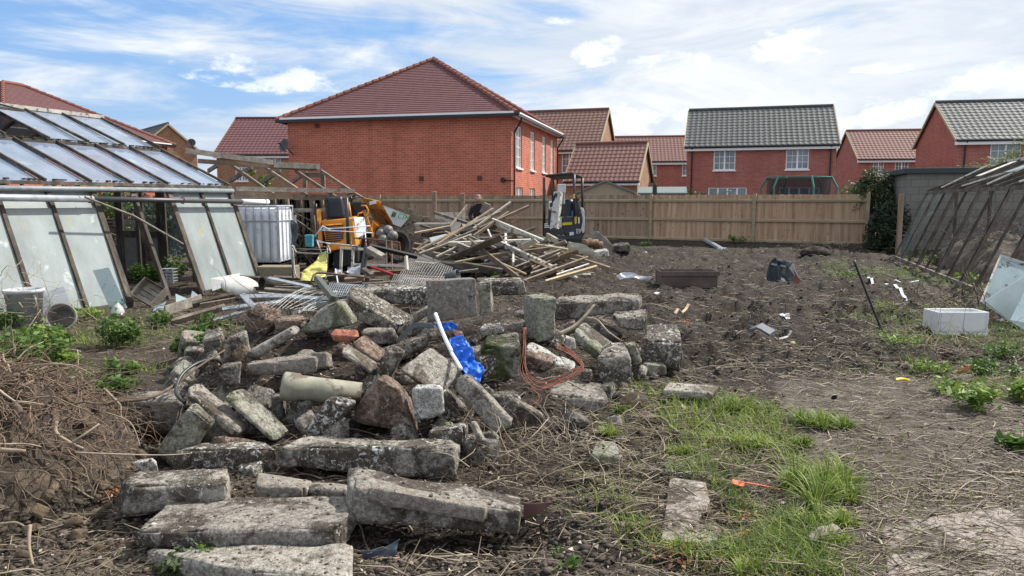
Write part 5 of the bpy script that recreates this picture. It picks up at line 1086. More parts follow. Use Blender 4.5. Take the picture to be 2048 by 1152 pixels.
 ('small broken block with a yellowish top on the grass', 'G', 4.3, [(1182, 905), (1248, 915), (1238, 942), (1182, 936)], [(1191, 882), (1230, 881)], .2, .010, 12),
 ('broken tan stone lying in the soil near the black rod', 'T', 11.0, [(1672, 622), (1706, 604), (1706, 616), (1684, 630)], [(1686, 608), (1704, 600)], .3, .01, 9),
 ('flat pale stone on the soil beside the grey plastic strip', 'W', 8.9, [(1452, 664), (1486, 662), (1500, 676), (1462, 674)], [(1458, 656), (1482, 655)], .2, .008, 9)]
for t in bl_:
    block(t[0], t[1], t[2], t[3], t[4], t[5], t[6], t[7], t[8] if len(t) > 8 else 0.0, group=GB)
o = block('front concrete beam with a pale ledge and a dark hollow beneath, bottom centre', 'M', 3.36, [(708, 976), (1045, 1020), (1034, 1072), (706, 1046)], [(705, 931), (1050, 990)], .3, .014, 10, group=GB)
block(None, 'T', 3.31, [(718, 970), (978, 1016), (974, 1048), (716, 1008)], [(735, 957), (988, 1002)], .12, .006, 16, name='ledge', parent=o)
o = bpy.data.objects['concrete_block']
block(None, 'L', 2.86, [(440, 1132), (712, 1160), (712, 1230), (440, 1225)], [(284, 1092), (706, 1082)], .28, .008, 20, name='lower_step', parent=o)
block('broken red brick lying on top left of the heap', 'K', 5.6, [(660, 669), (718, 673), (698, 687), (668, 683)], [(669, 657), (717, 659)], .11, .004, 18, name='brick', cat='brick')
# loose smaller rubble between the blocks
rr = random.Random(11); cnt = 0
while cnt < 150:
    px = rr.uniform(330, 1330); y = rr.uniform(4.15, 7.3); x = (px-1024)/F*y
    if y < 4.7 and px > 950: continue
    if 1045 < px < 1185 and 4.9 < y < 5.75: continue
    z = Hs(x, y); s = rr.uniform(.03, .10)*(.85 if cnt > 50 else 1.4); ax = [Vector((rr.gauss(0, 1), rr.gauss(0, 1), rr.gauss(0, .6))).normalized() for _ in range(2)]
    a1 = ax[0]; a3 = a1.cross(ax[1]).normalized(); a2 = a3.cross(a1); c = Vector((x, y, z+s*.4)); A1, A2, A3 = a1*s*rr.uniform(.8, 1.6), a2*s, a3*s*rr.uniform(.5, 1)
    co, Q = rough_hexa([c-A1+A2-A3, c+A1+A2-A3*.8, c+A1-A2*.8-A3, c-A1*.9-A2-A3, c-A1+A2*.8+A3, c+A1*.8+A2+A3, c+A1-A2+A3*.9, c-A1-A2+A3], 0, rr.choice([9, 12, 16]), .012, cnt+300, .014)
    org = np.array([x, y, z]); me = fastmesh('rubble_piece', co-org, Q, RM[rr.choice('MMMSSSSTGDDB')]); o = bpy.data.objects.new('rubble_piece', me); COL.objects.link(o); o.location = org
    tag(o, 'fist to head sized chunk of rubble filling gaps in the heap', 'rubble piece', 'small rubble pieces in the heap'); cnt += 1

# ---------------------------------------------------------------- things in and around the heap
def curve(pts, n=8):
    pts = [Vector(p) for p in pts]; out = []
    for i in range(len(pts)-1):
        p0, p1, p2, p3 = pts[max(i-1, 0)], pts[i], pts[i+1], pts[min(i+2, len(pts)-1)]
        for j in range(n):
            t = j/n; out.append(.5*((2*p1)+(-p0+p2)*t+(2*p0-5*p1+4*p2-p3)*t*t+(-p0+3*p1-3*p2+p3)*t**3))
    return out+[pts[-1]]
def tubething(name, label, cat, pts, r, mt, group=None, n=6, seg=6):
    b = MB(); c = curve(pts, seg); b.tube(c, r if not hasattr(r, '__len__') else [r[0]+(r[1]-r[0])*i/(len(c)-1) for i in range(len(c))], n); return b.build(name, mt, label=label, cat=cat, group=group, smooth=True)
# clay pipe
ax0, ax1 = P(566, 772, 4.95), P(722, 788, 5.05); t = (ax1-ax0); L = t.length; t.normalize(); b = MB(); r0 = .093; N_ = 28; x = t.orthogonal().normalized(); y = t.cross(x)
rings = [(-.01, r0*.86), (0, r0*1.02), (.01, r0*1.07), (.10, r0*1.06), (.115, r0*.93), (L*.5, r0*.90), (L, r0*.86), (L, r0*.72), (.1, r0*.76), (-.005, r0*.84)]
for k_, (h_, r_) in enumerate(rings):
    for j in range(N_):
        a = 2*math.pi*j/N_; brk = (.03*math.sin(j*1.9)+.02*math.sin(j*4.1) if k_ in (0, 1, 2, 9) and 16 < j < 26 else 0)
        b.v.append(tuple(ax0+t*(h_+abs(brk)*1.5)+(x*math.cos(a)+y*math.sin(a))*r_))
for k_ in range(len(rings)):
    for j in range(N_):
        kn = (k_+1) % len(rings); b.f.append((k_*N_+j, k_*N_+(j+1) % N_, kn*N_+(j+1) % N_, kn*N_+j)); b.m.append(0)
b.build('clay_pipe', mat('salt_glazed_pipe', [(.3, (.17, .17, .13)), (.55, (.29, .28, .22)), (.75, (.40, .38, .32))], 4, .75, .2, spots=[((.12, .095, .07), 6, .50, .1), ((.22, .28, .12), 4, .6, .1)]), label='greenish grey clay drain pipe with a broken collar in the heap', cat='pipe', smooth=True)
BLUET = mat('blue_tarpaulin', [(.3, (.0, .09, .52)), (.7, (.01, .16, .72))], 6, .45, .3)
def cloth(name, label, cat, mt, strip, D_, amp=.03, fr_=14, n=26, m=12, th=.003, seed=0, dd=0, parent=None):
    """strip: list of (left px, right px) pairs down the length; D_ list or number of depths"""
    k_ = len(strip); Ds = D_ if hasattr(D_, '__len__') else [D_]*k_
    Lp = curve([P(a[0], a[1], Ds[i]) for i, (a, c) in enumerate(strip)], 6); Rp = curve([P(c[0], c[1], Ds[i]+dd) for i, (a, c) in enumerate(strip)], 6)
    b = MB(); K = len(Lp)-1
    def f(u_, v_):
        i = min(K-1, int(u_*K)); w = u_*K-i; p = Lp[i].lerp(Lp[i+1], w).lerp(Rp[i].lerp(Rp[i+1], w), v_)
        e = mnoise.noise(p*fr_+Vector((seed, 0, 0)))+.5*mnoise.noise(p*fr_*2.3+Vector((seed, 3, 0))); return p+Vector((e*.3, -e, e*.5))*amp
    b.grid(f, K*2 if K < 30 else K, m); return b.build(name, mt, parent, label=label, cat=cat, smooth=True, solid=th)
tp = cloth('tarpaulin', 'crumpled bright blue tarpaulin spilling down the middle of the heap', 'tarpaulin', BLUET, [((899, 676), (922, 672)), ((900, 700), (940, 688)), ((918, 722), (950, 718)), ((925, 742), (968, 738)), ((944, 762), (958, 768))], [5.45, 5.38, 5.3, 5.2, 5.1], .034, 21, n=40, m=20)
cloth('tarpaulin', 'small scrap of blue tarpaulin under the white pipe top', 'tarpaulin', BLUET, [((868, 648), (905, 643)), ((880, 660), (915, 652)), ((892, 663), (910, 660))], 5.75, .025, 14, seed=5)
tubething('plastic_pipe', 'white plastic pipe sticking up left of the blue tarpaulin', 'pipe', [P(871, 628, 5.7), P(888, 672, 5.45), P(903, 703, 5.35)], .016, WPLAST); tubething('plastic_pipe', 'bent lower stub of white pipe beside the blue tarpaulin', 'pipe', [P(903, 706, 5.32), P(914, 724, 5.2), P(922, 738, 5.1)], .014, WPLAST)
cloth('rag', 'pinkish rag above the blue tarpaulin', 'rag', flat('pink_rag', (.42, .22, .22), .9, var=.4), [((905, 660), (922, 662)), ((912, 672), (930, 680)), ((925, 682), (935, 690))], 5.5, .02, 16)
cloth('plastic_strip', 'grey bent plastic strip left of the white pipe', 'strip', flat('grey_plastic', (.11, .13, .15), .35), [((792, 680), (798, 684)), ((812, 658), (818, 664)), ((832, 645), (836, 655)), ((868, 648), (868, 657))], 5.75, .004)
ORW = flat('orange_cord', (.36, .12, .07), .7); rr = random.Random(5)
for i in range(11):
    j = lambda s_: rr.uniform(-s_, s_); o1, o2 = j(11), j(9)
    main = [(1050+j(4), 655), (1047+j(4), 700+j(10)), (1052+o1, 745+j(8)), (1078+o1, 770+o2), (1110+j(6), 762+o2), (1150+j(5), 742+o2), (1166, 735+j(6)), (1150+o1, 712+j(8)), (1118+j(8), 690+j(6))]
    if i > 4: main = main[3:]
    if i > 8: main = [(1060+j(10), 775), (1078+j(8), 800+j(8)), (1050+j(15), 830+j(8))]
    tubething('cord', 'strand of orange cord tangled over the right of the heap', 'cord', [P(x, y, 5.25+.15*((i*7) % 5)/5-(y-700)*.0022) for x, y in main], .0022, ORW, 'orange cords', 4)
tubething('hose', 'black hose looping out of the left side of the heap', 'hose', [P(370, 806, 4.6), P(352, 785, 4.7), P(362, 752, 4.85), P(392, 728, 5.0), P(430, 718, 5.2), P(446, 732, 5.3)], .012, flat('hose_black', (.03, .035, .04), .4))
ROOTM = mat('root_bark', [(.3, (.11, .075, .05)), (.6, (.22, .16, .115)), (.75, (.33, .26, .19))], 25, .9, .4, jitter=.25)
STICK = mat('dry_stick', [(.3, (.22, .18, .125)), (.7, (.45, .38, .28))], 14, .9, jitter=.25)
tubething('branch', 'long dark root reaching right from the root heap toward the black hose', 'branch', [P(150, 830, 4.3), P(220, 806, 4.4), P(300, 795, 4.55), P(352, 768, 4.8), P(395, 735, 4.95), P(450, 700, 5.2)], (.016, .006), ROOTM)
tubething('branch', 'pale snapped branch pointing up beside the upright cube', 'branch', [P(1118, 668, 5.9), P(1150, 652, 5.95), P(1172, 630, 6.0), P(1188, 610, 6.05)], (.02, .01), STICK)
tubething('branch', 'thin arched twig right of the snapped branch', 'branch', [P(1176, 636, 6.1), P(1195, 640, 6.0), P(1215, 662, 5.95), P(1240, 680, 5.95)], (.009, .005), STICK)
cloth('crumpled_sheet', 'crumpled white sheet on the front left block', 'sheet', mat('crumpled_foil', [(.35, (.40, .42, .45)), (.6, (.70, .72, .74))], 9, .4, .3, spots=[((.16, .09, .06), 8, .6, .06)]), [((356, 1003), (362, 978)), ((385, 996), (398, 972)), ((415, 1004), (428, 982)), ((446, 998), (444, 984))], 3.6, .025, 20, seed=2)
cloth('plastic_sheet', 'dark blue grey plastic sheet in the hollow under the front beam', 'sheet', flat('blue_grey_sheet', (.05, .07, .10), .3), [((722, 1100), (735, 1146)), ((760, 1098), (770, 1140)), ((800, 1078), (790, 1110))], 3.15, .02, 10)
cloth('steel_sheet', 'reddish brown metal sheet poking out right of the front beam', 'sheet', flat('red_brown_steel', (.12, .055, .05), .6), [((1048, 1006), (1046, 1038)), ((1075, 1006), (1072, 1030)), ((1106, 1004), (1104, 1008))], 3.55, .008, 8)
RS = mat('rusted_tin', [(.3, (.14, .075, .04)), (.6, (.36, .30, .22)), (.75, (.55, .55, .52))], 8, .6, .2)
cloth('tin_sheet', 'curled rusty tin strip right of the angular boulder', 'tin', RS, [((1238, 800), (1250, 808)), ((1258, 785), (1266, 800)), ((1272, 778), (1284, 792)), ((1290, 788), (1300, 806))], 5.35, .02, 12); cloth('tin_sheet', 'second curled strip of rusty tin beside the first', 'tin', RS, [((1262, 806), (1262, 815)), ((1280, 790), (1286, 802)), ((1298, 800), (1296, 812))], 5.3, .02, 15, seed=7)
b = MB(); q = P(592, 737, 5.1); tubething('iron_ring', 'rusty iron ring set in the level slab', 'ring', [P(494, 738, 5.25)+Vector((.016*math.cos(a), 0, .016*math.sin(a))) for a in [i*.7 for i in range(10)]], .004, RUST)
# paving slab with mud, concrete path slabs with a real edge
sl_ = [G(1340, 953, .03), G(1412, 964, .03), G(1420, 1000, .03), G(1392, 1046, .03), G(1438, 1052, .03), G(1434, 1086, .03), G(1322, 1078, .03)]
b = MB(); b.prism([q for q in sl_], (0, 0, -.08)); pav = b.build('paving_slab', rubble_mat('paving', (.40, .35, .31), (.27, .23, .20), (.10, .078, .06), .515, .60), label='half buried pale paving slab with mud on it in the grass', cat='paving slab', bev=.008)
b = MB()
e0, e1, e2, e3 = G(1760, 1045, .03), G(2100, 1000, .03), G(2250, 1300, .03), G(1800, 1300, .03); b.prism([e0, e1, e2, e3], (0, 0, -.1)); b.build('path_slab', bpy.data.materials['paving'], label='large muddy concrete path slab at the bottom right corner', cat='path slab', bev=.01)
# ---------------------------------------------------------------- debris between greenhouse, dumper and heap
def bar(label, x0, y0, x1, y1, w, D0, D1, mt, name='metal_rail', cat='rail', th=None, group='scrap bars and rails', up=(0, -.6, 1)):
    a, c = P(x0, y0, D0), P(x1, y1, D1); wd = w/1479*(D0+D1)/2; b = MB()
    if mt in (METAL,) and w > 6:     # folded channel: web and two lips
        d = (c-a).normalized(); u_ = Vector(up); s_ = d.cross(u_).normalized(); n_ = s_.cross(d).normalized()
        b.beam(a, c, wd, .004, u_); 
        for q in (-1, 1): b.beam(a+s_*q*wd/2-n_*.012, c+s_*q*wd/2-n_*.012, .004, .028, u_)
    else: b.beam(a, c, th or wd*.8, wd, up)
    return b.build(name, mt, label=label, cat=cat, group=group, bev=.002)
bar('pale grey metal angle pointing down right at the left edge of the heap', 484, 588, 528, 634, 11, 9.0, 7.9, METAL)
bar('long level metal channel meeting the metal angle', 488, 592, 580, 591, 11, 9.3, 9.3, METAL); bar('bluish metal channel continuing right behind the wire netting', 575, 593, 668, 597, 10, 9.4, 9.2, METAL)
bar('grey metal channel below the long level one', 444, 617, 562, 602, 9, 8.9, 9.1, METAL); bar('dark rounded metal bar under the grey channel', 426, 640, 500, 618, 7, 8.7, 9.0, METAL)
bar('moss grey beam above the metal channels', 530, 579, 656, 590, 8, 9.8, 9.6, GREYW); bar('dark green metal rail sloping behind the moss grey beam', 537, 555, 622, 573, 7, 10.8, 10.2, METAL)
bar('green black flat beam leaning at the corner of the netting', 634, 556, 668, 598, 13, 9.4, 8.4, flat('green_black_metal', (.07, .08, .07), .5), up=(.8, -1, .4))
bar('silver strip crossing the wire netting', 596, 627, 646, 592, 4, 8.4, 9.0, METAL); bar('second silver strip crossing the wire netting', 616, 621, 652, 592, 3, 8.4, 9.0, METAL)
bar('long brown board on the grass left of the metal rails', 342, 645, 450, 614, 12, 9.3, 9.7, OLDW, 'board', 'board'); bar('wide grey board lying above the long brown one', 330, 622, 402, 598, 20, 10.2, 11.2, GREYW, 'board', 'board', .02, up=(0, -.2, 1))
bar('dark wet board behind the wide grey board', 385, 610, 470, 590, 12, 10.6, 10.8, DARKW, 'board', 'board'); bar('brown flat board between rails and greenhouse', 400, 612, 470, 600, 12, 10.1, 10.4, BROWNW, 'board', 'board', .02)
bar('small flat board on the soil left of the nettles', 130, 672, 190, 662, 14, 9.0, 9.3, GREYW, 'board', 'board', .02)
rr = random.Random(21)
for i in range(60):
    px = rr.uniform(520, 850); y = rr.uniform(9.6, 15.5); x = (px-1024)/F*y; th = rr.uniform(-.5, .5)+(math.pi if rr.random() < .5 else 0); L = rr.uniform(.3, 1.3); z = Hs(x, y)+rr.uniform(.02, .22)
    d = Vector((math.cos(th), math.sin(th)*.7, rr.uniform(-.12, .12))).normalized(); b = MB(); b.beam(Vector((x, y, z))-d*L/2, Vector((x, y, z))+d*L/2, rr.choice([.02, .04, .06]), rr.uniform(.03, .13), up=(rr.uniform(-.4, .4), -.4, 1))
    b.build('scrap_piece', rr.choice([OLDW, DARKW, BROWNW, METAL, GREYW, RUST, DARKW]), label='short strip of scrap wood or metal lying among the debris by the dumper', cat='scrap', group='scrap strips by the dumper')
def frame(name, label, cat, pts, r, mt, closed=False):
    b = MB(); b.tube([P(*p) for p in pts], r, 6, closed=closed); return b
b = frame('', '', '', [(584, 490, 13.4), (586, 556, 13.4)], .016, RUST); b.tube(curve([P(587, 492, 13.4), P(590, 500, 13.2), P(600, 506, 13), P(655, 507, 12.9), P(659, 500, 12.9), P(656, 492, 13)]), .016, 6); b.tube(curve([P(586, 500, 13.4), P(590, 545, 13.2), P(598, 557, 13)]), .014, 6); b.tube([P(654, 493, 13.0), P(655, 548, 13.0)], .014, 6); b.tube([P(588, 497, 13.3), P(656, 500, 13)], .008, 5)
b.build('metal_bedframe', mat('scuffed_tube', [(.3, (.18, .16, .15)), (.7, (.40, .38, .36))], 12, .5, metal=.3), label='thin tubular metal frame standing over the yellow cloth', cat='frame', smooth=True)
cloth('yellow_cover', 'dirty yellow plastic cover draped in front of the tubular frame', 'cover', mat('yellow_cloth', [(.3, (.34, .33, .07)), (.6, (.60, .58, .18))], 5, .7, .3, spots=[((.10, .10, .05), 11, .60, .05)]), [((640, 506), (652, 503)), ((630, 524), (654, 522)), ((606, 543), (654, 540)), ((602, 556), (650, 552)), ((600, 562), (640, 560))], [12.9, 12.8, 12.5, 12.3, 12.2], .05, 8)
b = frame('', '', '', [(621, 567, 9.6), (627, 550, 9.7), (634, 546, 9.8), (645, 546, 9.8), (739, 556, 9.4)], .014, METAL); b.build('bent_tube', RUST, label='long bent metal tube arching over the beams behind the heap', cat='tube', smooth=True)
wf = MB()
for (x0, y0, x1, y1, w) in ((680, 496, 730, 499, 7), (683, 498, 681, 552, 7), (706, 500, 704, 548, 6), (707, 529, 818, 533, 5)): wf.beam(P(x0, y0, 12.6), P(x1, y1, 12.6), .04, w*12.6/1479, up=(0, -1, .3))
wf.build('window_frame', WPAINT, label='white painted window frame standing in front of the dumper', cat='frame', bev=.003)
bar('black post leaning beside the white window frame', 733, 494, 725, 548, 9, 12.3, 12.0, BLACKP, 'post', 'post', up=(1, -1, 0)); bar('black beam slanting right from the black post', 739, 492, 834, 514, 8, 12.3, 12.6, BLACKP, 'beam', 'beam')
bar('grey stone coloured timber block end beside the black post', 738, 499, 768, 516, 13, 12.2, 11.8, GREYW, 'timber_block', 'block'); bar('tan board end pushed up beside the black post', 728, 540, 746, 552, 10, 11.6, 11.3, OLDW, 'board', 'board')
bar('thin red bar lying between the white frame and netting', 741, 533, 786, 549, 4, 12.0, 11.7, flat('red_paint', (.38, .03, .03), .5), 'red_bar', 'bar'); bar('pinkish brown board in front of the white plastic bits', 690, 560, 728, 556, 9, 10.4, 10.4, BROWNW, 'board', 'board')
bar('upright white painted strip left of the wire cage', 812, 512, 814, 540, 6, 12.2, 12.1, WPAINT, 'strip', 'strip', up=(1, -1, 0)); bar('slim white rod standing in the debris', 671, 538, 676, 566, 3, 11.5, 11.3, WPLAST, 'rod', 'rod')
b = MB()
for (x0, y0, x1, y1) in ((630, 472, 646, 452), (646, 452, 660, 460), (632, 480, 660, 488), (636, 484, 716, 492), (640, 460, 745, 466), (646, 458, 740, 452), (716, 492, 730, 462), (730, 462, 733, 500), (634, 482, 643, 505)): b.tube([P(x0, y0, 15.0), P(x1, y1, 14.9)], .011, 5)
b.build('clothes_airer', WPLAST, label='folded tangle of thin white metal rods in front of the dumper', cat='airer', smooth=True)
tubething('rusty_bed_rail', 'rounded rusty rail standing by the dumper wheel', 'rail', [P(702, 500, 14), P(703, 480, 14.2), P(712, 476, 14.3), P(790, 484, 14.3), P(799, 490, 14.3), P(801, 520, 14.2)], .016, RUST)
for i, x in enumerate((731, 772, 783)): bar('upright thin rusty rod under the rounded rail', x, 482, x+1, 540, 3, 14.2, 13.8, RUST, 'rusty_rod', 'rod', group='rusty rods', up=(1, -1, 0))
cloth('plastic_bag', 'torn white plastic lying at the foot of the window frame', 'plastic', WPLAST, [((693, 546), (696, 536)), ((706, 550), (708, 534)), ((722, 549), (724, 533))], 12.2, .06, 9); cloth('plastic_bag', 'white plastic shard at the left of the window frame foot', 'plastic', WPLAST, [((668, 545), (672, 538)), ((680, 548), (682, 540))], 12.1, .03, 9, seed=4)
# wire mesh cage and chain netting
def mesh_net(name, label, pts4, nu, nv, r, mt, sag=0, diag=False):
    a, c, d, e = [Vector(p) for p in pts4]; b = MB(); f = lambda u_, v_: a.lerp(c, u_).lerp(e.lerp(d, u_), v_)+Vector((0, 0, sag*math.sin(u_*5)*math.sin(v_*4)))
    for i in range(nu+1): b.tube([f(i/nu, j/6) for j in range(7)], r, 3, cap=False)
    for j in range(nv+1): b.tube([f(i/6, j/nv) for i in range(7)], r, 3, cap=False)
    return b.build(name, mt, label=label, cat='wire netting')
WIRE = flat('wire', (.26, .27, .27), .5, metal=.3)
mesh_net('wire_cage', 'bent wire mesh cage lying in front of the timber pile', [P(826, 508, 13.2), P(905, 535, 13.0), P(872, 580, 12.2), P(792, 560, 12.0)], 20, 16, .0026, WIRE, .08)
mesh_net('wire_netting', 'grey wire mesh panel flattened behind the top of the heap', [P(790, 548, 12.0), P(880, 560, 11.5), P(850, 596, 10.6), P(770, 590, 10.2)], 20, 14, .003, WIRE, .04)
mesh_net('chain_netting', 'sagging diamond chain netting over the metal rails', [P(618, 570, 9.2), P(668, 592, 8.7), P(580, 630, 8.0), P(520, 620, 8.2)], 9, 9, .0022, WIRE, .06)
mesh_net('wire_netting', 'fine blue grey netting lying flat behind the dark flat slab', [P(660, 566, 9.6), P(770, 572, 9.3), P(740, 588, 8.6), P(650, 590, 8.6)], 22, 9, .003, flat('blue_wire', (.30, .36, .40), .5), .03)
b = MB(); c = P(619, 481, 15.6)
for i in range(9): b.box(c+Vector((0, 0, .11-.028*i)), (.17-.004*i, .14, .014))
b.box(c+Vector((0, .02, 0)), (.13, .10, .24)); b.build('blue_crate', flat('cyan_plastic', (.10, .42, .50), .5), label='small cyan slatted plastic crate left of the dumper', cat='crate')
bkt = MB(); bkt.lathe(P(893, 556, 11.4), Vector((.9, -.3, .25)), [(0, 0), (.075, 0), (.095, .2), (.085, .2), (.07, .02), (0, .02)], 16); bkt.build('dark_bucket', flat('dark_grey_bucket', (.06, .075, .09), .5), label='dark grey bucket on its side below the wire cage', cat='bucket', smooth=True)
# dark covers and junk in the skeleton
cloth('dark_sheet', 'dark tattered sheet hanging in the timber skeleton', 'sheet', flat('slate_sheet', (.06, .075, .09), .6, var=.4), [((575, 440), (592, 438)), ((578, 465), (597, 462)), ((574, 500), (590, 500)), ((580, 528), (590, 530))], 16.2, .08, 6)
for i in range(26):
    px = rr.uniform(566, 640); py = rr.uniform(440, 520); a = P(px, py, rr.uniform(16.4, 17.4)); th = rr.uniform(0, 3.1); L = rr.uniform(.3, .9); d = Vector((math.cos(th), 0, math.sin(th)))
    b = MB(); b.beam(a-d*L/2, a+d*L/2, .02, rr.uniform(.03, .14), up=(0, -1, .1)); b.build('junk_board', rr.choice([OLDW, DARKW, DARKW, BROWNW]), label='loose board leaning inside the timber skeleton', cat='board', group='loose boards in the timber skeleton')
for i in range(40):
    px = rr.uniform(222, 262); y = rr.uniform(15.2, 16.5); a = Vector(((px-1024)/F*y, y, rr.uniform(.1, 1.25))); th = rr.uniform(-.6, .6); L = rr.uniform(.3, .9); d = Vector((math.cos(th), 0, math.sin(th)*.6))
    b = MB(); b.beam(a-d*L/2, a+d*L/2, .03, rr.uniform(.03, .09)); b.build('stacked_board', rr.choice([GREYW, OLDW, DARKW, GREYW]), label='board in the jumbled stack seen through the greenhouse doorway gap', cat='board', group='boards stacked beyond the greenhouse')
# ---------------------------------------------------------------- left side things
ENAM = mat('old_enamel', [(.3, (.58, .57, .54)), (.6, (.76, .75, .73))], 3, .3, spots=[((.30, .22, .14), 4, .64, .05)])
bt = MB(); c = P(480, 573, 12.2); ax_ = Vector((.35, -.75, .55)).normalized(); X_ = Vector((.9, .35, -.1)).normalized(); X_ = (X_-ax_*X_.dot(ax_)).normalized(); Y_ = ax_.cross(X_)
def shell(u_, v_):
    a = u_*2*math.pi; r_ = math.sin(v_*math.pi/2); hh = .10*math.cos(v_*math.pi/2)**.7-.012*math.sin(a*3)*(r_**2); return c+X_*math.cos(a)*.27*r_*1.1+Y_*math.sin(a)*.17*r_+ax_*hh
bt.grid(shell, 36, 10); bt.build('enamel_basin', ENAM, label='upturned white enamel basin at the greenhouse corner', cat='basin', smooth=True, solid=.012)
b = MB(); b.prism([P(421, 558, 12.6), P(478, 548, 12.7), P(480, 562, 12.5), P(425, 582, 12.4)], (.0, .02, .01)); b.build('white_board', ENAM, label='square white board behind the upturned basin', cat='board')
b = MB(); c = P(524, 565, 11.8); b.lathe(c, Vector((-.5, -.8, .1)), [(.075, .0), (.10, 0), (.10, -.3), (.09, -.3), (.075, -.02)], 20); b.build('black_pipe', flat('black_pipe_m', (.05, .045, .04), .6), label='short black pipe end right of the basin', cat='pipe', smooth=True)
ct = root('wooden_crate', 'small grey slatted wooden crate tipped on its side by the doorway gap', 'crate', P(303, 600, 11.2))
c = P(303, 590, 11.2); Xc = Vector((.80, -.35, -.33)).normalized(); Yc = Vector((.35, .9, .15)); Yc = (Yc-Xc*Yc.dot(Xc)).normalized(); Zc = Xc.cross(Yc).normalized(); R2 = Vector((0, -.5, .7))
Yc, Zc = (Yc*.75+Zc*.66).normalized(), (Zc*.75-Yc*.66).normalized()
for i in range(4): b = MB(); b.box(c+Yc*(-.115+.077*i), (.42, .062, .01), (Xc, Yc, Zc)); b.build('slat', GREYW, ct)
for s_ in (-1, 1):
    b = MB(); b.box(c+Yc*s_*.16+Zc*.06, (.42, .012, .13), (Xc, Yc, Zc)); b.build('side_board', DARKW if s_ > 0 else GREYW, ct); b = MB(); b.box(c+Xc*s_*.216+Zc*.06, (.012, .33, .14), (Xc, Yc, Zc)); b.build('end_board', GREYW, ct)
for (pts_, lb, D_) in (([(185, 541), (218, 535), (254, 616), (222, 622)], 'tall loose glass pane leaning on the greenhouse side by the milk bottle', 10.3), ([(351, 588), (380, 600), (372, 612), (352, 606)], 'broken glass triangle beside the tipped crate', 11.0), ([(384, 582), (404, 596), (402, 600), (380, 602)], 'small white glass triangle lying by the wide grey board', 11.2), ([(310, 612), (332, 603), (326, 620), (305, 622)], 'glass offcut under the tipped crate', 10.6)):
    b = MB(); q = [P(x, y, D_+(.35 if i < 2 else 0)) for i, (x, y) in enumerate(pts_)]; b.prism(q, (0, .006, .003)); b.build('glass_sheet', GL_LOOSE, label=lb, cat='glass pane')
b = MB(); b.prism([P(84, 588, 10.0), P(126, 574, 10.2), P(151, 642, 9.6), P(88, 655, 9.5)], (0, .02, .01)); b.build('grey_board', flat('grey_sheet', (.22, .25, .28), .5, var=.1), label='grey flat panel leaning behind the white bin', cat='panel')
bn = root('white_bin', 'large dirty white plastic bin with a rope handle on the far left', 'bin', P(52, 650, 9.4)); c = P(52, 646, 9.35); c.z = .02
b = MB(); b.lathe(c, Z, [(0, 0), (.175, 0), (.215, .42), (.23, .42), (.235, .46), (.215, .47), (.20, .42), (.165, .02), (0, .02)], 28); b.build('tub', mat('bin_plastic', [(.3, (.36, .38, .41)), (.6, (.52, .55, .58))], 3, .5, spots=[((.25, .23, .2), 5, .6, .1)]), bn, smooth=True)
b = MB(); b.tube(curve([c+Vector((.20, -.12, .40)), c+Vector((.24, -.14, .36)), c+Vector((.25, -.14, .28)), c+Vector((.22, -.13, .27))]), .006, 5); b.build('handle', METAL, bn)
b = MB(); c = P(122, 634, 9.2); b.lathe(c, Vector((.35, -.85, .25)), [(0, -.24), (.13, -.24), (.165, -.02), (.18, -.02), (.18, .02), (.155, .02), (.12, -.2), (0, -.21)], 26); b.build('clay_pot', mat('old_grey_pot', [(.3, (.16, .15, .13)), (.7, (.32, .31, .28))], 5, .85, .2), label='grey flower pot lying on its side beside the white bin', cat='pot', smooth=True)
mb_ = root('milk_bottle', 'plastic milk bottle with a green cap half full of purple liquid', 'bottle', P(236, 638, 9.9)); c = P(236, 638, 9.9)
b = MB(); b.lathe(c, Z, [(0, 0), (.075, 0), (.08, .02), (.08, .12), (.07, .16), (.035, .205), (.025, .215), (.025, .225), (0, .225)], 4); b.lathe(c, Z, [(.078, .0), (.086, .03), (.086, .115), (.06, .16)], 20); b.build('bottle', glassmat('milky_plastic', (.60, .66, .66), .85, .35), mb_, smooth=True)
b = MB(); b.lathe(c, Z, [(0, .225), (.022, .225), (.022, .245), (0, .247)], 14); b.build('cap', flat('green_cap', (.02, .42, .10), .4), mb_)
b = MB(); b.lathe(c, Z, [(0, .004), (.0875, .004), (.0875, .085), (0, .086)], 20); b.build('liquid', flat('purple_liquid', (.13, .05, .10), .2), mb_, smooth=True)
b = MB(); c = P(338, 552, 12.2)
for i in range(5): b.box(c+Vector((0, 0, .12-.05*i)), (.22, .16, .014))
for x in (-.1, 0, .1): b.box(c+Vector((x, -.085, .0)), (.014, .012, .24))
b.build('wire_basket', METAL, label='small pale wire basket in the nettles inside the doorway gap', cat='basket')
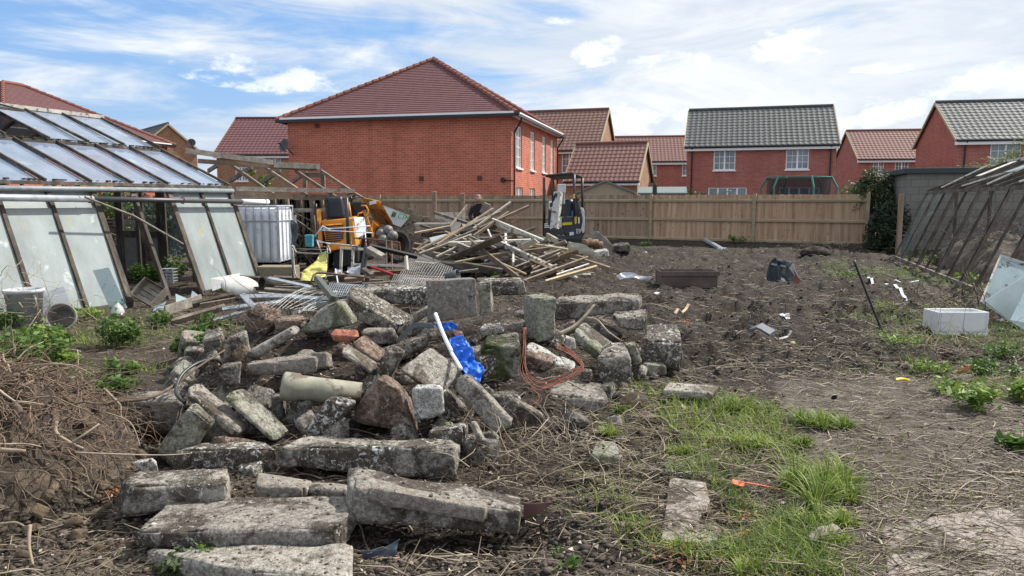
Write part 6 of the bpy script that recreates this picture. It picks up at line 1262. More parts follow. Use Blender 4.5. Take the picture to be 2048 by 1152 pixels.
# ---------------------------------------------------------------- right greenhouse skeleton
b0, b1 = G(1787, 517), G(1895, 562); g2 = (b1-b0).normalized(); p2 = Vector((-g2.y, g2.x, 0)); p2 = p2 if p2.x > 0 else -p2
def RG(s, w, z): return b0+g2*s+p2*(w+.75)+Z*z       # w=0 at the eave, -.75 at the base
rg = root('greenhouse', 'derelict dark timber greenhouse frame with missing glass on the right', 'greenhouse', RG(4, 1, 0)); NR = 9; ST_ = 1.0; RW = 1.85; rz_ = 2.62
for i in range(NR+1):
    s = i*ST_; b = MB(); b.beam(RG(s, -.73, .04), RG(s, -.02, 1.80), .034, .05, up=-p2); b.build('glazing_bar', DARKW, rg)
    if i % 2 == 1: b = MB(); b.beam(RG(s+.10, -.70, .08), RG(s+.12, -.02, 1.80), .03, .045, up=-p2); b.build('glazing_bar', OLDW, rg)
    b = MB(); b.beam(RG(s, -.02, 1.86), RG(s, RW, rz_), .04, .075); b.build('rafter', DARKW, rg)
    if i % 2: b = MB(); b.beam(RG(s+.06, .1, 1.95), RG(s+.06, RW*(.6+.4*R_.random()), rz_-.1), .035, .03); b.build('glazing_strip', WPAINT, rg)
    b = MB(); b.beam(RG(s, RW, rz_), RG(s, 2*RW, 1.84), .04, .07); b.build('rafter', DARKW, rg)
    if i % 2 == 0: b = MB(); b.beam(RG(s, 2*RW, 0), RG(s, 2*RW, 1.84), .06, .06); b.build('post', DARKW, rg)
for (w, z, t_, m_) in ((0, 1.84, .075, OLDW), (RW, rz_+.03, .08, WPAINT), (2*RW, 1.86, .07, DARKW), (-.74, .04, .09, OLDW)): b = MB(); b.beam(RG(-.08, w, z), RG(NR*ST_, w, z), .06, t_); b.build('plate', m_, rg)
for i, al in ((0, 1), (1, 1)):
    s0, s1 = i*ST_+.04, (i+1)*ST_-.04; b = MB(); t0 = .12 if i != 2 else .5; b.prism([RG(s0, -.72+.7*t0*.5, .1+1.7*t0*.5), RG(s1, -.70, .12), RG(s1, -.05, 1.76), RG(s0, -.05, 1.76)], (.003, 0, .001)); b.build('wall_pane', GL_CLEAR, rg)
for i in (3,): b = MB(); b.prism([RG(i*ST_+.04, .9, 2.25), RG(i*ST_+.9, .9, 2.25), RG(i*ST_+.9, 1.75, rz_-.02), RG(i*ST_+.04, 1.75, rz_-.02)], (0, 0, .005)); b.build('roof_pane', GL_LOOSE, rg)
for i, (s_, a_) in enumerate(((1.3, .8), (3.0, 1.6), (4.2, 1.9))): b = MB(); b.prism([RG(s_, a_, 1.9+a_*.4), RG(s_+.45, a_, 1.9+a_*.4), RG(s_+.45, a_+.75, 2.0+(a_+.75)*.36), RG(s_, a_+.75, 2.0+(a_+.75)*.36)], (0, 0, .012)); b.build('vent_frame', WPAINT, rg)
for w in (.7, 1.5, 2.4, 3.2): b = MB(); b.beam(RG(0, w, 0), RG(0, w, 1.85+(rz_-1.85)*(1-abs(w-RW)/RW)), .06, .06); b.build('gable_post', DARKW, rg)
# green woven fence panel beyond
wp = root('woven_fence_panel', 'mossy green slatted fence panel seen through the right greenhouse frame', 'fence panel', RG(3, 4.0, 0)); GSL = mat('algae_slat', [(.3, (.11, .12, .045)), (.7, (.24, .25, .12))], 6, .9)
for k_ in range(3):
    for j in range(11): b = MB(); b.grid(lambda u_, v_: RG(1.6+k_*1.7+u_*1.65, 4.0+.02*math.sin(u_*9+j*3.14), .15+j*.155+v_*.14), 12, 1); b.build('slat', GSL, wp, solid=.008)
    b = MB(); b.beam(RG(1.6+k_*1.7, 3.95, 0), RG(1.6+k_*1.7, 3.95, 1.95), .07, .07); b.build('post', DARKW, wp)
# leaning glass at the right
for (pts_, D0, D1, lb, m_) in (([(2001, 512), (2110, 545), (2090, 690), (1962, 604)], 9.7, 9.2, 'large reflective glass pane leaning at the right edge, behind the frosted one', GL_LOOSE), ([(2070, 540), (2130, 600), (2058, 668), (1968, 602)], 9.3, 9.0, 'frosted pale glass pane lying over the large reflective one', flat('frosted_glass', (.40, .48, .49), .3, var=.08)), ([(2048, 585), (2100, 610), (2080, 650), (2020, 640)], 8.9, 8.6, 'small glass piece at the foot of the leaning panes', GL_LOOSE)):
    b = MB(); b.prism([P(*q, D0 if i < 2 else D1) for i, q in enumerate(pts_)], (0.004, .004, .004)); b.build('glass_sheet', m_, label=lb, cat='glass pane')
b = MB(); b.beam(P(2001, 510, 9.68), P(2112, 546, 9.68), .025, .02); b.beam(P(2001, 512, 9.68), P(1962, 604, 9.2), .02, .015); b.build('pane_frame', WPAINT, label='white wooden edge strip of the leaning glass at the right edge', cat='frame')
for i in range(12):
    x, y = rr.uniform(1985, 2045), rr.uniform(640, 665); q = G(x, y, .03); a = rr.uniform(0, 3); s_ = rr.uniform(.04, .12); u_ = Vector((math.cos(a), math.sin(a), rr.uniform(-.2, .2))); v_ = Vector((-math.sin(a), math.cos(a), rr.uniform(0, .3)))
    b = MB(); b.prism([q-u_*s_, q+v_*s_, q+u_*s_*.8, q-v_*s_*.6], (0, 0, .004)); b.build('glass_shard', GL_LOOSE, label='pale glass shard on the soil at the foot of the leaning panes', cat='glass shard', group='glass shards right of the sink')
# belfast sink
sk_ = MB(); c0 = G(1925, 672, .02); w_, d_, h_, t_ = .60, .33, .285, .035; c = c0+Vector((0, d_/2, 0)); sk_.box(c+Vector((0, 0, .02)), (w_, d_, .04))
for s_ in (-1, 1): sk_.box(c+Vector((s_*(w_-t_)/2, 0, h_/2+.02)), (t_, d_, h_-.04)); sk_.box(c+Vector((0, s_*(d_-t_)/2, h_/2+.021)), (w_-2*t_, t_, h_-.042))
sk_.build('ceramic_sink', mat('white_ceramic', [(.3, (.62, .63, .64)), (.7, (.75, .76, .77))], 2, .18, spots=[((.42, .40, .36), 6, .63, .12), ((.05, .05, .05), 16, .74, .02)]), label='white rectangular ceramic sink standing on the soil at the right', cat='sink', bev=.012)
tubething('black_rod', 'thin black rod stuck upright in the soil on the right', 'rod', [P(1708, 521, 8.75), P(1738, 598, 8.75), P(1769, 674, 8.72)], .013, flat('rod_black', (.02, .02, .025), .5))
# open steel trough
th_ = root('steel_trough', 'long rusty brown steel trough on the churned soil', 'trough', P(1379, 575, 13.4)); a, c = P(1324, 574, 13.35), P(1433, 573, 13.35); a.z = c.z = .03; u_ = (c-a); L = u_.length; u_.normalize(); v_ = Vector((-u_.y, u_.x, 0)); hh = .30
b = MB(); TR = mat('trough_steel', [(.3, (.075, .052, .042)), (.7, (.16, .12, .10))], 5, .7, .1, spots=[((.28, .24, .2), 9, .66, .04)])
for (p, q, r_) in ((a-u_*.03, u_*(L+.04), Vector((0, -.03, hh))), (a-u_*.03+v_*.45, u_*(L+.04), Vector((0, .03, hh))), (a, v_*.45, Vector((-.02, 0, hh))), (a+u_*L, v_*.45, Vector((.02, 0, hh)))): b.quad(p, p+q, p+q+r_, p+r_)
b.quad(a, a+u_*L, a+u_*L+v_*.45, a+v_*.45); b.build('shell', TR, th_, solid=.012); b = MB(); b.beam(a-u_*.05+Vector((0, -.045, hh-.035)), a+u_*(L+.04)+Vector((0, -.045, hh-.035)), .02, .08); b.build('rim', TR, th_)
# digger bucket
db = root('digger_bucket', 'black digging bucket with worn ribs lying on the churned soil', 'bucket', P(1565, 566, 14)); BK = mat('bucket_steel', [(.3, (.02, .024, .03)), (.6, (.06, .075, .09))], 5, .45, metal=.4, spots=[((.17, .06, .03), 3.5, .58, .1)])
def B5(x, y, D_=14.0): return P(1280+x/4.8, 480+y/4.8, D_)
b = MB(); prof = [(1300, 175), (1255, 225), (1228, 330), (1232, 385), (1300, 395), (1345, 400)]; wv = B5(1470, 215, 14.25)-B5(1310, 172, 14.0)
q0 = [B5(x, y, 14.0) for x, y in prof]; sh = Vector((B5(1545, 425, 13.95)-B5(1345, 400, 14.0)))
for i in range(len(q0)-1):
    f = lambda k_: q0[k_]+wv.lerp(sh, min(1, k_/4)); b.quad(q0[i], q0[i+1], f(i+1), f(i))
b.build('shell', BK, db, solid=.02); b = MB()
for t_ in (0, .33, .66, 1.0): pl = [q0[k_]+wv.lerp(sh, min(1, k_/4))*t_+Vector((-.01, -.02, .01)) for k_ in range(len(q0))]; b.tube(curve(pl, 3), .02, 5)
for t_ in (0, 1.0): pl = [q0[k_]+wv.lerp(sh, min(1, k_/4))*t_ for k_ in range(len(q0))]; b.prism(pl, (.015, .01, 0))
b.build('rib', BK, db); b = MB()
for (x, y) in ((1340, 190), (1290, 235), (1435, 205), (1378, 250)): b.beam(B5(x-28, y-6, 13.95), B5(x+22, y+6, 13.95), .03, .035)
b.build('cross_bar', METAL, db); b = MB(); b.prism([B5(1480, 290, 13.9), B5(1545, 400, 13.85), B5(1555, 435, 13.85), B5(1465, 420, 13.85), B5(1500, 360, 13.88)], (.0, .03, 0)); b.build('cutting_edge', flat('red_rust', (.20, .055, .035), .8, var=.3), db)
# fallen pipes, strips and litter on the churned soil
def strip(label, pts_, w, mt, name='strip', cat='strip', z=.035, th=.012, grp=None):
    c = curve([G(x, y, z) for x, y in pts_], 4)
    for q in c: q.z = Hs(q.x, q.y)+z*.6
    b = MB(); d = (c[-1]-c[0]).normalized(); s_ = Vector((-d.y, d.x, .25)).normalized()*w/2
    for i in range(len(c)-1): b.hexa([c[i]-s_, c[i+1]-s_, c[i+1]+s_, c[i]+s_, c[i]-s_+Z*th, c[i+1]-s_+Z*th, c[i+1]+s_+Z*th, c[i]+s_+Z*th])
    return b.build(name, mt, label=label, cat=cat, group=grp)
strip('white curved plastic strip on the grass behind the black rod', [(1736, 562), (1752, 573), (1776, 580), (1800, 588), (1817, 600)], .045, WPLAST); strip('grey blue pipe lying on the grass below the fence', [(1408, 488), (1452, 497)], .10, METAL, 'pipe', 'pipe', .08, .08)
strip('dark plank half sunk in the grass behind the rod', [(1690, 545), (1750, 553), (1830, 560)], .09, DARKW, 'plank', 'plank'); strip('pale strip on the grass near the right greenhouse', [(1780, 560), (1838, 562)], .03, WPLAST)
strip('dark grey plastic piece on the soil right of the white topped block', [(1491, 664), (1545, 672)], .13, flat('slate_plastic', (.11, .13, .15), .4), 'plastic_piece', 'plastic', .05, .05)
strip('white lath beside the dark grey plastic piece', [(1545, 678), (1582, 673)], .03, WPAINT, 'lath', 'lath'); strip('white lath above the block at the left of the churned soil', [(1310, 607), (1336, 598)], .05, WPAINT, 'lath', 'lath')
strip('pale splinter on the soil behind the white topped block', [(1350, 635), (1377, 624)], .035, PALEW, 'splinter', 'splinter'); strip('white offcut on the soil right of centre', [(1562, 626), (1582, 634)], .05, WPLAST, 'offcut', 'offcut')
strip('weathered offcut of wood in the grass at the bottom', [(1622, 1080), (1672, 1052)], .045, GREYW, 'wood_offcut', 'wood'); strip('blue black scrap by the front corner of the paving slab', [(1414, 1088), (1434, 1082)], .03, flat('navy', (.02, .035, .06), .5), 'scrap', 'scrap')
strip('yellow bent strip on the soil at the right', [(1792, 760), (1806, 758), (1820, 762)], .03, YEL, 'strip', 'strip'); strip('thin orange tape on the grass beside the paving slab', [(1466, 958), (1500, 963), (1560, 966)], .008, flat('orange_tape', (.55, .12, .05), .6), 'tape', 'tape', .05, .004)
strip('orange arrowhead end of the tape on the grass', [(1464, 960), (1488, 964)], .04, flat('orange_tape2', (.55, .12, .05), .6), 'tape', 'tape', .05, .006); strip('orange red splinter of wood at the bottom left', [(427, 1121), (500, 1103)], .03, flat('split_cedar', (.38, .15, .08), .8, var=.3), 'splinter', 'splinter', .06, .02)
cloth('crumpled_sheet', 'crumpled grey white sheet on the soil left of the steel trough', 'sheet', WPLAST, [((1232, 552), (1240, 560)), ((1252, 543), (1262, 556)), ((1280, 550), (1288, 560)), ((1304, 556), (1306, 562))], 14.5, .08, 5)
for (x, y, D_, lb) in ((1373, 651, 8.9, 'bright orange knot of string behind the white topped block'), (1441, 655, 9.0, 'pinkish net scrap on the churned soil'), (1608, 680, 8.6, 'orange pink scrap by the dark plastic piece'), (1925, 745, 6.9, 'faded orange netting on the grass at right'), (1885, 715, 7.6, 'orange netting scrap left of the sink foot')):
    b = MB(); c = P(x, y, D_); 
    for i in range(26): b.tube([c+Vector((R_.gauss(0, .04), R_.gauss(0, .03), R_.gauss(0, .035))) for _ in range(3)], .003, 3)
    b.build('net_scrap', flat('orange_net', (.62, .22, .12), .8, var=.3), label=lb, cat='net scrap')
for (x, y, lb, c_) in ((1666, 608, 'turquoise scrap left of the tan stone', (.05, .4, .42)), (1790, 636, 'white rag on the soil left of the sink', (.6, .62, .6)), (1585, 688, 'yellowish rag on the churned soil', (.4, .36, .1)), (1674, 684, 'lime green scrap on the soil near the rod foot', (.3, .45, .04)), (1500, 645, 'pale blue plastic shard beside the flat pale stone', (.4, .52, .55)), (1424, 632, 'grey plastic shard standing in the soil', (.25, .28, .3)), (1574, 632, 'white plastic lump on the churned soil', (.65, .65, .62)), (1745, 562, 'white scrap in the grass', (.6, .6, .58)), (1290, 508, 'pale fragment by the timber pile tip', (.55, .55, .52)), (1440, 500, 'white strip piece near the fence', (.6, .6, .58)), (1735, 560, 'light fragment beside the curved strip', (.55, .56, .55)), (1665, 797, 'black cup on its side at the edge of the path', (.01, .01, .012))):
    q = G(x, y, .03); q.z = Hs(q.x, q.y)+.015; s_ = .006*q.y
    cloth('litter', lb, 'litter', flat('litter_%d' % x, c_, .5), [((x-s_*900/q.y, y+2), (x-s_*800/q.y, y-4)), ((x, y+3), (x+2, y-6)), ((x+s_*900/q.y, y+1), (x+s_*800/q.y, y-3))], q.y, .03, 9, n=8, m=5, seed=x)

# pieces lying between the timber pile and the excavator
LOGM = mat('log_bark', [(.3, (.10, .06, .04)), (.6, (.24, .15, .10)), (.75, (.34, .24, .17))], 9, .95, .8)
b = MB(); a, c = P(1168, 488, 17.0), P(1200, 492, 17.2); cc = curve([a, a.lerp(c, .5)+Vector((0, 0, .05)), c], 5); b.tube(cc, [.10+.025*math.sin(i*2.1) for i in range(len(cc))], 12); b.build('log', LOGM, label='short brown log lying in front of the excavator corner', cat='log', smooth=True)
cloth('grey_sheet', 'grey curved metal sheet standing right of the brown log', 'sheet', mat('dull_grey_sheet', [(.3, (.15, .145, .13)), (.7, (.28, .27, .24))], 4, .7, .2), [((1172, 480), (1172, 498)), ((1188, 464), (1192, 500)), ((1206, 470), (1208, 503)), ((1226, 494), (1222, 506))], 17.6, .05, 4)
cloth('curved_panel', 'long pale curved panel lying at the right end of the timber pile', 'panel', mat('pale_panel', [(.3, (.28, .26, .21)), (.7, (.45, .43, .37))], 4, .8), [((1132, 500), (1136, 484)), ((1155, 506), (1160, 486)), ((1178, 510), (1184, 497)), ((1196, 512), (1198, 508))], 16.0, .04, 4)
b = MB(); b.beam(P(1094, 471, 17.0), P(1114, 482, 16.6), .06, .12); b.build('plank', GREYW, label='pale plank end sticking up in front of the excavator boom', cat='plank')
block('pale broken lump at the right foot of the timber pile', 'W', 15.6, [(1186, 503), (1216, 500), (1218, 514), (1188, 514)], [(1190, 498), (1212, 496)], .3, .02, 8)
block('dark soil stained block at the fence foot right of the timber pile', 'D', 20.5, [(1222, 492), (1258, 488), (1262, 503), (1222, 505)], [(1228, 486), (1256, 485)], .4, .03, 8)
# ---------------------------------------------------------------- vegetation
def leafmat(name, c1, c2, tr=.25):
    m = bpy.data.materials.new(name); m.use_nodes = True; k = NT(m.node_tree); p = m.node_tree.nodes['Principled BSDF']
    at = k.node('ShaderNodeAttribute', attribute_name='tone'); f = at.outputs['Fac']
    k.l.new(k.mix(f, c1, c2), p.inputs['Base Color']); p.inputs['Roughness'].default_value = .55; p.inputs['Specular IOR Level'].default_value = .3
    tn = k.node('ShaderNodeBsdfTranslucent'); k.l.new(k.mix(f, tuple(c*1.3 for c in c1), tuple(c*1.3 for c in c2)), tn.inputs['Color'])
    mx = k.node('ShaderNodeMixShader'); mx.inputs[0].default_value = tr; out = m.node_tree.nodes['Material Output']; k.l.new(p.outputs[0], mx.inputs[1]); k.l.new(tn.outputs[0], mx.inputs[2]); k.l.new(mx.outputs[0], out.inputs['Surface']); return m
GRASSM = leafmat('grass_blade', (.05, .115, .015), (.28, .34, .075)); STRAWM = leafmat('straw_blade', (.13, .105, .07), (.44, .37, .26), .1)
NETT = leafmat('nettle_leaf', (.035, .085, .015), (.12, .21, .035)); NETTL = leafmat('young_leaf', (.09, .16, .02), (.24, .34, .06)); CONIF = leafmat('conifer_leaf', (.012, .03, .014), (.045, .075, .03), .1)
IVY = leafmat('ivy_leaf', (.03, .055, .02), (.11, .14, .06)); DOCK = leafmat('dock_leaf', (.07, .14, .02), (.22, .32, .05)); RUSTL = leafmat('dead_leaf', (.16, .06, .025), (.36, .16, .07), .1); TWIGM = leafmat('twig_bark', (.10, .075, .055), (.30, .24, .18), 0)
def npmesh(name, co, quads, tone, mt, loc=None, parent=None, smooth=False):
    me = fastmesh(name, co, quads, mt, smooth); a = me.attributes.new('tone', 'FLOAT', 'POINT'); a.data.foreach_set('value', np.ascontiguousarray(tone, np.float32))
    o = bpy.data.objects.new(name, me); COL.objects.link(o)
    if loc is not None: o.location = loc
    if parent is not None: o.parent = parent
    WL[o] = Vector(loc) if loc is not None else (WL[parent] if parent is not None else Vector()); return o
rg_ = np.random.default_rng(4)
def blades(base, h, w, lean, tone, seg=3, curl=1.0):
    """base (n,3), arrays; each blade a curved tapering ribbon"""
    n = len(base); a = rg_.uniform(0, 2*np.pi, n); d = np.stack([np.cos(a), np.sin(a), 0*a], 1); s_ = np.stack([-np.sin(a+rg_.normal(0, .5, n)), np.cos(a), 0*a], 1)
    co = []; 
    for i in range(seg+1):
        t = i/seg; wd = (w*(1-t**1.5)*.5+.0004)[:, None]; z = h*(t-curl*.28*lean*t*t*t); c = base+d*(lean*h*(t**1.8))[:, None]; c = c+np.stack([0*z, 0*z, z], 1)
        co += [c-s_*wd, c+s_*wd]
    co = np.stack(co, 1); i = np.arange(n)[:, None]*(2*(seg+1)); q = np.concatenate([np.stack([i[:, 0]+2*k_, i[:, 0]+2*k_+1, i[:, 0]+2*k_+3, i[:, 0]+2*k_+2], 1) for k_ in range(seg)])
    return co.reshape(-1, 3), q, np.repeat(tone, 2*(seg+1))
def sticks(base, d, L, w, tone, bend=None):
    """thin 3-sided bent prisms"""
    n = len(base); up = np.tile([0, 0, 1.], (n, 1)); s_ = np.cross(d, up); s_ /= np.linalg.norm(s_, axis=1)[:, None]+1e-9; u_ = np.cross(s_, d); co = []
    for t in (-.5, 0, .5):
        c = base+d*(L*t)[:, None]; c = c+(bend*L*(.25-t*t))[:, None]*u_ if bend is not None else c; r_ = (w*(.6 if t else 1))[:, None]
        co += [c+u_*r_, c-u_*r_*.5+s_*r_*.87, c-u_*r_*.5-s_*r_*.87]
    co = np.stack(co, 1); i = np.arange(n)*9; q = []
    for k_ in range(2):
        for j in range(3): q.append(np.stack([i+3*k_+j, i+3*k_+(j+1) % 3, i+3*k_+3+(j+1) % 3, i+3*k_+3+j], 1))
    return co.reshape(-1, 3), np.concatenate(q), np.repeat(tone, 9)
def join(parts):
    co = []; q = []; tn = []; o = 0
    for c, f, t in parts: co.append(c); q.append(f+o); tn.append(t); o += len(c)
    return np.concatenate(co), np.concatenate(q), np.concatenate(tn)
def leaves(cen, size, nrm, tone, fold=.25):
    n = len(cen); r_ = rg_.normal(0, 1, (n, 3)); t = np.cross(nrm, r_); t /= np.linalg.norm(t, axis=1)[:, None]+1e-9; s_ = np.cross(nrm, t); L = size[:, None]
    a = cen-t*L; b = cen+s_*L*.55+nrm*L*fold; c = cen+t*L; d = cen-s_*L*.55+nrm*L*fold; co = np.stack([a, b, c, d], 1).reshape(-1, 3); i = np.arange(n)*4
    return co, np.stack([i, i+1, i+2, i+3], 1), np.repeat(tone, 4)
# visible-area sampling: density per ground metre falls with distance like detail does
def scatter(n, y0, y1, pw=1.6, hw=.74):
    y = (rg_.uniform(0, 1, n)*(y1**(1-pw)-y0**(1-pw))+y0**(1-pw))**(1/(1-pw)); x = rg_.uniform(-hw, hw, n)*(y+.3); return x, y
# --- grass (stuff)
x, y = scatter(190000, 2.6, 27, 1.7); g_ = grass_density(x, y); kp = rg_.uniform(0, 1, len(x)) < g_**1.3*.7; x, y, g_ = x[kp], y[kp], g_[kp]; n = len(x)
z = H(x, y); h = rg_.uniform(.03, .10, n)*(.7+.7*g_); dist = y; c, q, t = blades(np.stack([x, y, z-.005], 1), h, .0022+.00075*y, rg_.uniform(.2, 1.4, n), np.clip(rg_.normal(.5, .25, n)+.5*(vn(x*1.5, y*1.5, 6)-.5), 0, 1), 2)
o = npmesh('grass', c, q, t, GRASSM); o['kind'] = 'stuff'
# --- straw and dead stems (stuff)
x, y = scatter(85000, 2.6, 26, 1.6); strw = .22*(1-.8*bump(x, y, -.8, 5.6, 2.4, 1.7))+.75*(fbm(x*1.1, y*1.1, 61, 3) > .47)+.8*pathmask(x, y)+1.0*bump(x, y, .7, 4.6, 1.3, 1.3)+.8*bump(x, y, 3.6, 5.8, 1.6, 1.0); strw = strw*(1-.8*bump(x, y, -1.0, 3.2, 1.9, 1.0)**.4)*(1-.45*pathmask(x, y)); strw = strw*(1-.75*bump(x, y, -.9, 5.4, 2.4, 1.8)**.4); kp = rg_.uniform(0, 2.1, len(x)) < strw; x, y = x[kp], y[kp]; n = len(x)
z = H(x, y); a = rg_.uniform(0, np.pi, n); a = np.where(rg_.uniform(0, 1, n) < .45, rg_.normal(.15, .45, n), a); d = np.stack([np.cos(a), np.sin(a), rg_.normal(0, .16, n)], 1); d /= np.linalg.norm(d, axis=1)[:, None]
L = rg_.gamma(2.0, .03, n)+.02; w = rg_.uniform(.0006, .0019, n)*(1+.10*y); c, q, t = sticks(np.stack([x, y, z+.010+.15*np.abs(d[:, 2])*L], 1), d, L, w, np.clip(rg_.beta(1.6, 2.2, n), 0, 1), rg_.normal(.0, .18, n))
o = npmesh('straw_litter', c, q, t, STRAWM); o['kind'] = 'stuff'
x, y = scatter(14000, 2.8, 24, 1.25); kp = rg_.uniform(0, 1, len(x)) < .35+.65*(x+.12*y > 1.0); x, y = x[kp], y[kp]; n = len(x); z = H(x, y); a = rg_.normal(.1, .7, n); d = np.stack([np.cos(a), np.sin(a), rg_.normal(0, .2, n)], 1); d /= np.linalg.norm(d, axis=1)[:, None]
c, q, t = sticks(np.stack([x, y, z+.02], 1), d, rg_.gamma(2.2, .055, n)+.03, rg_.uniform(.0012, .004, n)*(1+.05*y), rg_.beta(1.3, 2.0, n), rg_.normal(0, .3, n))
o = npmesh('root_litter', c, q, t, leafmat('root_bits', (.06, .045, .033), (.40, .33, .25), 0)); o['kind'] = 'stuff'
# --- chips: pale stones and dead leaf bits (stuff)
x, y = scatter(26000, 2.6, 28, 1.7); n = len(x); z = H(x, y); nr = rg_.normal(0, .5, (n, 3)); nr[:, 2] = 1; nr /= np.linalg.norm(nr, axis=1)[:, None]
c, q, t = leaves(np.stack([x, y, z+.006], 1), rg_.gamma(2, .0028, n)*(1+.05*y), nr, rg_.uniform(0, 1, n)**1.5, .1)
o = npmesh('chip_litter', c, q, t, leafmat('chips', (.07, .05, .038), (.44, .39, .32), 0)); o['kind'] = 'stuff'
# --- soil clods (stuff)
x, y = scatter(42000, 2.6, 27, 1.55); ch = (x+.12*y > .9)*(y > 6.6)*1.0+bump(x, y, -2.4, 3.4, 1.9, 1.4)+.9*bump(x, y, -.6, 5.8, 2.8, 2.2)+.8*bump(x, y, -.1, 3.3, 1.2, .8)+.12+1.5*bump(x, y, -2.7, 21.3, 2.2, 1.8); kp = rg_.uniform(0, 1.2, len(x)) < ch*(1-.9*pathmask(x, y)); x, y = x[kp], y[kp]; n = len(x)
ico_v = []; bm_ = bmesh.new(); bmesh.ops.create_icosphere(bm_, subdivisions=1, radius=1); iv = np.array([v_.co[:] for v_ in bm_.verts]); bmesh.ops.create_cube(bm_, size=.1); fi = np.array([[v_.index for v_ in f.verts] for f in bm_.faces if len(f.verts) == 3]); bm_.free()
s_ = (np.minimum(rg_.gamma(1.3, .0062, n), .016)+.003)*(1+.04*y); z = H(x, y); R3 = rg_.uniform(.45, 1.35, (n, len(iv), 1)); sq = np.stack([rg_.uniform(.7, 1.4, n), rg_.uniform(.7, 1.4, n), rg_.uniform(.45, .9, n)], 1)[:, None, :]
co = iv[None]*R3*sq*s_[:, None, None]+np.stack([x, y, z+s_*.15], 1)[:, None, :]; q = (fi[None]+(np.arange(n)*len(iv))[:, None, None]).reshape(-1, 3)
TP_ = np.concatenate(TOPS); TP_ = TP_+rg_.normal(0, .006, TP_.shape)*np.array([1, 1, .1])
CL = mat('clod', [(.3, (.045, .035, .028)), (.5, (.085, .066, .052)), (.72, (.16, .13, .105))], 9, .95, .6)
me = fastmesh('soil_clods', co.reshape(-1, 3), q, CL, False); o = bpy.data.objects.new('soil_clods', me); COL.objects.link(o); o['kind'] = 'stuff'
n = len(TP_); s_ = np.minimum(rg_.gamma(1.3, .0035, n), .012)+.0015; R3 = rg_.uniform(.5, 1.3, (n, len(iv), 1)); co = iv[None]*R3*s_[:, None, None]*np.array([1, 1, .7])+TP_[:, None, :]+np.array([0, 0, .001])
me = fastmesh('soil_crumbs', co.reshape(-1, 3), (fi[None]+(np.arange(n)*len(iv))[:, None, None]).reshape(-1, 3), mat('crumb', [(.35, (.05, .038, .03)), (.55, (.14, .11, .085)), (.75, (.36, .32, .27))], 30, .95), False); o = bpy.data.objects.new('soil_crumbs', me); COL.objects.link(o); o['kind'] = 'stuff'
# --- grass tufts (things)
def tuft(px, py, w_px, h_px, label, nb=420, tone=.45, green=GRASSM):
    b_ = G(px, py); D_ = b_.y; sc_ = D_/F; r_ = w_px*sc_/2; h_ = h_px*sc_*.8; z0 = Hs(b_.x, b_.y); a = rg_.uniform(0, 2*np.pi, nb); rr_ = r_*.55*np.sqrt(rg_.uniform(0, 1, nb)); nc = max(3, int(w_px/16)); ci = rg_.integers(0, nc, nb); ox, oy = rg_.normal(0, r_*.42, nc), rg_.normal(0, r_*.34, nc); hs_ = rg_.uniform(.55, 1.15, nc)[ci]; bx, by = rr_*.6*np.cos(a)+ox[ci], rr_*.6*np.sin(a)*.8+oy[ci]
    hh_ = h_*rg_.uniform(.35, 1.25, nb)*hs_*(1+.3*np.cos(a-px*.37))*(1-.35*(rr_/(r_*.55))**2); dd = np.stack([np.cos(a), np.sin(a), 0*a], 1); ln_ = .25+.8*(rr_/(r_*.55))+rg_.normal(0, .32, nb); seg = 5; co = []; s_ = np.stack([-np.sin(a), np.cos(a), 0*a], 1); wv_ = .0052+.0004*D_
    for i in range(seg+1):
        t = i/seg; c = np.stack([bx, by, 0*a], 1)+dd*(ln_*hh_*t**1.7*.9)[:, None]+np.stack([0*a, 0*a, hh_*(t-.42*np.abs(ln_)*t**2.6)], 1); wd = wv_*(1-t**2)*.5+.0003; co += [c-s_*wd, c+s_*wd]
    co = np.stack(co, 1); i = np.arange(nb)*(2*(seg+1)); q = np.concatenate([np.stack([i+2*k_, i+2*k_+1, i+2*k_+3, i+2*k_+2], 1) for k_ in range(seg)]); tn = np.repeat(np.clip(rg_.normal(tone, .2, nb)+(rg_.uniform(0, 1, nb) < .1)*.6, 0, 1.25), 2*(seg+1))
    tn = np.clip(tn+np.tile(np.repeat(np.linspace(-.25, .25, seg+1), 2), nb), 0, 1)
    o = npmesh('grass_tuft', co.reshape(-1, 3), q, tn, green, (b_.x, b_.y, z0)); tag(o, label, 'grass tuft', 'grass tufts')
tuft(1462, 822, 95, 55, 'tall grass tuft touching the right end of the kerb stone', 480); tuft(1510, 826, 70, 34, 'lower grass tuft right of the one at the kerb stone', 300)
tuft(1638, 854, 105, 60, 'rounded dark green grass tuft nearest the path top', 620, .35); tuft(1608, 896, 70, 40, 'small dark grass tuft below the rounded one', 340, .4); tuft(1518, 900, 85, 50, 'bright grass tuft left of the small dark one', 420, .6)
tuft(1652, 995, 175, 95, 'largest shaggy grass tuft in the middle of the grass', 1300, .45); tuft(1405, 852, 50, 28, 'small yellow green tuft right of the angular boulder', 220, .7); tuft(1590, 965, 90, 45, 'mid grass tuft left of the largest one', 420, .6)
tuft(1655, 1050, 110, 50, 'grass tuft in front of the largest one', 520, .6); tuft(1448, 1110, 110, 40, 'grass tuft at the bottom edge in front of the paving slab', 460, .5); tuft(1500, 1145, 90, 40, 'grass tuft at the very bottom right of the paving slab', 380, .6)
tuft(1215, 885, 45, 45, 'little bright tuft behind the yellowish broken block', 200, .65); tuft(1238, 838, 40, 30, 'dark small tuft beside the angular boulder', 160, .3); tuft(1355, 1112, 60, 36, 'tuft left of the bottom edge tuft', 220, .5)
tuft(1370, 905, 80, 32, 'low wide tuft left of the bright one', 300, .6); tuft(1685, 1090, 70, 34, 'low tuft beside the muddy path slab', 260, .6)
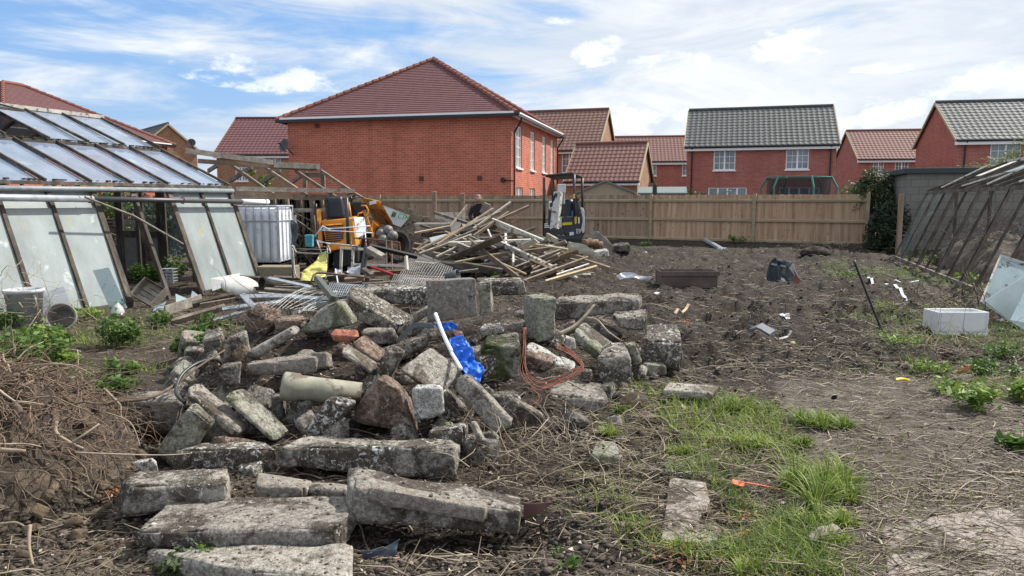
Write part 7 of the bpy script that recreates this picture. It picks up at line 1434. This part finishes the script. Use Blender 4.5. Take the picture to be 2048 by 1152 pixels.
# --- leafy weeds (things)
def weed(px, py, w_px, h_px, label, nl=420, m_=NETT, ls=.03, cat='weed', name='nettle_clump', z0=None):
    b_ = G(px, py); D_ = b_.y; sc_ = D_/F; r_, h_ = w_px*sc_/2, h_px*sc_; zz = Hs(b_.x, b_.y) if z0 is None else z0; o = root(name, label, cat, (b_.x, b_.y, zz), 'leafy weeds'); org = np.array([0, 0, 0.])
    ns = max(8, nl//22); a = rg_.uniform(0, 6.28, ns); rs = r_*.8*np.sqrt(rg_.uniform(0, 1, ns)); tops = np.stack([rs*np.cos(a), rs*np.sin(a), h_*(1-.45*(rs/r_)**2)*rg_.uniform(.7, 1.1, ns)], 1); bs = tops*np.array([.5, .5, 0])
    sb = sticks((bs+tops)/2, (tops-bs)/np.linalg.norm(tops-bs, axis=1)[:, None], np.linalg.norm(tops-bs, axis=1), np.full(ns, .0022), np.full(ns, .4)); s_ob = npmesh('stem', *sb, DOCK if m_ is not NETT else NETT, parent=o)
    si = rg_.integers(0, ns, nl); t = rg_.uniform(.25, 1.05, nl); cen = bs[si]+(tops[si]-bs[si])*t[:, None]+rg_.normal(0, 1, (nl, 3))*np.array([.035, .035, .015])*(ls/.03); cen[:, 2] = np.maximum(cen[:, 2], .01)
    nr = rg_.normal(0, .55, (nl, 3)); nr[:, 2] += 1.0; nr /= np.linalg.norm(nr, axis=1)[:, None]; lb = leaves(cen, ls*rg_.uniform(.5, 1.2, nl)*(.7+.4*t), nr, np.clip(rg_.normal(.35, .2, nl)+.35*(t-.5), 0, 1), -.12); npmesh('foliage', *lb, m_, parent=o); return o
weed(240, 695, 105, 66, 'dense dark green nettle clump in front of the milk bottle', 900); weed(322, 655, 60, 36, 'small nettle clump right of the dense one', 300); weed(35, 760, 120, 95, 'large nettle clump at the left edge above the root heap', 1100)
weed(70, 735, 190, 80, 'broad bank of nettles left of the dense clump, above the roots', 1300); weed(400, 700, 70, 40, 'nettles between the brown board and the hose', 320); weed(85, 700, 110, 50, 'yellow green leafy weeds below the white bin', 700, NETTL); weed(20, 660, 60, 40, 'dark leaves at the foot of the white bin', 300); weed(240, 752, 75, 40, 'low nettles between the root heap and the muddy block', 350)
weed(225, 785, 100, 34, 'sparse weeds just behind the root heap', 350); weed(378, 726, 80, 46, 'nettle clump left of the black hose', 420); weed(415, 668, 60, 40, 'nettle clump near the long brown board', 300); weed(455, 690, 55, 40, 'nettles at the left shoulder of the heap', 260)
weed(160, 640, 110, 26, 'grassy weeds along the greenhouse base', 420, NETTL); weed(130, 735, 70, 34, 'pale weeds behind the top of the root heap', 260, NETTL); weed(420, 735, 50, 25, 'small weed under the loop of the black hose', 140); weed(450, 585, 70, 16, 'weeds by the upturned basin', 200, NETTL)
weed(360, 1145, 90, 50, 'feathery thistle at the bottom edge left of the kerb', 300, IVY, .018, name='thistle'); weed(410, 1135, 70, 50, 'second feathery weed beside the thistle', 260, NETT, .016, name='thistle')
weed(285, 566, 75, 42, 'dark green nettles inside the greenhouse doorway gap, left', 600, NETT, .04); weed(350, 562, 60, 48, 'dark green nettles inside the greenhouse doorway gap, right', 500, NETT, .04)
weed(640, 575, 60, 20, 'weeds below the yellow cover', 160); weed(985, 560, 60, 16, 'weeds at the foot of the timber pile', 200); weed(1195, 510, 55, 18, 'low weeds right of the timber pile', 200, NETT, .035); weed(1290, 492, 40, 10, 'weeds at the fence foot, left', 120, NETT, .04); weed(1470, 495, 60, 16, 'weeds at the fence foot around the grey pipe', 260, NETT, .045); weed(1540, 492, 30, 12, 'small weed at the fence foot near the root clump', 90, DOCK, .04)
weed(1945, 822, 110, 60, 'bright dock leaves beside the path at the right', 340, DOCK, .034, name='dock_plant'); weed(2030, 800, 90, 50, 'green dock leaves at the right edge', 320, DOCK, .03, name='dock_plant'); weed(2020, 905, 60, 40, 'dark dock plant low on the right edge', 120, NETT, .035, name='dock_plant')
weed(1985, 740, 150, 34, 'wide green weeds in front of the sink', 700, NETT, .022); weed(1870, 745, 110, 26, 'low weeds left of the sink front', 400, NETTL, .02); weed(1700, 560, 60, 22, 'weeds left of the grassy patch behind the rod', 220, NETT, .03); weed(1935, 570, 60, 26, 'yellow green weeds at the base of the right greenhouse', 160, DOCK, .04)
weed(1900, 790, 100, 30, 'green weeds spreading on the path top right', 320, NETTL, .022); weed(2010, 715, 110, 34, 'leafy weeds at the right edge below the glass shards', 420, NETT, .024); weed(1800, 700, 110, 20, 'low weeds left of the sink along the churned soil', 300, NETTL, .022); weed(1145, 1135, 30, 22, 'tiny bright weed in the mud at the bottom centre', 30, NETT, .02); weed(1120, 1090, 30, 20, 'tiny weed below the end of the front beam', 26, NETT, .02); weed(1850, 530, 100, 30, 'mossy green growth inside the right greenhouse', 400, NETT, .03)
# --- shrubs and trees behind
def bush(label, c, rx, ry, rz, nl, m_, ls, name='shrub', cat='shrub', seed=0, holes=.5):
    o = root(name, label, cat, (c[0], c[1], 0)); n = nl*3; d = rg_.normal(0, 1, (n, 3)); d /= np.linalg.norm(d, axis=1)[:, None]; rad = rg_.uniform(.35, 1, n)**.5; p = d*rad[:, None]
    lump = .72+.75*(vn(d[:, 0]*2.3+seed, d[:, 1]*2.3+d[:, 2]*2.9, seed)-.3); p = p*lump[:, None]*np.array([rx, ry, rz]); w = p+np.array([c[0], c[1], c[2]]); kp = vn(w[:, 0]*3.1+w[:, 1]*2, w[:, 2]*3.1+seed, seed+3) > holes-.22; kp &= w[:, 2] > .05; w = w[kp][:nl]; n = len(w)
    nr = rg_.normal(0, .7, (n, 3))+d[kp][:nl]+np.array([0, 0, .5]); nr /= np.linalg.norm(nr, axis=1)[:, None]; npmesh('foliage', *leaves(w-np.array([c[0], c[1], 0]), ls*rg_.uniform(.5, 1.3, n), nr, np.clip(rg_.normal(.4, .25, n)+.5*(vn(w[:, 0]*2, w[:, 2]*2+w[:, 1], seed+7)-.5), 0, 1)), m_, parent=o)
    b = MB(); 
    for i in range(7): a = rg_.uniform(0, 6.28); e = Vector((math.cos(a)*rx*.7, math.sin(a)*ry*.7, c[2]+rz*rg_.uniform(-.2, .8))); b.tube([Vector((c[0], c[1], 0)), Vector((c[0], c[1], 0))+Vector((e.x*.3, e.y*.3, e.z*.5)), Vector((c[0], c[1], 0))+e], [.05*rz, .03*rz, .008], 5)
    b.build('stems', TWIGM, o); return o
q = P(1772, 450, 22.6); bush('dark conifer shrub between the fence end and the block garage', (q.x, q.y, .75), .62, .6, 1.15, 7000, CONIF, .045, seed=1, holes=.35)
q = P(1748, 385, 24.6); bush('ivy covered shrub above the fence end', (q.x, q.y, 1.75), .75, .6, .95, 5000, IVY, .05, seed=4, holes=.4); q = P(1715, 382, 27); bush('pale green shrub behind the right end of the fence', (q.x, q.y, 1.45), .85, .7, .85, 3500, leafmat('olive_leaf', (.07, .10, .04), (.22, .25, .11)), .05, seed=9)
q = P(1990, 330, 26); bush('loose leafy tree rising over the right greenhouse', (q.x, q.y, 2.2), 1.6, .8, 1.0, 4200, leafmat('spring_leaf', (.09, .12, .03), (.28, .32, .12)), .045, 'tree', 'tree', 12, .55); q = P(2075, 300, 26); bush('taller leafy tree at the right edge', (q.x, q.y, 2.6), 1.2, .8, 1.4, 2600, bpy.data.materials['spring_leaf'], .045, 'tree', 'tree', 14, .6)
q = P(1420, 402, 29.5); bush('clipped hedge top showing along the fence below the grey roofed house', (q.x, q.y, 1.45), 1.6, .4, .62, 2600, IVY, .05, 'hedge', 'hedge', 17, .35)
q = P(520, 350, 24.5); bush('small bright tree behind the timber skeleton', (q.x, q.y, 2.35), .42, .4, .6, 800, leafmat('lime_leaf', (.10, .17, .03), (.25, .36, .09)), .045, 'tree', 'tree', 19, .5)
bush('dark evergreen hedge standing behind the left greenhouse', (-10.2, 19.2, .95), 3.2, .6, 1.15, 12000, CONIF, .06, 'hedge', 'hedge', 31, .3); q = P(225, 430, 17.2); bush('dark bramble behind the greenhouse doorway gap', (q.x, q.y, 1.35), .55, .4, .7, 1500, NETT, .04, seed=21)
# --- dark clutter in the right greenhouse: dead bramble on an earth bank
def tangle(name, label, cat, cen, R3_, n, Lr, w, mt, seed=0, par=None, droop=0):
    r2 = random.Random(seed); b = MB()
    for i in range(n):
        p = Vector((cen[0]+r2.gauss(0, R3_[0]*.5), cen[1]+r2.gauss(0, R3_[1]*.5), max(.03, cen[2]+r2.gauss(0, R3_[2]*.5)))); d = Vector((r2.gauss(0, 1), r2.gauss(0, 1), r2.gauss(0, .5))).normalized(); pts_ = [p]; st = r2.uniform(*Lr)/6
        for j in range(6): d = (d+Vector((r2.gauss(0, .35), r2.gauss(0, .35), r2.gauss(0, .3)-droop))).normalized(); p = p+d*st; pts_.append(p.copy())
        w0 = w*r2.uniform(.35, 1.3); b.tube(pts_, [w0*(1-.12*j) for j in range(7)], 4, cap=False)
    return b.build(name, mt, par, label=label, cat=cat, smooth=True)
for (s0, w0, lb) in ((2.6, 1.0, 'earth bank with dead stems inside the right greenhouse, far end'), (5.2, .8, 'earth bank with dead stems inside the right greenhouse, near end')):
    c = RG(s0, w0, 0); t_ = root('earth_bank', lb, 'earth bank', c); b = MB(); b.grid(lambda u_, v_: c+g2*(u_-.5)*3.2+p2*(v_-.5)*2.2+Z*(.85*math.sin(math.pi*u_)**.5*math.sin(math.pi*v_)**.6+.16*mnoise.noise(Vector((u_*9, v_*7, s0)))-.05), 40, 24); b.build('soil', CL, t_, smooth=True)
    tangle('dead_stems', None, None, c+Z*.9, (1.7, 1.3, .5), 200, (.3, 1.0), .005, TWIGM, int(s0*10), t_)
b = MB(); b.beam(RG(4.2, 1.6, .75), RG(7.2, 1.6, .95), .06, .14); b.build('board', GREYW, label='grey board lying on the earth bank in the right greenhouse', cat='board')
# --- root clump and brushy things
CLAYD = mat('dark_earth', [(.3, (.012, .010, .008)), (.7, (.06, .048, .038))], 9, .95, .8); q = P(1630, 498, 21.0); c = Vector((q.x, q.y, .14)); t_ = root('root_clump', 'dark uprooted clump on the soil near the fence', 'root clump', c); b = MB(); b.grid(lambda u_, v_: c+Vector((math.cos(u_*6.283)*math.sin(v_*3.1416)*.42, math.sin(u_*6.283)*math.sin(v_*3.1416)*.3, math.cos(v_*3.1416)*.17))*(1+.3*mnoise.noise(Vector((u_*8, v_*6, 0)))), 24, 12); b.build('soil', CLAYD, t_, smooth=True); tangle('roots', None, None, c+Z*.1, (.8, .5, .25), 160, (.2, .7), .006, TWIGM, 5, t_)
tangle('brush_pile', 'dry thin twigs heaped over the white bin', 'brush', P(25, 610, 9.2), (.75, .5, .35), 110, (.3, .9), .0045, STICK, 3); tangle('brush_pile', 'grey dead roots and twigs between the glass panes and the sink', 'brush', G(1985, 625, .12)+Vector((0, .3, 0)), (1.0, 1.0, .2), 260, (.3, .9), .006, TWIGM, 8)
tangle('brush_pile', 'low dead stems on the soil around the sink', 'brush', G(1900, 690, .05), (1.6, .8, .06), 260, (.25, .8), .004, STICK, 9); tangle('brush_pile', 'dry stalks heaped in front of the angular boulder', 'brush', G(1090, 880, .05), (1.0, .7, .07), 300, (.2, .6), .0035, STICK, 10)
tangle('brush_pile', 'fine fibrous roots at the foot of the long brown slab', 'brush', G(1030, 915, .06), (.5, .35, .07), 420, (.08, .22), .0014, TWIGM, 12); tangle('brush_pile', 'twigs strewn at the foot of the fence right end', 'brush', P(1745, 490, 22.8), (1.6, .6, .15), 110, (.15, .45), .006, TWIGM, 13)
tangle('brush_pile', 'fibrous roots and soil behind the blue tarpaulin', 'brush', P(960, 650, 6.0), (.35, .3, .08), 320, (.08, .25), .0016, TWIGM, 14); tangle('brush_pile', 'wiry roots over the top left shoulder of the heap', 'brush', P(560, 625, 6.6), (.8, .5, .1), 200, (.1, .4), .003, TWIGM, 15)
# --- big root heap on the left
rh = root('root_heap', 'big heap of tangled uprooted roots and clay at the left edge', 'root heap', (-2.6, 4.1, 0)); r2 = random.Random(77)
CLAY = mat('clay_soil', [(.3, (.022, .017, .013)), (.52, (.062, .047, .035)), (.75, (.20, .15, .105))], 8, .95, .8)
hc = np.array([-2.85, 4.3])
def heapz(x, y): return Hs(x, y)
b = MB()
def hp(u_, v_):
    a = -math.pi*.95+u_*math.pi*1.9-1.57+1.57; x = -3.03+0.86*v_*math.cos(a); y = 4.0+0.9*v_*math.sin(a); z = Hs(x, y)+.17*(1-v_**3)+.13*(1-v_**2)*mnoise.fractal(Vector((x*4, y*4, 3)), 1, 2, 4)+.10*mnoise.noise(Vector((x*11, y*11, 1)))*(1-v_**4)+.05*mnoise.noise(Vector((x*26, y*26, 5)))-.03*v_**6; return (x, y, z)
b.grid(hp, 160, 60); b.build('clay', CLAY, rh, smooth=True)
LUMP = mat('clay_lump', [(.3, (.05, .036, .024)), (.55, (.13, .095, .062)), (.75, (.27, .20, .13))], 14, .95, .8, jitter=.3)
for i in range(60):
    px = r2.uniform(20, 300); py = r2.uniform(930, 1140) if i % 3 else r2.uniform(800, 1000); q = G(px, py); q.z = Hs(q.x, q.y)+(.14 if (q.x+3.03)**2/.7+(q.y-4)**2/.75 < .7 else 0); s_ = r2.uniform(.012, .036); e = [Vector((r2.gauss(0, 1), r2.gauss(0, 1), r2.gauss(0, 1))).normalized() for _ in range(2)]; e3 = e[0].cross(e[1]).normalized(); e2 = e3.cross(e[0]); c = q+Z*s_*.5; A1, A2, A3 = e[0]*s_*1.2, e2*s_, e3*s_*.8
    co, Q = rough_hexa([c-A1+A2-A3, c+A1+A2-A3, c+A1-A2-A3, c-A1-A2-A3, c-A1+A2+A3, c+A1+A2+A3, c+A1-A2+A3, c-A1-A2+A3], 0, 12, .016, 700+i, .006)
    org = np.array(q[:]); o = bpy.data.objects.new('clay_lump', fastmesh('clay_lump', co-org, Q, LUMP)); COL.objects.link(o); o.location = org; tag(o, 'crumbly lump of clay soil at the foot of the root heap', 'clay lump', 'clay lumps by the root heap')
def rootline(p, d, st, n_, w0, wob=.4, pull=.0):
    pts_ = [p.copy()]
    for j in range(n_):
        d = (d+Vector((r2.gauss(0, wob), r2.gauss(0, wob), r2.gauss(0, wob*.8)-pull))).normalized(); p = p+d*st; zf = Hs(p.x, p.y)+.02
        if p.z < zf: p.z = zf+r2.uniform(0, .03)
        pts_.append(p.copy())
    return pts_, [w0*(1-.8*j/n_)+.0006 for j in range(n_+1)]
fine_ = MB()
for i in range(1500):
    a = r2.uniform(-3.1, 3.1); v_ = math.sqrt(r2.random()); x, y = -3.03+.78*v_*math.cos(a), 4.0+.88*v_*math.sin(a); p = Vector((x, y, Hs(x, y)+.17*(1-v_**3)+r2.uniform(.0, .13))); th = r2.uniform(-3.1, 3.1); d = Vector((math.cos(th), math.sin(th)*.6, r2.gauss(.05, .35))).normalized()
    pt, rd = rootline(p, d, r2.uniform(.02, .06), 7, r2.uniform(.0012, .0042), .35, .13); fine_.tube(pt, rd, 3, cap=False)
fine_.build('fine_roots', ROOTM, rh, smooth=True)
for i in range(90):
    a = r2.uniform(-3.1, 3.1); v_ = r2.uniform(0, .95); x, y = -3.03+.68*v_*math.cos(a), 4.0+.8*v_*math.sin(a); p = Vector((x, y, Hs(x, y)+.18+r2.uniform(0, .12))); th = r2.gauss(.4, .8)+(math.pi if r2.random() < .4 else 0); d = Vector((math.cos(th), math.sin(th)*.6, r2.gauss(.1, .3))).normalized(); pt, rd = rootline(p, d, r2.uniform(.04, .085), 8, r2.uniform(.004, .011), .3, .13)
    b = MB(); b.tube(pt, rd, 6); b.build('root', ROOTM if r2.random() < .7 else STICK, rh, smooth=True)
PR = mat('peeled_root', [(.3, (.20, .155, .11)), (.7, (.36, .29, .215))], 12, .8, .2)
for pts_, w in (([(112, 843, 3.75), (112, 865, 3.72), (140, 885, 3.7), (166, 897, 3.7)], .012), ([(0, 900, 3.4), (50, 902, 3.4)], .014), ([(145, 885, 3.6), (170, 868, 3.62), (198, 848, 3.7)], .008), ([(60, 1050, 3.15), (58, 1090, 3.1), (66, 1130, 3.05)], .009), ([(0, 1048, 3.2), (30, 1045, 3.2), (48, 1052, 3.2)], .007), ([(150, 905, 3.6), (230, 908, 3.7), (330, 910, 4.0), (400, 905, 4.3)], .005), ([(155, 700, 5.2), (158, 740, 5.1), (170, 765, 5.0)], .005), ([(210, 825, 4.1), (260, 845, 4.0), (280, 892, 3.95)], .005)):
    c_ = curve([P(*p) for p in pts_], 6); b = MB(); b.tube(c_, [w*(1-.5*i/len(c_)) for i in range(len(c_))], 7); b.build('peeled_root', PR, rh, smooth=True)
# --- bigger loose sticks on the ground
for i in range(150):
    px = r2.uniform(760, 2040) if i % 3 else r2.uniform(200, 800); py = r2.uniform(690, 1145); q = G(px, py); 
    if px < 1060 and py < 900: continue
    z = Hs(q.x, q.y); a = r2.uniform(0, 3.14); L = r2.uniform(.07, .3); d = Vector((math.cos(a), math.sin(a), 0)); pts_ = [Vector((q.x, q.y, 0))+d*L*(t-.5)+Vector((r2.gauss(0, .012), r2.gauss(0, .012), 0)) for t in (0, .33, .66, 1)]
    for w_ in pts_: w_.z = Hs(w_.x, w_.y)+.012
    b = MB(); b.tube(curve(pts_, 3), r2.uniform(.0025, .0065), 5); b.build('stick', STICK if i % 4 else ROOTM, label='dry broken stick lying on the ground', cat='stick', group='dry sticks on the ground', smooth=True)
for (x, y, r_) in ((310, 880, .05), (235, 1000, .045), (1530, 1118, .10), (1350, 1120, .06), (1410, 1010, .05), (1500, 1040, .04)):
    q = G(x, y); nn = 70; pp = np.stack([rg_.normal(0, r_, nn), rg_.normal(0, r_, nn), rg_.uniform(.005, .05, nn)], 1); nr = rg_.normal(0, .6, (nn, 3)); nr[:, 2] += 1; nr /= np.linalg.norm(nr, axis=1)[:, None]
    o = npmesh('dead_fern', *leaves(pp, rg_.uniform(.006, .016, nn), nr, rg_.uniform(0, 1, nn)), RUSTL, (q.x, q.y, Hs(q.x, q.y))); tag(o, 'small patch of rust brown dead leaves on the ground', 'dead leaves', 'rust brown dead leaf patches')
